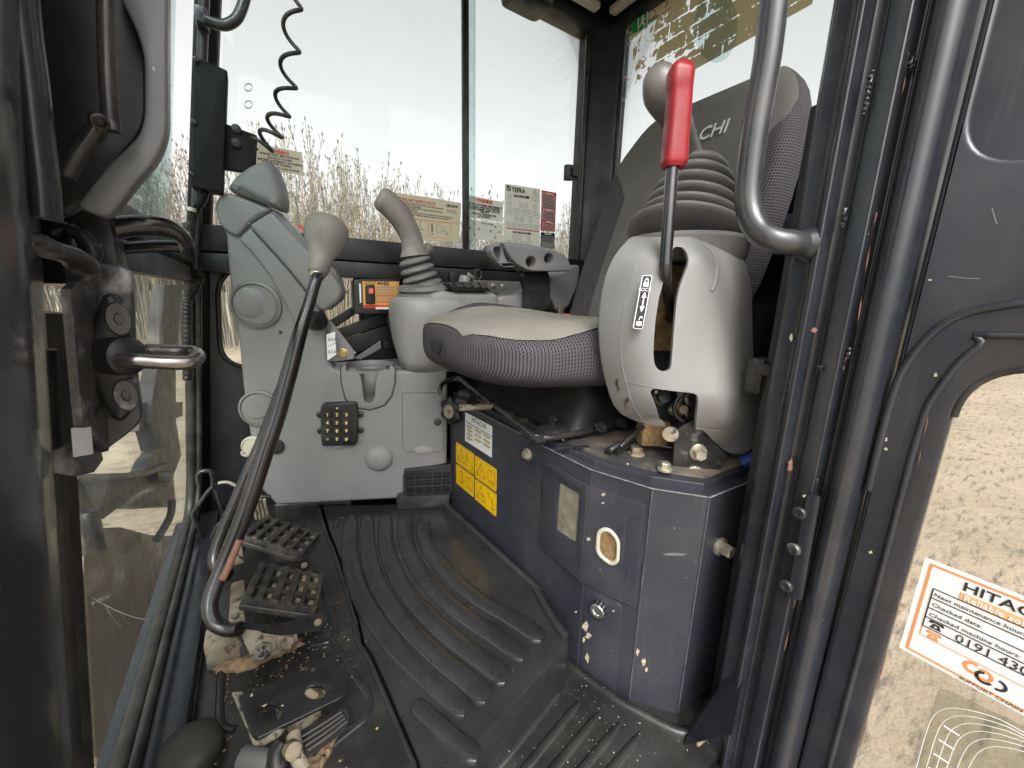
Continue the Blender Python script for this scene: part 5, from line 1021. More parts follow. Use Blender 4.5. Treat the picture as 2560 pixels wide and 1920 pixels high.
# clips, bolts, cable and spring on the deck
dp = [((1665, 1137), 0.010), ((1588, 1136), 0.008)]
bolt(P(*z7b([(622, 92)])[0], Z=ZB+0.016), (0, 0, 1), 0.010, 0.014, M['muddy'], sb); bolt(P(*z7b([(808, 190)])[0], Z=ZB+0.018), (0, 0, 1), 0.008, 0.012, M['zinc'], sb)
tube('cable', [P(*p, Z=ZB+q) for p, q in zip(z7b([(490, 85), (560, 45), (650, 22), (760, 35), (860, 50)]), (0.02, 0.025, 0.03, 0.03, 0.03))], 0.0045, M['rod'], sb, 8)
tube('spring', [P(*p, Z=ZB+0.022) for p in z7b([(440, 75), (480, 50), (520, 28)])], 0.006, M['black'], sb, 8, 22, rfun=lambda t: 1+0.18*math.sin(t*90))
for x in (150, 270): box('deck_slot', P(*z7b([(x, 45)])[0], Z=ZB+0.0165), (0.030, 0.010, 0.002), M['ink'], sb, 0.0005, rot=(0, 0, -0.3))
blp = lathe('blue_plug', P(*z7b([(1350, 130)])[0], X=0.66), (0.3, -0.6, 0.5), [(0.010, -0.01), (0.010, 0.010), (0.006, 0.014), (0.0, 0.014)], M['blue'], sb, 14)

# ================================================================== seat
seat = thing('operator_seat', 'operator seat in dark dotted fabric with a worn beige centre panel', 'seat', (0.58, 0.68, ZB+0.02))
CY = 0.685
def spow(v, e): return math.copysign(abs(v)**e, v)
CU = [(0.284, 0.040, 0.520, 0.488), (0.287, 0.075, 0.534, 0.478), (0.292, 0.100, 0.545, 0.470), (0.300, 0.124, 0.552, 0.462), (0.318, 0.158, 0.556, 0.453), (0.345, 0.190, 0.557, 0.446), (0.39, 0.214, 0.558, 0.440), (0.46, 0.231, 0.557, 0.436), (0.56, 0.240, 0.554, 0.430), (0.68, 0.243, 0.552, 0.424), (0.80, 0.238, 0.552, 0.420), (0.88, 0.215, 0.555, 0.430)]
NEARB = [(0.30, -0.008), (0.35, -0.012), (0.40, -0.008), (0.46, 0.006), (0.53, 0.026), (0.60, 0.036), (0.9, 0.038)]
FARB = [(0.30, 0.0), (0.36, 0.012), (0.42, 0.040), (0.48, 0.060), (0.58, 0.055), (0.68, 0.028), (0.76, 0.0), (0.9, 0.0)]
def lin(tab, x):
    if x <= tab[0][0]: return tab[0][1]
    for a, b in zip(tab, tab[1:]):
        if x <= b[0]: return a[1]+(b[1]-a[1])*(x-a[0])/(b[0]-a[0])
    return tab[-1][1]
def cu_at(x):
    for a, b in zip(CU, CU[1:]):
        if x <= b[0]:
            t = max(0, (x-a[0])/(b[0]-a[0])); return [a[i]+(b[i]-a[i])*t for i in (1, 2, 3)]
    return list(CU[-1][1:])
def cush_pt(x, ang, off=0.0):
    hw, zt, zb = cu_at(x); c, s = math.cos(ang), math.sin(ang)
    y = (hw+off)*spow(c, 0.55); zm_, hh = (zt+zb)/2, (zt-zb)/2+off
    z = zm_ + hh*spow(s, 0.62)
    if s > 0:
        k = abs(y)/max(hw, 0.01); z += lin(FARB if y > 0 else NEARB, x)*(k**2.2)*min(1, s*2)
    return Vector((x, CY+y, z))
def uv_loft(name, rows, m, parent, closed=True):
    k = len(rows[0]); vs = [p for r in rows for p in r]; uv = []; fs = []
    vv = 0.0
    for i, r in enumerate(rows):
        if i: vv += max((a-b).length for a, b in zip(r, rows[i-1]))
        uu = 0.0
        for j, p in enumerate(r):
            if j: uu += (p-r[j-1]).length
            uv.append((uu, vv))
    for i in range(len(rows)-1):
        for j in range(k-1): fs.append((i*k+j, i*k+j+1, (i+1)*k+j+1, (i+1)*k+j))
    if closed: fs.append(tuple(range(k-1, -1, -1))); fs.append(tuple((len(rows)-1)*k+j for j in range(k)))
    return mesh(name, vs, fs, m, parent, True, uv)
xs_ = [0.284, 0.2855, 0.287, 0.2895, 0.292, 0.296, 0.300, 0.3025, 0.305, 0.308, 0.311, 0.3145, 0.318, 0.324, 0.33, 0.337, 0.345, 0.355, 0.365, 0.377, 0.39, 0.405, 0.42, 0.44, 0.46, 0.49, 0.52, 0.56, 0.60, 0.64, 0.68, 0.72, 0.76, 0.80, 0.84, 0.88]
an = [math.radians(-90+360*j/112) for j in range(113)]
uv_loft('cushion', [[cush_pt(x, a) for a in an] for x in xs_], M['fabric'], seat)
# worn beige centre panel, sewn in slightly proud of the dark fabric
ins = []
for x in xs_[4:-3]:
    hw = cu_at(x)[0]; aN = math.radians(lin([(0.30, 42), (0.33, 36), (0.40, 32), (0.50, 38), (0.60, 50), (0.70, 58), (0.90, 60)], x)); aF = math.radians(lin([(0.30, 42), (0.33, 52), (0.40, 60), (0.50, 63), (0.90, 62)], x))
    ins.append([cush_pt(x, aF+(math.pi-aF-aN)*j/54, 0.0026) for j in range(55)])
uv_loft('centre_panel', ins, M['fabric_lt'], seat, False)
# backrest
def back_pt(z, ang, off=0.0):
    t = (z-0.50)/0.60; xc = 0.838+0.190*t+0.012*math.sin(t*3.1)
    hw = 0.240+0.014*math.sin(min(1, t*1.2)*3.14)
    if z > 0.93: hw *= math.sqrt(max(0.02, 1-((z-0.93)/0.20)**2.4*0.75))
    if z < 0.60: hw *= 0.90+0.10*(z-0.50)/0.10
    th = 0.050*(1 if z < 1.04 else math.sqrt(max(0.03, 1-((z-1.04)/0.068)**2)))
    c, s = math.cos(ang), math.sin(ang); y = (hw+off)*spow(c, 0.5); d = (th+off)*spow(s, 0.6)
    k = abs(y)/hw
    if s > 0: d += 0.040*(k**3)*min(1, s*2)*(1 if z < 0.95 else max(0, 1-(z-0.95)/0.1))
    return Vector((xc-d, CY-0.010-0.02*t+y, z))
zb_ = [0.50, 0.53, 0.58, 0.64, 0.70, 0.76, 0.82, 0.88, 0.93, 0.97, 1.01, 1.04, 1.065, 1.085, 1.098, 1.105, 1.108]
an = an[::2]
uv_loft('backrest', [[back_pt(z, a) for a in an] for z in zb_], M['fabric'], seat)
bi = []
for z in zb_[1:]:
    lim = 0.62 if z < 0.90 else min(0.97, 0.62+(z-0.90)*4.5); a0 = math.acos(min(1, lim)**2)
    bi.append([back_pt(z, a0+(math.pi-2*a0)*j/30, 0.0022) for j in range(31)])
uv_loft('back_panel', bi, M['fabric_back'], seat, False)
p0, p1 = back_pt(0.975, math.pi/2, 0.003), back_pt(1.03, math.pi/2, 0.003)
plBk = PL(p0, (0, -1, 0.0), p1-p0)
tq = [to2(plBk, P(1746, 354, pl=plBk)), to2(plBk, P(1824, 312, pl=plBk))]
text('lettering', 'HITACHI', plBk, tq[1][0], (tq[0][1]+tq[1][1])/2+0.004, 0.043, M['embroid'], seat, 0.004, 'RIGHT', shear=0.12, bold=0.0008)
# suspension boot with soft folds
rg = []
for k in range(9):
    t = k/8; z = ZB+0.022+0.105*t
    ring_ = rnd([(0.47+0.05*math.sin(t*3)*0.4+0.02*t, 0.500+0.02*t), (0.90, 0.50+0.02*t), (0.90, 0.90-0.04*t), (0.46+0.03*t, 0.90-0.04*t)], 0.05, 5)
    rg.append([Vector((x, y, z)) + Vector((mnoise.noise(Vector((x*7, y*7, z*22)))*0.014, mnoise.noise(Vector((x*7+9, y*7, z*22)))*0.018, 0)) for x, y in ring_])
loft('suspension_boot', rg, M['boot'], seat)
for p in ((1278, 1036), (1313, 1052)):
    lathe('boot_eyelet', P(*p, X=0.452), (-1, -0.2, 0), [(0.006, -0.004), (0.006, 0.001), (0.004, 0.001), (0.004, -0.002), (0.0, -0.002)], M['rubber'], seat, 12)
# slide rails, release bar and star knob
z8 = zm(1000, 500)
tube('release_bar', [P(*p, Z=q) for p, q in zip(z8([(262, 1250), (258, 1215), (290, 1180), (360, 1158), (400, 1168), (560, 1290), (720, 1405), (840, 1508), (900, 1535), (1010, 1535), (1200, 1500), (1440, 1445)]), (0.385, 0.39, 0.395, 0.40, 0.40, 0.385, 0.37, 0.356, 0.352, 0.350, 0.350, 0.350))], 0.0062, M['rod'], seat, 10)
rl0, rl1 = P(*z8([(860, 1560)])[0], Z=0.340), P(*z8([(1440, 1430)])[0], Z=0.348)
tube('slide_rail', [rl0, rl1], 0.012, M['worn'], seat, 8, 0, flat=0.7)
for p in z8([(1000, 1430), (1300, 1475), (1436, 1448)]): bolt(P(*p, Z=0.358), (0, -0.5, 0.9), 0.009, 0.010, M['worn'], seat)
box('slide_plate', P(*z8([(960, 1500)])[0], Z=0.350), (0.10, 0.05, 0.012), M['worn'], seat, 0.003, rot=(0, 0, 0.1))
for q, z_ in (((450, 1255), 0.375), ((430, 1300), 0.365)): box('muddy_link', P(*z8([q])[0], Z=z_), (0.04, 0.035, 0.014), M['worn'], seat, 0.004, rot=(0, 0, 0.4))
tube('knob_shaft', [P(*p, Z=0.362) for p in z8([(385, 1348), (590, 1335)])], 0.0075, M['muddy'], seat, 10, 0)
kc = P(*z8([(335, 1365)])[0], X=0.425); kax = Vector((-0.92, -0.38, 0.05)).normalized(); ku = Vector((0, 0, 1)); kv = kax.cross(ku)
rg = []
for h, s_ in ((-0.016, 0.80), (-0.012, 0.97), (0.0, 1.0), (0.008, 0.95), (0.012, 0.80)):
    rg.append([kc+kax*h+(ku*math.cos(a)+kv*math.sin(a))*(0.036*s_*(1+0.13*math.cos(6*a))) for a in [2*math.pi*j/48 for j in range(48)]])
kn2 = loft('star_knob', rg, M['black'], seat)
lathe('knob_badge', kc+kax*0.012, kax, [(0.019, 0), (0.019, 0.001), (0.016, 0.0016), (0.0, 0.0016)], M['muddy'], kn2, 22)
# belt buckle by the far hip
bk = thing('seat_belt_buckle', 'bright orange seat belt buckle lying beside the beige cushion', 'buckle', P(1415, 800, Y=0.91))
prism('buckle', [P(*p, Y=0.82) for p in z8([(985, 770), (1030, 748), (1100, 738), (1130, 752), (1155, 790), (1140, 850), (1000, 850)])], (0, 0.02, 0), M['buckle'], bk, 0.004)
prism('strap_bracket', [P(*p, Y=0.985) for p in z8([(1028, 690), (1045, 678), (1062, 690), (1066, 760), (1030, 770)])], (0, 0.006, 0), M['zinc'], bk, 0.001)
prism('strap_bracket', [P(*p, Y=0.98) for p in z8([(1120, 690), (1150, 640), (1165, 650), (1130, 745), (1105, 750)])], (0, 0.006, 0), M['capwhite'], bk, 0.001)

# ================================================================== far control pod, joystick, switches
rp = thing('control_pod', 'pale grey control pod beyond the seat carrying a joystick', 'control pod', (0.42, 1.06, 0.37))
zsh2 = P(1009, 922, Y=1.02).z
rg = []
ROWS = [(922, 1009, 1180, 0.060), (900, 1003, 1185, 0.072), (860, 992, 1185, 0.085), (820, 985, 1180, 0.092), (790, 982, 1170, 0.095), (762, 983, 1160, 0.094), (748, 988, 1150, 0.088), (742, 996, 1140, 0.080)]
for y, xl_, xr_, d in ROWS:
    a, b = P(xl_, y, Y=1.04), P(xr_, y, Y=1.04); cx, hw = (a.x+b.x)/2, (b.x-a.x)/2; rl = []
    for j in range(36):
        t = 2*math.pi*j/36; c, s = math.cos(t), math.sin(t); xx = cx+hw*spow(c, 0.7); yy = 1.05+d*spow(s, 0.7)
        rl.append(Vector((xx, yy, a.z+(b.z-a.z)*(xx-a.x)/(b.x-a.x) + (0.02*(yy-1.04) if y < 760 else 0))))
    rg.append(rl)
loft('pod_shell', rg, M['pod'], rp)
zs8 = zm(1080, 540, 420/2177.0)
plA = PL((0, 0.985, 0), (1, 0, 0), (0, 0, 1))
plate('side_housing', plA, rnd(pix2(plA, zs8([(-10, 1015), (170, 960), (250, 985), (740, 985), (850, 1010), (870, 1080), (860, 1300), (0, 1420)])), 0.010, 4), M['pod'], rp, th=0.16, bev=0.014, res=4)
plate('rear_housing', PL((0, 1.03, 0), (1, 0, 0), (0, 0, 1)), rnd(pix2(PL((0, 1.03, 0), (1, 0, 0), (0, 0, 1)), zs8([(860, 1060), (930, 1030), (1050, 1035), (1200, 960), (1520, 790), (1860, 625), (1930, 640), (1900, 900), (1780, 1180), (1640, 1260), (1540, 1060), (1300, 1300), (860, 1300)])), 0.014, 4), M['pod'], rp, th=0.13, bev=0.010, res=3)
strokes('panel_joint', (plA[0]+plA[3]*0.0006, *plA[1:]), zs8([(5, 1030), (40, 1110), (90, 1240)]), M['ink_grey'], rp, 0.0007)
pw = PL((0, 1.16, 0), (1, 0, 0), (0, 0, 1)); wp = plate('rear_panel', pw, pix2(pw, zs8([(520, 830), (1170, 850), (1190, 900), (880, 1000), (700, 1000)])), M['console'], rp, th=0.01, bev=0.001)
for x, y in ((788, 902), (912, 912)): lathe('screw', P(*zs8([(x, y)])[0], Y=1.158), (0, -1, 0), [(0.0085, 0), (0.0085, 0.003), (0.006, 0.005), (0.0, 0.005)], M['zinc'], rp, 16)
strokes('panel_joint', (pw[0]+pw[3]*0.001, *pw[1:]), zs8([(828, 830), (828, 960)]), M['ink_grey'], rp, 0.0007)
sk_ = thing('switch_bank', 'row of four black rocker switches on the far control pod', 'switches', P(1175, 728, Y=1.0))
swp = PL((0, 0.975, 0), (1, 0, 0), (0, 0, 1))
plate('base', swp, rnd(pix2(swp, zs8([(218, 880), (250, 855), (680, 850), (758, 960), (750, 978), (300, 970)])), 0.003, 3), M['black'], sk_, th=0.05, bev=0.003)
for k in range(4):
    o_ = k*110; plate('rocker', swp, rnd(pix2(swp, zs8([(262+o_, 865-k*4), (360+o_, 858-k*3), (425+o_*0.93, 925+k*3), (332+o_*0.95, 935+k*3)])), 0.002, 2), M['rubber'], sk_, th=0.008, bev=0.002, z=0.004)
ky = thing('ignition_key', 'key with a ring in the ignition beside the rocker switches', 'key', P(1180, 700, Y=1.08))
lathe('barrel', P(*zs8([(430, 800)])[0], Y=1.07), (0.2, -0.2, 1), [(0.017, -0.02), (0.017, 0.0), (0.013, 0.006), (0.0, 0.007)], M['pod'], ky, 18)
box('stalk', P(*zs8([(265, 790)])[0], Y=1.05), (0.022, 0.02, 0.028), M['black'], ky, 0.004)
box('key_blade', P(*zs8([(510, 780)])[0], Y=1.06), (0.028, 0.004, 0.010), M['steel'], ky, 0.001, rot=(0, 0.5, 0))
tube('key_ring', [P(*p, Y=1.055) for p in zs8([(560, 720), (600, 690), (640, 740), (630, 800), (590, 815), (555, 770), (560, 720)])], 0.0012, M['steel'], ky, 6)
plate('key_bow', PL((0, 1.06, 0), (1, 0, 0), (0, 0, 1)), rnd(pix2(PL((0, 1.06, 0), (1, 0, 0), (0, 0, 1)), zs8([(535, 710), (590, 665), (625, 690), (610, 760), (560, 770)])), 0.004, 3), M['black'], ky, th=0.006, bev=0.001)

def bellows(parent, base, top, radii, m, squash=1.0, ref=(1, 0, 0), name='bellows', skew=None):
    ax = Vector(top)-Vector(base); L = ax.length; prof = []
    n = len(radii)
    for i, (ro, ri) in enumerate(radii):
        h0 = L*i/n; h1 = L*(i+1)/n
        for rr_, t in ((ri, 0.0), (ri+(ro-ri)*0.75, 0.10), (ro*0.985, 0.22), (ro, 0.33), (ro*0.985, 0.44), (ri+(ro-ri)*0.72, 0.66), (ri*1.04, 0.86), (ri*0.98, 0.95)): prof.append((rr_, h0+(h1-h0)*t))
    prof.append((radii[-1][1]*0.9, L))
    return lathe(name, base, ax, prof, m, parent, 40, ref=ref, ell=squash, sharp=85)
js = thing('joystick', 'grey curved joystick with rubber bellows on the far pod', 'joystick', P(1075, 750, Y=1.06))
b0, b1 = P(1066, 742, Y=1.06), P(1033, 640, Y=1.06)
lathe('collar', b0, Vector((-0.10, -0.10, 1)), [(0.082, -0.012), (0.084, 0.002), (0.080, 0.012), (0.070, 0.016), (0.078, 0.022), (0.074, 0.032), (0.050, 0.038)], M['rubber_grey'], js, 36, ref=(1, 0, 0), ell=0.8)
bellows(js, b0+(b1-b0)*0.22, b1, [(0.056, 0.034), (0.050, 0.030), (0.048, 0.028), (0.044, 0.026)], M['rubber_grey'], 0.85)
gp = [(1037, 640), (1033, 618), (1026, 590), (1012, 560), (994, 533), (972, 510), (955, 497), (946, 490)]
tube('grip', [P(x, y, Y=1.06) for x, y in gp], [0.040, 0.030, 0.0285, 0.030, 0.0315, 0.031, 0.030, 0.022], M['grip'], js, 20, flat=0.85)
lathe('thumb_button', P(1070, 622, Y=1.07), (0.7, 0, 0.7), [(0.016, -0.012), (0.016, 0.006), (0.010, 0.012), (0.0, 0.013)], M['rubber_grey'], js, 16)
# ================================================================== armrest
ar = thing('armrest', 'grey plastic armrest with two round holes on a black bracket', 'armrest', P(1290, 800, Y=0.97))
plAr = PL((0, 0.945, 0), (1, 0, 0), (0, 0, 1))
ao = zs8([(900, 342), (960, 335), (1300, 372), (1560, 430), (1700, 490), (1770, 560), (1798, 640), (1795, 712), (1330, 718), (1230, 700), (1100, 620), (1020, 530), (960, 420)])
plate('body', plAr, rnd(pix2(plAr, ao), 0.006, 3), M['console'], ar, [pix2(plAr, circ(*zs8([(1287, 595)])[0], 12.5, 13.5)), pix2(plAr, circ(*zs8([(1518, 552)])[0], 11.5, 13.0))], th=0.055, bev=0.004)
en = zs8([(770, 400), (800, 370), (900, 338), (965, 338), (985, 430), (1030, 530), (1100, 620), (1100, 655), (930, 668), (850, 600), (790, 520), (762, 450)])
plE2 = PL((0, 0.958, 0), (1, 0, 0), (0, 0, 1))
plate('end_shell', plE2, rnd(pix2(plE2, en), 0.005, 3), M['console'], ar, [rnd(pix2(plE2, zs8([(800, 405), (885, 395), (905, 450), (900, 520), (870, 600), (845, 570), (800, 480)])), 0.004, 3), rnd(pix2(plE2, zs8([(912, 405), (940, 410), (985, 500), (1030, 575), (1060, 600), (985, 595), (940, 510)])), 0.004, 3), rnd(pix2(plE2, zs8([(880, 620), (1090, 612), (1092, 640), (935, 655)])), 0.003, 3)], th=0.05, bev=0.002)
plate('end_back', PL((0, 0.985, 0), (1, 0, 0), (0, 0, 1)), rnd(pix2(plE2, en), 0.005, 3), M['console_dk'], ar, th=0.02)
plate('inner_block', PL((0, 0.975, 0), (1, 0, 0), (0, 0, 1)), pix2(plAr, zs8([(1150, 480), (1640, 470), (1640, 650), (1150, 660)])), mat('brown_inside', (0.05, 0.025, 0.015), 0.7), ar, th=0.01)
plB2 = PL((0, 0.99, 0), (1, 0, 0), (0, 0, 1))
plate('bracket', plB2, rnd(pix2(plB2, zs8([(1100, 640), (1500, 715), (1530, 780), (1540, 1160), (1400, 1300), (1215, 1190), (1220, 980), (1180, 850)])), 0.005, 3), M['worn'], ar, th=0.02, bev=0.003)
# ================================================================== near control pod
pod = thing('control_pod', 'light grey slotted control pod beside the door with a padlock decal', 'control pod', (0.57, 0.37, ZB))
PA, PB = Vector((0.452, 0.432, 0)), Vector((0.662, 0.302, 0)); plO2 = PL(PA, PB-PA, (0, 0, 1))
z1b = zm(1450, 500)
rowsL = [(238, 345), (255, 322), (300, 275), (350, 238), (400, 207), (500, 168), (600, 146), (720, 130), (850, 125), (950, 130), (1050, 142), (1130, 158), (1200, 176), (1280, 200), (1340, 226), (1390, 270), (1425, 340), (1450, 430), (1466, 520), (1478, 600), (1490, 790), (1520, 830), (1560, 862), (1600, 905), (1630, 950), (1648, 1000)]
rowsR = [(238, 880), (255, 915), (300, 985), (350, 1038), (400, 1068), (500, 1100), (600, 1114), (850, 1118), (950, 1122), (1050, 1130), (1130, 1145), (1200, 1163), (1280, 1180), (1340, 1188), (1425, 1184), (1478, 1176), (1520, 1164), (1560, 1146), (1600, 1122), (1630, 1095), (1648, 1060)]
def interp(tab, y):
    if y <= tab[0][0]: return tab[0][1]
    for a, b in zip(tab, tab[1:]):
        if y <= b[0]: return a[1]+(b[1]-a[1])*(y-a[0])/(b[0]-a[0])
    return tab[-1][1]
def bulge(x, y):
    l, r = interp(rowsL, min(y, 1420)), interp(rowsR, y); s = max(0, min(1, (x-l)/(r-l)))
    b = 0.078*(1-abs(2*s-1)**2.4)
    b += 0.016*math.exp(-((x-940)/120)**2)*min(1, max(0, (y-300)/200))       # rounded ridge on the door side
    t = 1.0
    if y < 420: t *= 0.45+0.55*math.sin((y-238)/182*math.pi/2)
    if y > 1250: t *= max(0.25, 1-((y-1250)/420)**1.6)
    return b*t
def S(x, y, off=0.0):
    px, py = z1b([(x, y)])[0]; d = bulge(x, y)+off
    return P(px, py, pl=(plO2[0]+plO2[3]*d, *plO2[1:]))
ys_ = [238, 246, 255, 270, 290, 315, 345, 380] + list(range(420, 1240, 40)) + list(range(1240, 1660, 14)); ys_ = [y for y in ys_ if y <= 1648]
NS = 44; fr = []; 
for y in ys_:
    l, r = interp(rowsL, y), interp(rowsR, y); fr.append([S(l+(r-l)*(0.5-0.5*math.cos(math.pi*j/NS)), y) for j in range(NS+1)])
vs = [p for r in fr for p in r]; nf = len(vs); vs += [p-plO2[3]*0.006 for r in fr for p in r]; fs = []
k = NS+1; R_ = len(fr)
for i in range(R_-1):
    for j in range(NS):
        a, b, c, d = i*k+j, i*k+j+1, (i+1)*k+j+1, (i+1)*k+j
        fs.append((a, d, c, b)); fs.append((nf+a, nf+b, nf+c, nf+d))
for i in range(R_-1):
    for j in (0, NS):
        a, d = i*k+j, (i+1)*k+j; fs.append((a, nf+a, nf+d, d) if j == 0 else (a, d, nf+d, nf+a))
for j in range(NS):
    a, b = j, j+1; fs.append((a, b, nf+b, nf+a)); a, b = (R_-1)*k+j, (R_-1)*k+j+1; fs.append((b, a, nf+a, nf+b))
shell_o = mesh('pod_shell', vs, fs, M['pod'], pod, True)
bm = bmesh.new(); bm.from_mesh(shell_o.data); bmesh.ops.recalc_face_normals(bm, faces=bm.faces); bm.to_mesh(shell_o.data); bm.free()
def cutter(pts):
    pl = (plO2[0]+plO2[3]*0.07, *plO2[1:]); c = rnd([to2(pl, P(*p, pl=pl)) for p in z1b(pts)], 0.006, 4)
    me = prism('cut', [on(pl, a, b, 0.10) for a, b in c], -pl[3]*0.30, None); return me
slot = [(620, 310), (650, 292), (690, 300), (698, 330), (692, 400), (660, 480), (630, 560), (612, 640), (600, 760), (590, 880), (582, 1000), (576, 1075), (565, 1100), (535, 1110), (500, 1098), (478, 1065), (470, 1000), (472, 900), (480, 780), (500, 640), (530, 520), (570, 410), (600, 340)]
opening = [(470, 1228), (500, 1222), (700, 1240), (742, 1252), (752, 1300), (762, 1380), (775, 1440), (795, 1500), (800, 1560), (600, 1560), (600, 1480), (560, 1455), (530, 1400), (490, 1310), (462, 1250)]
boolean_cut(shell_o, [cutter(slot), cutter(opening)])
if shell_o.data.materials and shell_o.data.materials[0] is None: shell_o.data.materials[0] = M['pod']
elif not shell_o.data.materials: shell_o.data.materials.append(M['pod'])
for p_ in shell_o.data.polygons: p_.material_index = 0
tube('panel_joint', [S(x, y, 0.0002) for x, y in ((450, 246), (410, 320), (360, 430), (318, 560), (285, 700), (268, 850), (266, 980), (280, 1100), (300, 1190), (330, 1290), (375, 1380), (435, 1452))], 0.0007, M['ink_grey'], pod, 5)
tube('panel_joint', [S(x, y, 0.0002) for x, y in ((302, 1176), (380, 1195), (460, 1212), (540, 1228), (700, 1236))], 0.0006, M['ink_grey'], pod, 5)
tube('moulded_ridge', [S(x, y, -0.001) for x, y in ((820, 305), (865, 350), (882, 430), (876, 520), (850, 590))], 0.0035, M['pod'], pod, 8)
# dark works seen through the slot and the opening
wk = PL(plO2[0]-plO2[3]*0.012, plO2[1], (0, 0, 1))
plate('foam_lining', wk, pix2(wk, z1b([(440, 420), (720, 420), (660, 980), (440, 975)])), M['foam'], pod, th=0.01)
plate('dark_backing', PL(plO2[0]-plO2[3]*0.03, plO2[1], (0, 0, 1)), pix2(wk, z1b([(400, 240), (800, 240), (800, 1480), (400, 1430)])), M['ink'], pod, th=0.01)
for (x, y, r_) in ((500, 1265, 0.014), (620, 1345, 0.010), (700, 1280, 0.015), (690, 1370, 0.012)):
    lathe('fitting', P(*z1b([(x, y)])[0], pl=wk)+wk[3]*0.012, wk[3]+Vector((0, 0, 0.3)), [(r_, -0.02), (r_, 0.006), (r_*0.7, 0.008), (r_*0.7, 0.018), (0, 0.018)], M['worn'] if r_ != 0.010 else M['muddy'], pod, 16)
tube('hose', [P(*z1b([p])[0], pl=wk)+wk[3]*0.03 for p in ((590, 1240), (560, 1300), (575, 1360), (620, 1400))], 0.004, M['rod'], pod, 8)
box('muddy_lever', P(*z1b([(610, 1300)])[0], pl=wk)+wk[3]*0.014, (0.03, 0.01, 0.04), M['muddy'], pod, 0.003, rot=(0.2, 0.5, 0.4))
# lock decal
dd = max(bulge(340, 660), bulge(470, 660))+0.004; pLk = (plO2[0]+plO2[3]*dd, *plO2[1:])
def dk2(pts): return pix2(pLk, z1b(pts))
corners = [Vector(p) for p in ((404, 486), (470, 488), (406, 838), (342, 832))]
def bl4(s, t): q = (corners[0]*(1-s)+corners[1]*s)*(1-t)+(corners[3]*(1-s)+corners[2]*s)*t; return (q.x, q.y)
dc = plate('lock_decal', pLk, rnd(dk2([bl4(0, 0), bl4(1, 0), bl4(1, 1), bl4(0, 1)]), 0.003, 3), M['ink_white'], pod, th=0.0012, z=0.0, label='black decal with padlocks and a double arrow')
plate('decal_field', pLk, rnd(dk2([bl4(.08, .015), bl4(.92, .015), bl4(.92, .985), bl4(.08, .985)]), 0.002, 3), M['ink'], dc, th=0.0006, z=0.0006)
def fig(pts, z=0.0012, holes=()): return plate('symbol', pLk, dk2([bl4(*p) for p in pts]), M['ink_white'], dc, [dk2([bl4(*p) for p in h]) for h in holes], th=0.0004, z=z)
fig([(.46, .42), (.46, .58), (.28, .58), (.52, .69), (.76, .58), (.58, .58), (.58, .42), (.76, .42), (.52, .31), (.28, .42)])
for t0, opn in ((.13, 0), (.86, 1)):
    fig([(.25, t0), (.75, t0), (.78, t0+.075), (.5, t0+.088), (.22, t0+.075)], holes=[[(.45, t0+.03), (.55, t0+.03), (.53, t0+.06), (.47, t0+.06)]])
    a = [(.5+.20*math.cos(math.radians(g)), t0-.005-.075*math.sin(math.radians(g))) for g in range(0, 181, 15)]; b = [(.5+.12*math.cos(math.radians(g)), t0-.005-.052*math.sin(math.radians(g))) for g in range(180, -1, -15)]
    if opn: a = [(x+.10, y-.02) for x, y in a][2:]; b = [(x+.10, y-.02) for x, y in b][:-2]
    fig([a[0]]+a+b)
q0 = to2(pLk, P(*z1b([bl4(.5, .272)])[0], pl=pLk)); text('lettering', 'LOCK', pLk, q0[0], q0[1], 0.0066, M['ink_white'], dc, 0.0012, 'CENTER')
# rough brown stain of spilled mud low on the pod: small thin splashes
for k in range(3):
    x, y = (1003, 1445, )if k == 0 else ((240, 1200) if k == 1 else (300, 1320)); 
    pts = [S(x+random.uniform(-14, 14)+8*math.cos(a), y+22*math.sin(a)*(1 if k == 0 else 2), 0.0006) for a in [2*math.pi*j/9 for j in range(9)]]
    prism('mud_splash', pts, plO2[3]*0.0006, M['muddy'], pod)
# near joystick: bellows, flange, grip
jn = thing('joystick', 'grey joystick with fat ribbed bellows behind the red lock grip', 'joystick', P(1714, 595, Y=0.40))
b0, b1 = P(1712, 612, Y=0.40), P(1752, 405, Y=0.43)
lathe('flange', b0-(b1-b0)*0.02, Vector((0.02, 0.03, 1)), [(0.088, -0.03), (0.094, -0.018), (0.097, 0.004), (0.092, 0.010), (0.080, 0.012)], M['rubber_grey'], jn, 44, ref=(0.85, -0.53, 0), ell=0.85)
bellows(jn, b0+(b1-b0)*0.05, b1, [(0.096, 0.058), (0.082, 0.050), (0.074, 0.044), (0.067, 0.038), (0.058, 0.033), (0.046, 0.028)], M['rubber_grey'], 0.85, ref=(0.85, -0.53, 0))
z5c = zm(1400, 150, 620/2099.0)
tube('grip', [P(*p, Y=q) for p, q in zip(z5c([(1125, 870), (1105, 780), (1060, 660), (1000, 520), (930, 380), (880, 270), (870, 190), (900, 130)]), (0.43, 0.43, 0.428, 0.424, 0.42, 0.418, 0.418, 0.42))], [0.019, 0.0175, 0.018, 0.0215, 0.027, 0.031, 0.029, 0.016], mat('worn_grip', (0.15, 0.14, 0.125), 0.38, var=0.3, vscale=18, dust=((0.06, 0.05, 0.045), 0.5, 20)), jn, 20, flat=0.9)
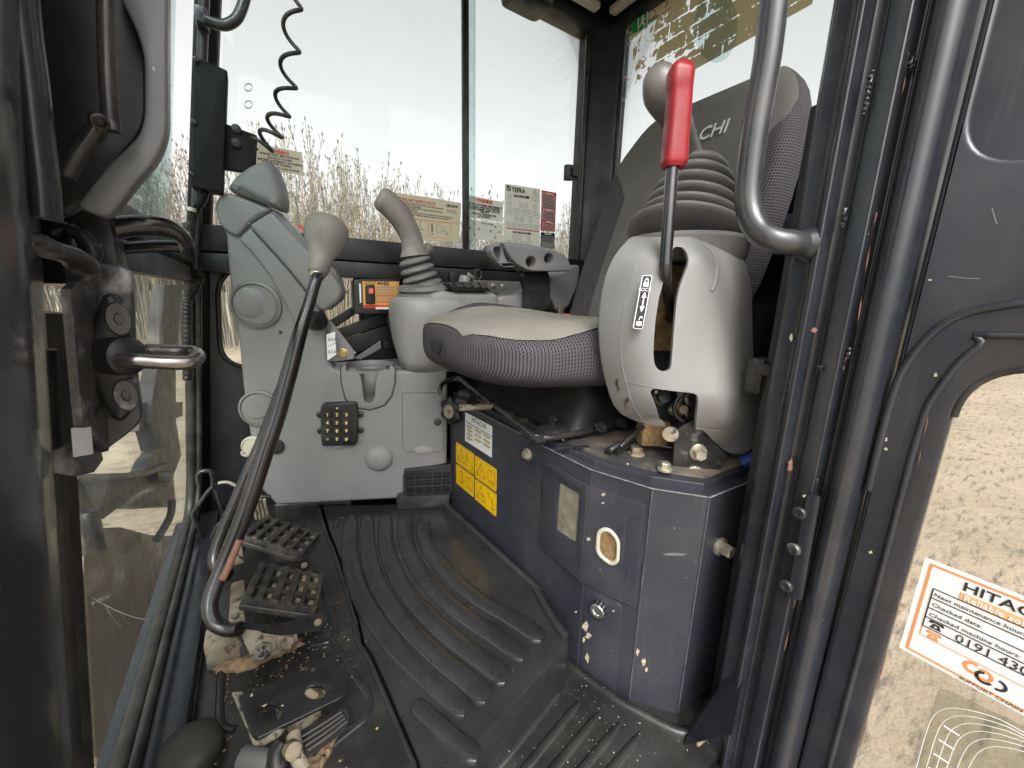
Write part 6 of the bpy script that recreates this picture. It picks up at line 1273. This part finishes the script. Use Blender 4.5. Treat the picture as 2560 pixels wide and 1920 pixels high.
# lock lever: black rod with a red grip
rl = thing('lock_lever', 'red gripped safety lock lever on a bent black rod', 'lever', P(1674, 820, Y=0.39))
tube('rod', [P(x, y, Y=q) for (x, y), q in zip([(1686, 380), (1680, 430), (1672, 540), (1665, 640), (1664, 680), (1668, 720), (1673, 780), (1677, 840)], (0.343, 0.342, 0.337, 0.333, 0.333, 0.345, 0.375, 0.42))], 0.0080, M['rod'], rl, 16)
gpts = smooth2([P(*p, Y=0.343) for p in z5c([(962, 885), (965, 850), (975, 720), (990, 560), (1003, 400), (1010, 280), (1012, 190), (1022, 110), (1035, 50), (1042, 2)])], False, 4)
rad = [0.0152, 0.0160, 0.0154, 0.0150, 0.0147, 0.0146, 0.0154, 0.0154, 0.0115, 0.0035]
fr_ = frames(gpts); rg = []
for i, (p, t, A_, B2) in enumerate(fr_):
    q = i/(len(fr_)-1)*9; kk = min(int(q), 8); r_ = rad[kk]+(rad[kk+1]-rad[kk])*(q-kk)
    e1 = plO2[1]; e1 = (e1-t*e1.dot(t)).normalized(); e2 = t.cross(e1); rr = []
    for j in range(32):
        a = 2*math.pi*j/32; o8 = r_*(1-0.05*math.cos(4*a)); rr.append(p+e1*(o8*spow(math.cos(a), 0.85))+e2*(o8*0.95*spow(math.sin(a), 0.85)))
    rg.append(rr)
c0 = sum(rg[0], Vector())/32; rg.insert(0, [c0+(p-c0)*0.86-fr_[0][1]*0.004 for p in rg[0]])
loft('grip', rg, M['red'], rl, sharp=40)
# bracket under the pod
pbk = thing('pod_bracket', 'black steel bracket with zinc bolts carrying the slotted pod', 'bracket', P(1740, 1200, Y=0.30))
plb = PL((0.585, 0.31, 0.36), (0.75, -0.66, 0), (0, 0, 1))
plate('bracket_plate', plb, rnd(pix2(plb, z1b([(620, 1500), (660, 1465), (770, 1415), (800, 1480), (860, 1570), (960, 1660), (900, 1760), (770, 1800), (600, 1730)])), 0.004, 3), M['worn'], pbk, th=0.008, bev=0.001)
for x, y in ((1022, 75), (1000, 215)): bolt(P(*z7b([(x, y)])[0], pl=plb)+plb[3]*0.001, plb[3], 0.0095, 0.018, M['zinc'], pbk)
lathe('roller', P(*z1b([(585, 1510)])[0], pl=plb), Vector((-0.75, -0.55, 0.1)), [(0.008, -0.02), (0.008, 0.006), (0.012, 0.007), (0.012, 0.010), (0.008, 0.011), (0.0, 0.010)], M['muddy'], pbk, 22)
box('muddy_block', P(*z1b([(470, 1500)])[0], Y=0.40), (0.05, 0.03, 0.045), M['foam'], pbk, 0.006, rot=(0, 0, -0.5))
tube('cable', [P(*p, Y=0.40) for p in z1b([(260, 1600), (300, 1560), (410, 1470)])], 0.004, M['rod'], pbk, 8)
# little latch at the right edge of the pod
lt = thing('post_latch', 'small worn steel latch block on the door side post', 'latch', P(1905, 940, X=0.60))
box('latch_block', P(1898, 938, X=0.60), (0.035, 0.022, 0.050), M['worn'], lt, 0.004); box('latch_tongue', P(1921, 925, X=0.59), (0.02, 0.02, 0.016), M['worn'], lt, 0.003)
tube('latch_rod', [P(1912, 965, X=0.62), P(1905, 1035, X=0.62)], 0.004, M['worn'], lt, 8, 0)
# grey tray behind the seat
rt = thing('rear_tray', 'grey plastic tray edge behind the near control pod', 'tray', P(1880, 540, X=0.95))
plR2 = PL((0.90, 0, 0), (0, -1, 0), (0, 0, 1))
plate('tray_lip', plR2, rnd(pix2(plR2, z5c([(1410, 1140), (1560, 1095), (1760, 1090), (1795, 1130), (1770, 1400), (1740, 1420), (1740, 1200), (1420, 1200)])), 0.006, 3), M['pod'], rt, th=0.02, bev=0.003)
plate('tray_body', PL((0.915, 0, 0), (0, -1, 0), (0, 0, 1)), rnd(pix2(plR2, z5c([(1410, 1190), (1740, 1190), (1700, 1470), (1470, 1480)])), 0.006, 3), mat('grey_tray', (0.10, 0.10, 0.105), 0.4), rt, th=0.02, bev=0.003)
plate('dark_shelf', PL((0.93, 0, 0), (0, -1, 0), (0, 0, 1)), rnd(pix2(plR2, z5c([(1480, 1460), (2010, 1430), (2010, 1640), (1500, 1640)])), 0.006, 3), M['frame_in'], rt, th=0.02, bev=0.003)

# ================================================================== stickers on the side windows
YS = 1.2595; plS = PL((0, YS, 0), (1, 0, 0), (0, 0, 1)); plS2 = PL((0, 1.2675, 0), (1, 0, 0), (0, 0, 1))
zt = zm(1150, 440, 260/2157.0); zw = zm(640, 340, 530/2212.0)
def sticker(name, parent, pl, zf, pts, m, label): return plate(name, pl, pix2(pl, zf(pts)), m, parent, th=0.0003, z=0.0006, label=label)
def st(parent, pl, zf, pts, m, r=0.0007, name='line'): return strokes(name, (pl[0]+pl[3]*0.0011, *pl[1:]), zf(pts), m, parent, r)
def tl(parent, pl, zf, s, a, b, m, bold=0.0004, nm='lettering'):
    p, q = to2(pl, P(*zf([a])[0], pl=pl)), to2(pl, P(*zf([b])[0], pl=pl)); w_ = math.hypot(q[0]-p[0], q[1]-p[1]); ang = math.atan2(q[1]-p[1], q[0]-p[0])
    o = text(nm, s, pl, p[0], p[1], 0.02, m, parent, 0.0012, 'LEFT', ang, bold=bold)
    ww = max(o.dimensions.x, 1e-4); bpy.data.objects.remove(o)
    return text(nm, s, pl, p[0], p[1], 0.02*w_/ww, m, parent, 0.0012, 'LEFT', ang, bold=bold)
s1 = sticker('warning_sticker', sw, plS, zw, [(5, 75), (210, 118), (480, 172), (498, 415), (230, 372), (0, 300)], M['cream'], 'stained warning sticker about closing the side window')
tl(s1, plS, zw, 'WARNING', (142, 148), (345, 184), M['ink_red']); st(s1, plS, zw, [(140, 168), (345, 204)], M['ink_red'], 0.0009)
for s_, a, b in (('ENSURE THAT SIDE WINDOW', (38, 176), (450, 246)), ('IS FULLY CLOSED', (122, 222), (376, 266)), ('BEFORE LOWERING OR RAISING', (16, 236), (480, 314)), ('THE FRONT SCREEN', (60, 268), (368, 326)), ('OR IMPACT CAN OCCUR', (90, 316), (450, 374))): tl(s1, plS, zw, s_, a, b, M['ink'], 0.0003)
s0 = sticker('faded_sticker', sw, plS, zw, [(255, 390), (418, 430), (445, 880), (300, 850), (255, 800)], M['glass'], 'faded clear sticker with an open book symbol')
st(s0, plS, zw, [(255, 392), (418, 430), (445, 880), (330, 860)], M['ink_grey'], 0.0006); st(s0, plS, zw, [(312, 595), (345, 590), (350, 600), (385, 600), (388, 640), (352, 636), (316, 632), (312, 595)], M['ink_grey'], 0.0010)
s2 = sticker('safety_note', sw, plS, zw, [(1430, 588), (1800, 640), (2140, 700), (2118, 1112), (1700, 1088), (1440, 1060)], M['cream'], 'cream safety note sticker with pictograms')
tl(s2, plS, zw, 'IMPORTANT SAFETY NOTE', (1450, 648), (1870, 712), M['ink_red']); st(s2, plS, zw, [(1450, 668), (1870, 730)], M['ink_red'], 0.0006)
tl(s2, plS, zw, 'HITACHI', (1985, 728), (2100, 742), M['ink'], 0.0007)
for s_, a, b in (('ONLY TRAINED OPERATORS SHOULD USE THIS MACHINE', (1470, 690), (1950, 764)), ('AND ASSOCIATED EQUIPMENT.', (1470, 712), (1726, 752)), ('MANUALS PROVIDED WITH THE MACHINE ARE THERE', (1480, 735), (1944, 800)), ('FOR GUIDANCE.', (1500, 762), (1682, 786)), ('MAKE SURE THAT YOU READ AND UNDERSTAND THE INFORMATION', (1480, 780), (2052, 858)), ('BEFORE OPERATING THIS MACHINE AND ASSOCIATED EQUIPMENT.', (1500, 806), (2016, 876))): tl(s2, plS, zw, s_, a, b, M['ink'], 0.0002)
tl(s2, plS, zw, '6596', (1990, 780), (2090, 800), M['ink_grey'], 0.0)
st(s2, plS, zw, [(1480, 850), (2110, 912)], M['ink_orange'], 0.0008); st(s2, plS, zw, [(1640, 870), (1795, 886), (1795, 1046), (1650, 1030)], M['ink_orange'], 0.0006); st(s2, plS, zw, [(1808, 888), (2030, 912), (2028, 1074), (1808, 1050), (1808, 888)], M['ink_orange'], 0.0006)
st(s2, plS, zw, [(1836, 910), (1838, 1000)], M['ink'], 0.0022); st(s2, plS, zw, [(1838, 1014), (1838, 1028)], M['ink'], 0.0026); st(s2, plS, zw, [(1880, 920), (1940, 945), (2010, 1040), (1940, 980), (1920, 1010), (1885, 1000), (1880, 920)], M['ink_grey'], 0.0006)
st(s2, plS, zw, [(1690, 900), (1720, 890), (1715, 930), (1690, 960), (1760, 980), (1680, 975), (1740, 1020), (1680, 1010)], M['ink_grey'], 0.0006)
s3 = sticker('warning_sticker', sf, plS2, zt, [(100, 382), (900, 545), (880, 960), (100, 850)], M['white'], 'grey white warning sticker about checking operating pressures')
tl(s3, plS2, zt, 'WARNING', (335, 492), (675, 552), M['ink_red'], 0.0008); st(s3, plS2, zt, [(335, 530), (675, 584)], M['ink_red'], 0.0008)
for s_, a, b in (('IT IS THE CUSTOMERS RESPONSIBILITY', (135, 560), (865, 680)), ('TO CHECK OPERATING PRESSURES', (175, 618), (825, 718)), ('OF THE HAMMER  SHEAR  ROTATE', (178, 662), (820, 766)), ('CIRCUITS', (415, 744), (590, 770)), ('PRIOR TO OPERATING THE', (255, 772), (740, 842)), ('ATTACHMENT', (370, 836), (625, 868))): tl(s3, plS2, zt, s_, a, b, M['ink'], 0.0005)
s4 = sticker('control_diagram', sf, plS2, zt, [(145, 888), (880, 985), (880, 1365), (140, 1295)], M['white'], 'white control pattern sticker with small cross diagrams')
for cx, cy, g in ((300, 1105, 1), (515, 1135, 0), (728, 1165, 1)):
    for dx, dy in ((0, -48), (0, 48), (-48, -4), (48, 4)): st(s4, plS2, zt, [(cx+dx*0.7, cy+dy*0.7), (cx+dx, cy+dy)], M['ink'], 0.0012)
    if g:
        for dx, dy in ((0, -110), (0, 110), (-95, -20), (90, 0)): st(s4, plS2, zt, [(cx+dx-26, cy+dy-10), (cx+dx+20, cy+dy-14), (cx+dx-8, cy+dy+16), (cx+dx+26, cy+dy+10)], M['ink'], 0.0009)
tl(s4, plS2, zt, 'LEVER PATTERN', (440, 980), (690, 1018), M['ink_grey'], 0.0004)
s5 = sticker('coupler_instructions', sf, plS2, zt, [(930, 160), (1660, 270), (1650, 1480), (900, 1380)], M['white'], 'white hitch instruction sheet with rows of pictograms')
plate('logo_square', plS2, pix2(plS2, zt([(965, 195), (1048, 205), (1048, 315), (965, 305)])), mat('ink_teal', (0.01, 0.06, 0.065), 0.5), s5, th=0.0003, z=0.0010); st(s5, plS2, zt, [(980, 260), (1000, 280), (1035, 220)], M['ink_white'], 0.0012)
tl(s5, plS2, zt, 'TEFRA', (1072, 285), (1358, 328), M['ink'], 0.0009)
st(s5, plS2, zt, [(1555, 290), (1600, 400), (1510, 390), (1555, 290)], M['ink'], 0.0007); st(s5, plS2, zt, [(1555, 330), (1555, 375)], M['ink'], 0.0008)
for c, s_ in (([(1112, 380), (1435, 425), (1432, 478), (1112, 432)], 'ATTACH - FIXER'), ([(1095, 1138), (1470, 1182), (1468, 1220), (1095, 1180)], 'RELEASE - DETACHER')):
    plate('heading_bar', plS2, pix2(plS2, zt(c)), M['ink'], s5, th=0.0003, z=0.0010); a, b = Vector(c[0])*.5+Vector(c[3])*.5+Vector((16, 0)), Vector(c[1])*.5+Vector(c[2])*.5-Vector((16, 0))
    p, q = to2(plS2, P(*zt([tuple(a)])[0], pl=plS2)), to2(plS2, P(*zt([tuple(b)])[0], pl=plS2)); text('lettering', s_, plS2, p[0], p[1], (q[0]-p[0])/len(s_)*1.55, M['ink_white'], s5, 0.0016, 'LEFT', math.atan2(q[1]-p[1], q[0]-p[0]))
def icon(x, y, w_=66, h_=90): 
    st(s5, plS2, zt, [(x, y), (x+w_, y+8), (x+w_, y+h_+8), (x, y+h_), (x, y)], M['ink_grey'], 0.00055)
    st(s5, plS2, zt, [(x+w_*.2, y+h_*.3), (x+w_*.5, y+h_*random.uniform(.3, .8)), (x+w_*.8, y+h_*random.uniform(.4, .8)), (x+w_*.4, y+h_*.85)], M['ink_grey'], 0.0007)
for x, y, w_ in ((990, 378, 72), (1475, 435, 155), (990, 518, 70), (1230, 550, 72), (1340, 565, 70), (1520, 595, 70), (965, 655, 120), (1120, 675, 125), (1285, 690, 72), (1385, 708, 72), (1492, 725, 120), (1140, 840, 70), (1245, 855, 70), (1430, 880, 70), (985, 960, 66), (1085, 972, 72), (1195, 985, 66), (1290, 998, 72), (1400, 1008, 120), (1555, 1020, 66), (1095, 1210, 70), (1200, 1220, 68), (1380, 1235, 70), (985, 1330, 120), (1140, 1340, 70), (1245, 1350, 70), (1355, 1360, 120)): icon(x, y, w_)
st(s5, plS2, zt, [(970, 785), (1640, 865)], M['ink_grey'], 0.0005); st(s5, plS2, zt, [(960, 1080), (1640, 1155)], M['ink_red'], 0.0016)
s6 = sticker('danger_column', sf, plS2, zt, [(1690, 292), (1998, 350), (1968, 1160), (1672, 1140)], M['ink_red'], 'narrow red bordered column of danger notices')
for y0, y1 in ((395, 668), (738, 905), (988, 1128)):
    plate('notice', plS2, pix2(plS2, zt([(1702, y0-10), (1978, y0+40), (1964, y1+34), (1696, y1-4)])), M['white'], s6, th=0.0003, z=0.0010)
    for k in range(int((y1-y0)/30)): strokes('text_line', (plS2[0]+plS2[3]*0.0016, *plS2[1:]), zt([(1722, y0+18+k*29), (1950, y0+56+k*29)]), M['ink'] if y0 < 900 else M['ink_red'], s6, 0.0008)
    for x in (1738, 1935): strokes('triangle', (plS2[0]+plS2[3]*0.0016, *plS2[1:]), zt([(x, y0-62+(x-1738)*.17), (x+18, y0-22+(x-1738)*.17), (x-18, y0-24+(x-1738)*.17), (x, y0-62+(x-1738)*.17)]), M['ink_white'], s6, 0.0009)
    plate('heading', plS2, pix2(plS2, zt([(1780, y0-52), (1900, y0-30), (1900, y0-2), (1780, y0-22)])), M['ink_white'], s6, th=0.0003, z=0.0014)
s7 = sticker('caution_notice', sf, plS2, zt, [(1672, 1165), (1966, 1190), (1958, 1520), (1668, 1470)], M['ink'], 'black bordered caution notice below the red column')
plate('notice', plS2, pix2(plS2, zt([(1690, 1235), (1945, 1262), (1940, 1510), (1684, 1465)])), M['white'], s7, th=0.0003, z=0.0010)
plate('heading', plS2, pix2(plS2, zt([(1755, 1185), (1890, 1198), (1890, 1228), (1755, 1216)])), M['ink_white'], s7, th=0.0003, z=0.0014)
for k in range(5): strokes('text_line', (plS2[0]+plS2[3]*0.0016, *plS2[1:]), zt([(1710, 1258+k*24), (1925, 1284+k*24)]), M['ink'], s7, 0.0008)
for x, y in ((621, 218), (621, 261)):
    h = plate('glass_hole', plS, pix2(plS, circ(x, y, 10, 10, 24)), M['ink_grey'], sw, [pix2(plS, circ(x, y, 8.8, 8.8, 24))], th=0.004, z=0.001)

# ================================================================== door striker and handle on the near front post
z6a = zm(0, 500)
sk2 = thing('door_striker', 'worn steel U shaped door striker on a folded black bracket', 'striker', P(290, 1000, Y=0.36))
YK = 0.375; plK2 = PL((0, YK, 0), (1, 0, 0), (0, 0, 1))
plate('bracket_face', plK2, rnd(pix2(plK2, z6a([(540, 395), (800, 430), (850, 470), (862, 700), (880, 1100), (925, 1420), (850, 1500), (640, 1655), (600, 1660), (585, 1300), (560, 800)])), 0.006, 4), M['latch'], sk2, th=0.008, bev=0.002)
plK3 = PL((0, 0.335, 0), (1, 0, 0), (0, 0, 1))
def two(pts, ya, yb): return [P(*p, Y=q) for p, q in zip(z6a(pts), (ya, yb, yb, ya))]
prism('bracket_web', two([(385, 575), (552, 430), (655, 1640), (470, 1470)], 0.335, 0.372), (0.004, 0.002, 0), M['latch'], sk2, 0.001)
prism('bracket_foot', [P(*p, Y=q) for p, q in zip(z6a([(315, 1640), (600, 1500), (660, 1640), (600, 1720), (480, 1745), (340, 1720)]), (0.325, 0.365, 0.372, 0.362, 0.345, 0.325))], (0, 0, -0.005), M['latch'], sk2, 0.001)
tube('top_strap', [P(*p, Y=q) for p, q in zip(z6a([(85, 290), (110, 255), (200, 262), (320, 320), (430, 350), (510, 395), (540, 450), (545, 560)]), (0.31, 0.312, 0.318, 0.325, 0.335, 0.348, 0.36, 0.368))], 0.0048, M['latch'], sk2, 10, flat=1.7)
prism('bright_tape', two([(468, 1475), (590, 1470), (606, 1640), (482, 1660)], 0.334, 0.345), (0.0, -0.002, 0), mat('wet_bright_tape', (0.62, 0.62, 0.66), 0.15, spots=((0.02, 0.02, 0.02), 90, 0.35)), sk2, 0)
bo = rnd(pix2(plK2, z6a([(700, 610), (760, 598), (810, 660), (835, 800), (860, 1000), (885, 1200), (870, 1360), (810, 1420), (740, 1380), (660, 1220), (610, 1060), (600, 960), (630, 780)])), 0.010, 4)
plate('boss', plK2, bo, M['black'], sk2, th=0.014, bev=0.004, z=0.013)
for x, y in ((772, 770), (820, 1262)): lathe('socket_screw', P(*z6a([(x, y)])[0], Y=YK-0.013), (0.1, -1, 0), [(0.0066, -0.004), (0.0066, 0.0015), (0.0058, 0.003), (0.0024, 0.003), (0.002, 0.0), (0.0, 0.0)], M['latch'], sk2, 26, ref=(1, 0, 0), ell=1.75)
lathe('hub', P(*z6a([(800, 1010)])[0], Y=YK-0.012), (0.75, -0.65, 0), [(0.014, -0.01), (0.013, 0.004), (0.009, 0.008), (0.0, 0.009)], M['black'], sk2, 24)
tube('striker_loop', [P(*p, Y=q) for p, q in zip(z6a([(770, 1040), (860, 1040), (1000, 1050), (1150, 1056), (1230, 1050), (1275, 1022), (1270, 995), (1220, 985), (1100, 980), (950, 975)]), (0.352, 0.350, 0.350, 0.350, 0.352, 0.358, 0.366, 0.372, 0.374, 0.376))], 0.0050, mat('polished_striker', (0.33, 0.30, 0.29), 0.20, metal=0.9, var=0.4, vscale=30, dust=((0.12, 0.08, 0.06), 0.4, 24)), sk2, 16)
hb2 = thing('grab_bar', 'curved black tubular windscreen grab bar above the door striker', 'grab bar', P(300, 600, Y=0.46))
tube('grip_tube', [P(*p, Y=q) for p, q in zip(z6a([(560, 240), (680, 200), (820, 172), (960, 165), (1080, 182), (1170, 235), (1215, 300)]), (0.45, 0.45, 0.452, 0.455, 0.46, 0.465, 0.47))], [0.0085, 0.0085, 0.0085, 0.0082, 0.008, 0.007, 0.0055], M['rod'], hb2, 16)
tube('lower_tube', [P(*p, Y=0.48) for p in z6a([(620, 335), (850, 310), (1050, 300), (1170, 305)])], 0.0052, M['rod'], hb2, 12)
tube('pivot_ring', [P(*p, Y=0.42) for p in z6a([(340, 220), (410, 180), (465, 220), (470, 290), (420, 330), (370, 350)])], 0.0045, M['worn'], hb2, 10)
tube('pivot_ring', [P(*p, Y=0.42) for p in z6a([(450, 200), (530, 240), (600, 330), (560, 420)])], 0.006, M['worn'], hb2, 10)
box('pivot_block', P(*z6a([(500, 300)])[0], Y=0.45), (0.05, 0.03, 0.06), M['worn'], hb2, 0.006)

# ================================================================== machine parts outside the front glass
bo_ = thing('boom_mount', 'dark muddy boom mount and hoses outside the front window', 'boom', (-0.45, 1.0, -0.2))
zo = zm(160, 780, 340/1007.0); XO = -0.46; plX2 = PL((XO, 0, 0), (0, 1, 0), (0, 0, 1))
dirty = mat('dirty_black_steel', (0.035, 0.036, 0.038), 0.5, var=0.35, vscale=8, dust=((0.25, 0.20, 0.15), 0.35, 6))
def px_poly(name, pts, X_, th, m, bev=0.004): prism(name, [P(*p, X=X_) for p in zo(pts)], (-th, 0, 0), m, bo_, bev)
px_poly('lift_arm', [(745, -200), (880, -200), (830, 400), (830, 800), (870, 1060), (800, 1250), (700, 1250), (690, 1010), (640, 820), (655, 650), (690, 430)], XO, 0.06, dirty)
px_poly('cross_tube', [(560, 670), (880, 665), (880, 770), (560, 880)], XO-0.02, 0.06, dirty)
tube('hose', [P(*p, X=XO+0.02) for p in zo([(60, 1230), (300, 1225), (500, 1210), (650, 1180), (760, 1130)])], 0.012, M['black'], bo_, 10, 10, rfun=lambda t: 1+0.06*math.sin(t*150))
px_poly('hose_guard', [(60, 1200), (430, 1190), (720, 1180), (810, 1200), (830, 1430), (600, 1440), (430, 1430), (300, 1530), (120, 1480), (60, 1480)], XO-0.03, 0.05, dirty)
px_poly('deck', [(230, 1600), (420, 1590), (640, 1650), (830, 1655), (860, 3300), (100, 3300), (150, 1800)], XO-0.05, 0.05, mat('deck_steel', (0.05, 0.045, 0.04), 0.35, var=0.5, vscale=7, dust=((0.28, 0.21, 0.14), 0.45, 8)))
px_poly('clevis', [(640, 1080), (700, 1010), (790, 1020), (850, 1080), (820, 1180), (600, 1180)], XO+0.01, 0.05, dirty)
tube('track_hose', [P(*p, X=XO+0.01) for p in zo([(800, 1400), (790, 1500), (740, 1600), (690, 1680)])], 0.016, M['rubber'], bo_, 10)
lathe('clevis_pin', P(*zo([(180, 1500)])[0], X=XO+0.06), (0, 0, 1), [(0.02, -0.1), (0.02, 0.0), (0.014, 0.01), (0.0, 0.01)], M['worn'], bo_, 16)

# ================================================================== rust lines and chips along the door side post and door
rust = mat('rust_line', (0.17, 0.085, 0.055), 0.8, var=0.4, vscale=60)
for pts, X_ in (([(2288, 20), (2276, 90), (2262, 190), (2252, 250)], 0.540), ([(2190, 530), (2178, 600), (2165, 680), (2150, 770), (2138, 830)], 0.535), ([(2118, 880), (2108, 930)], 0.535), ([(2042, 1196), (2040, 1260), (2036, 1300)], 0.535), ([(2015, 1330), (2000, 1430), (1985, 1520), (1965, 1600), (1955, 1650)], 0.533), ([(2330, 1000), (2290, 1180)], 0.5485), ([(2250, 1500), (2215, 1640), (2170, 1790), (2140, 1910)], 0.5470)):
    tube('rust_line', [P(x+random.uniform(-2, 2), y, X=X_) for x, y in pts], 0.0006, rust, cab if X_ < 0.546 else door, 6, 8, rfun=lambda t: max(0.05, 0.3+1.0*math.sin(t*17+1)))
plPc = PL((0.5265, 0, 0), (0, -1, 0), (0, 0, 1)); idz = lambda pts: pts
chip = mat('primer_chip', (0.34, 0.19, 0.15), 0.7, var=0.3, vscale=80); pale = mat('pale_chip', (0.55, 0.50, 0.38), 0.7, var=0.3, vscale=80)
for x, y, sx, sy, m_ in ((2035, 826, 8, 7, chip), (1975, 1165, 6, 20, chip), (1978, 845, 4, 12, pale), (2010, 1240, 4, 4, pale)):
    splash(PL((0.5345, 0, 0), (0, -1, 0), (0, 0, 1)) if x < 2000 else plPc, idz, x, y, sx, sy, m_, cab, name='paint_chip', z=0.0)
for x, y, sx, sy in ((2205, 1098, 14, 8), (2215, 1123, 5, 4), (2340, 938, 5, 6), (2400, 1120, 4, 3), (2325, 700, 6, 3), (2177, 1380, 5, 5)):
    splash(plD, idz, x, y, sx, sy, pale, door, name='paint_chip', z=0.0006)
for a, b in (((2370, 690), (2450, 697)), ((2480, 520), (2492, 560)), ((2410, 1095), (2440, 1098))): strokes('scratch', (plD[0]+plD[3]*0.0006, *plD[1:]), [a, ((a[0]+b[0])/2, (a[1]+b[1])/2+2), b], M['ink_grey'], door, 0.0003)
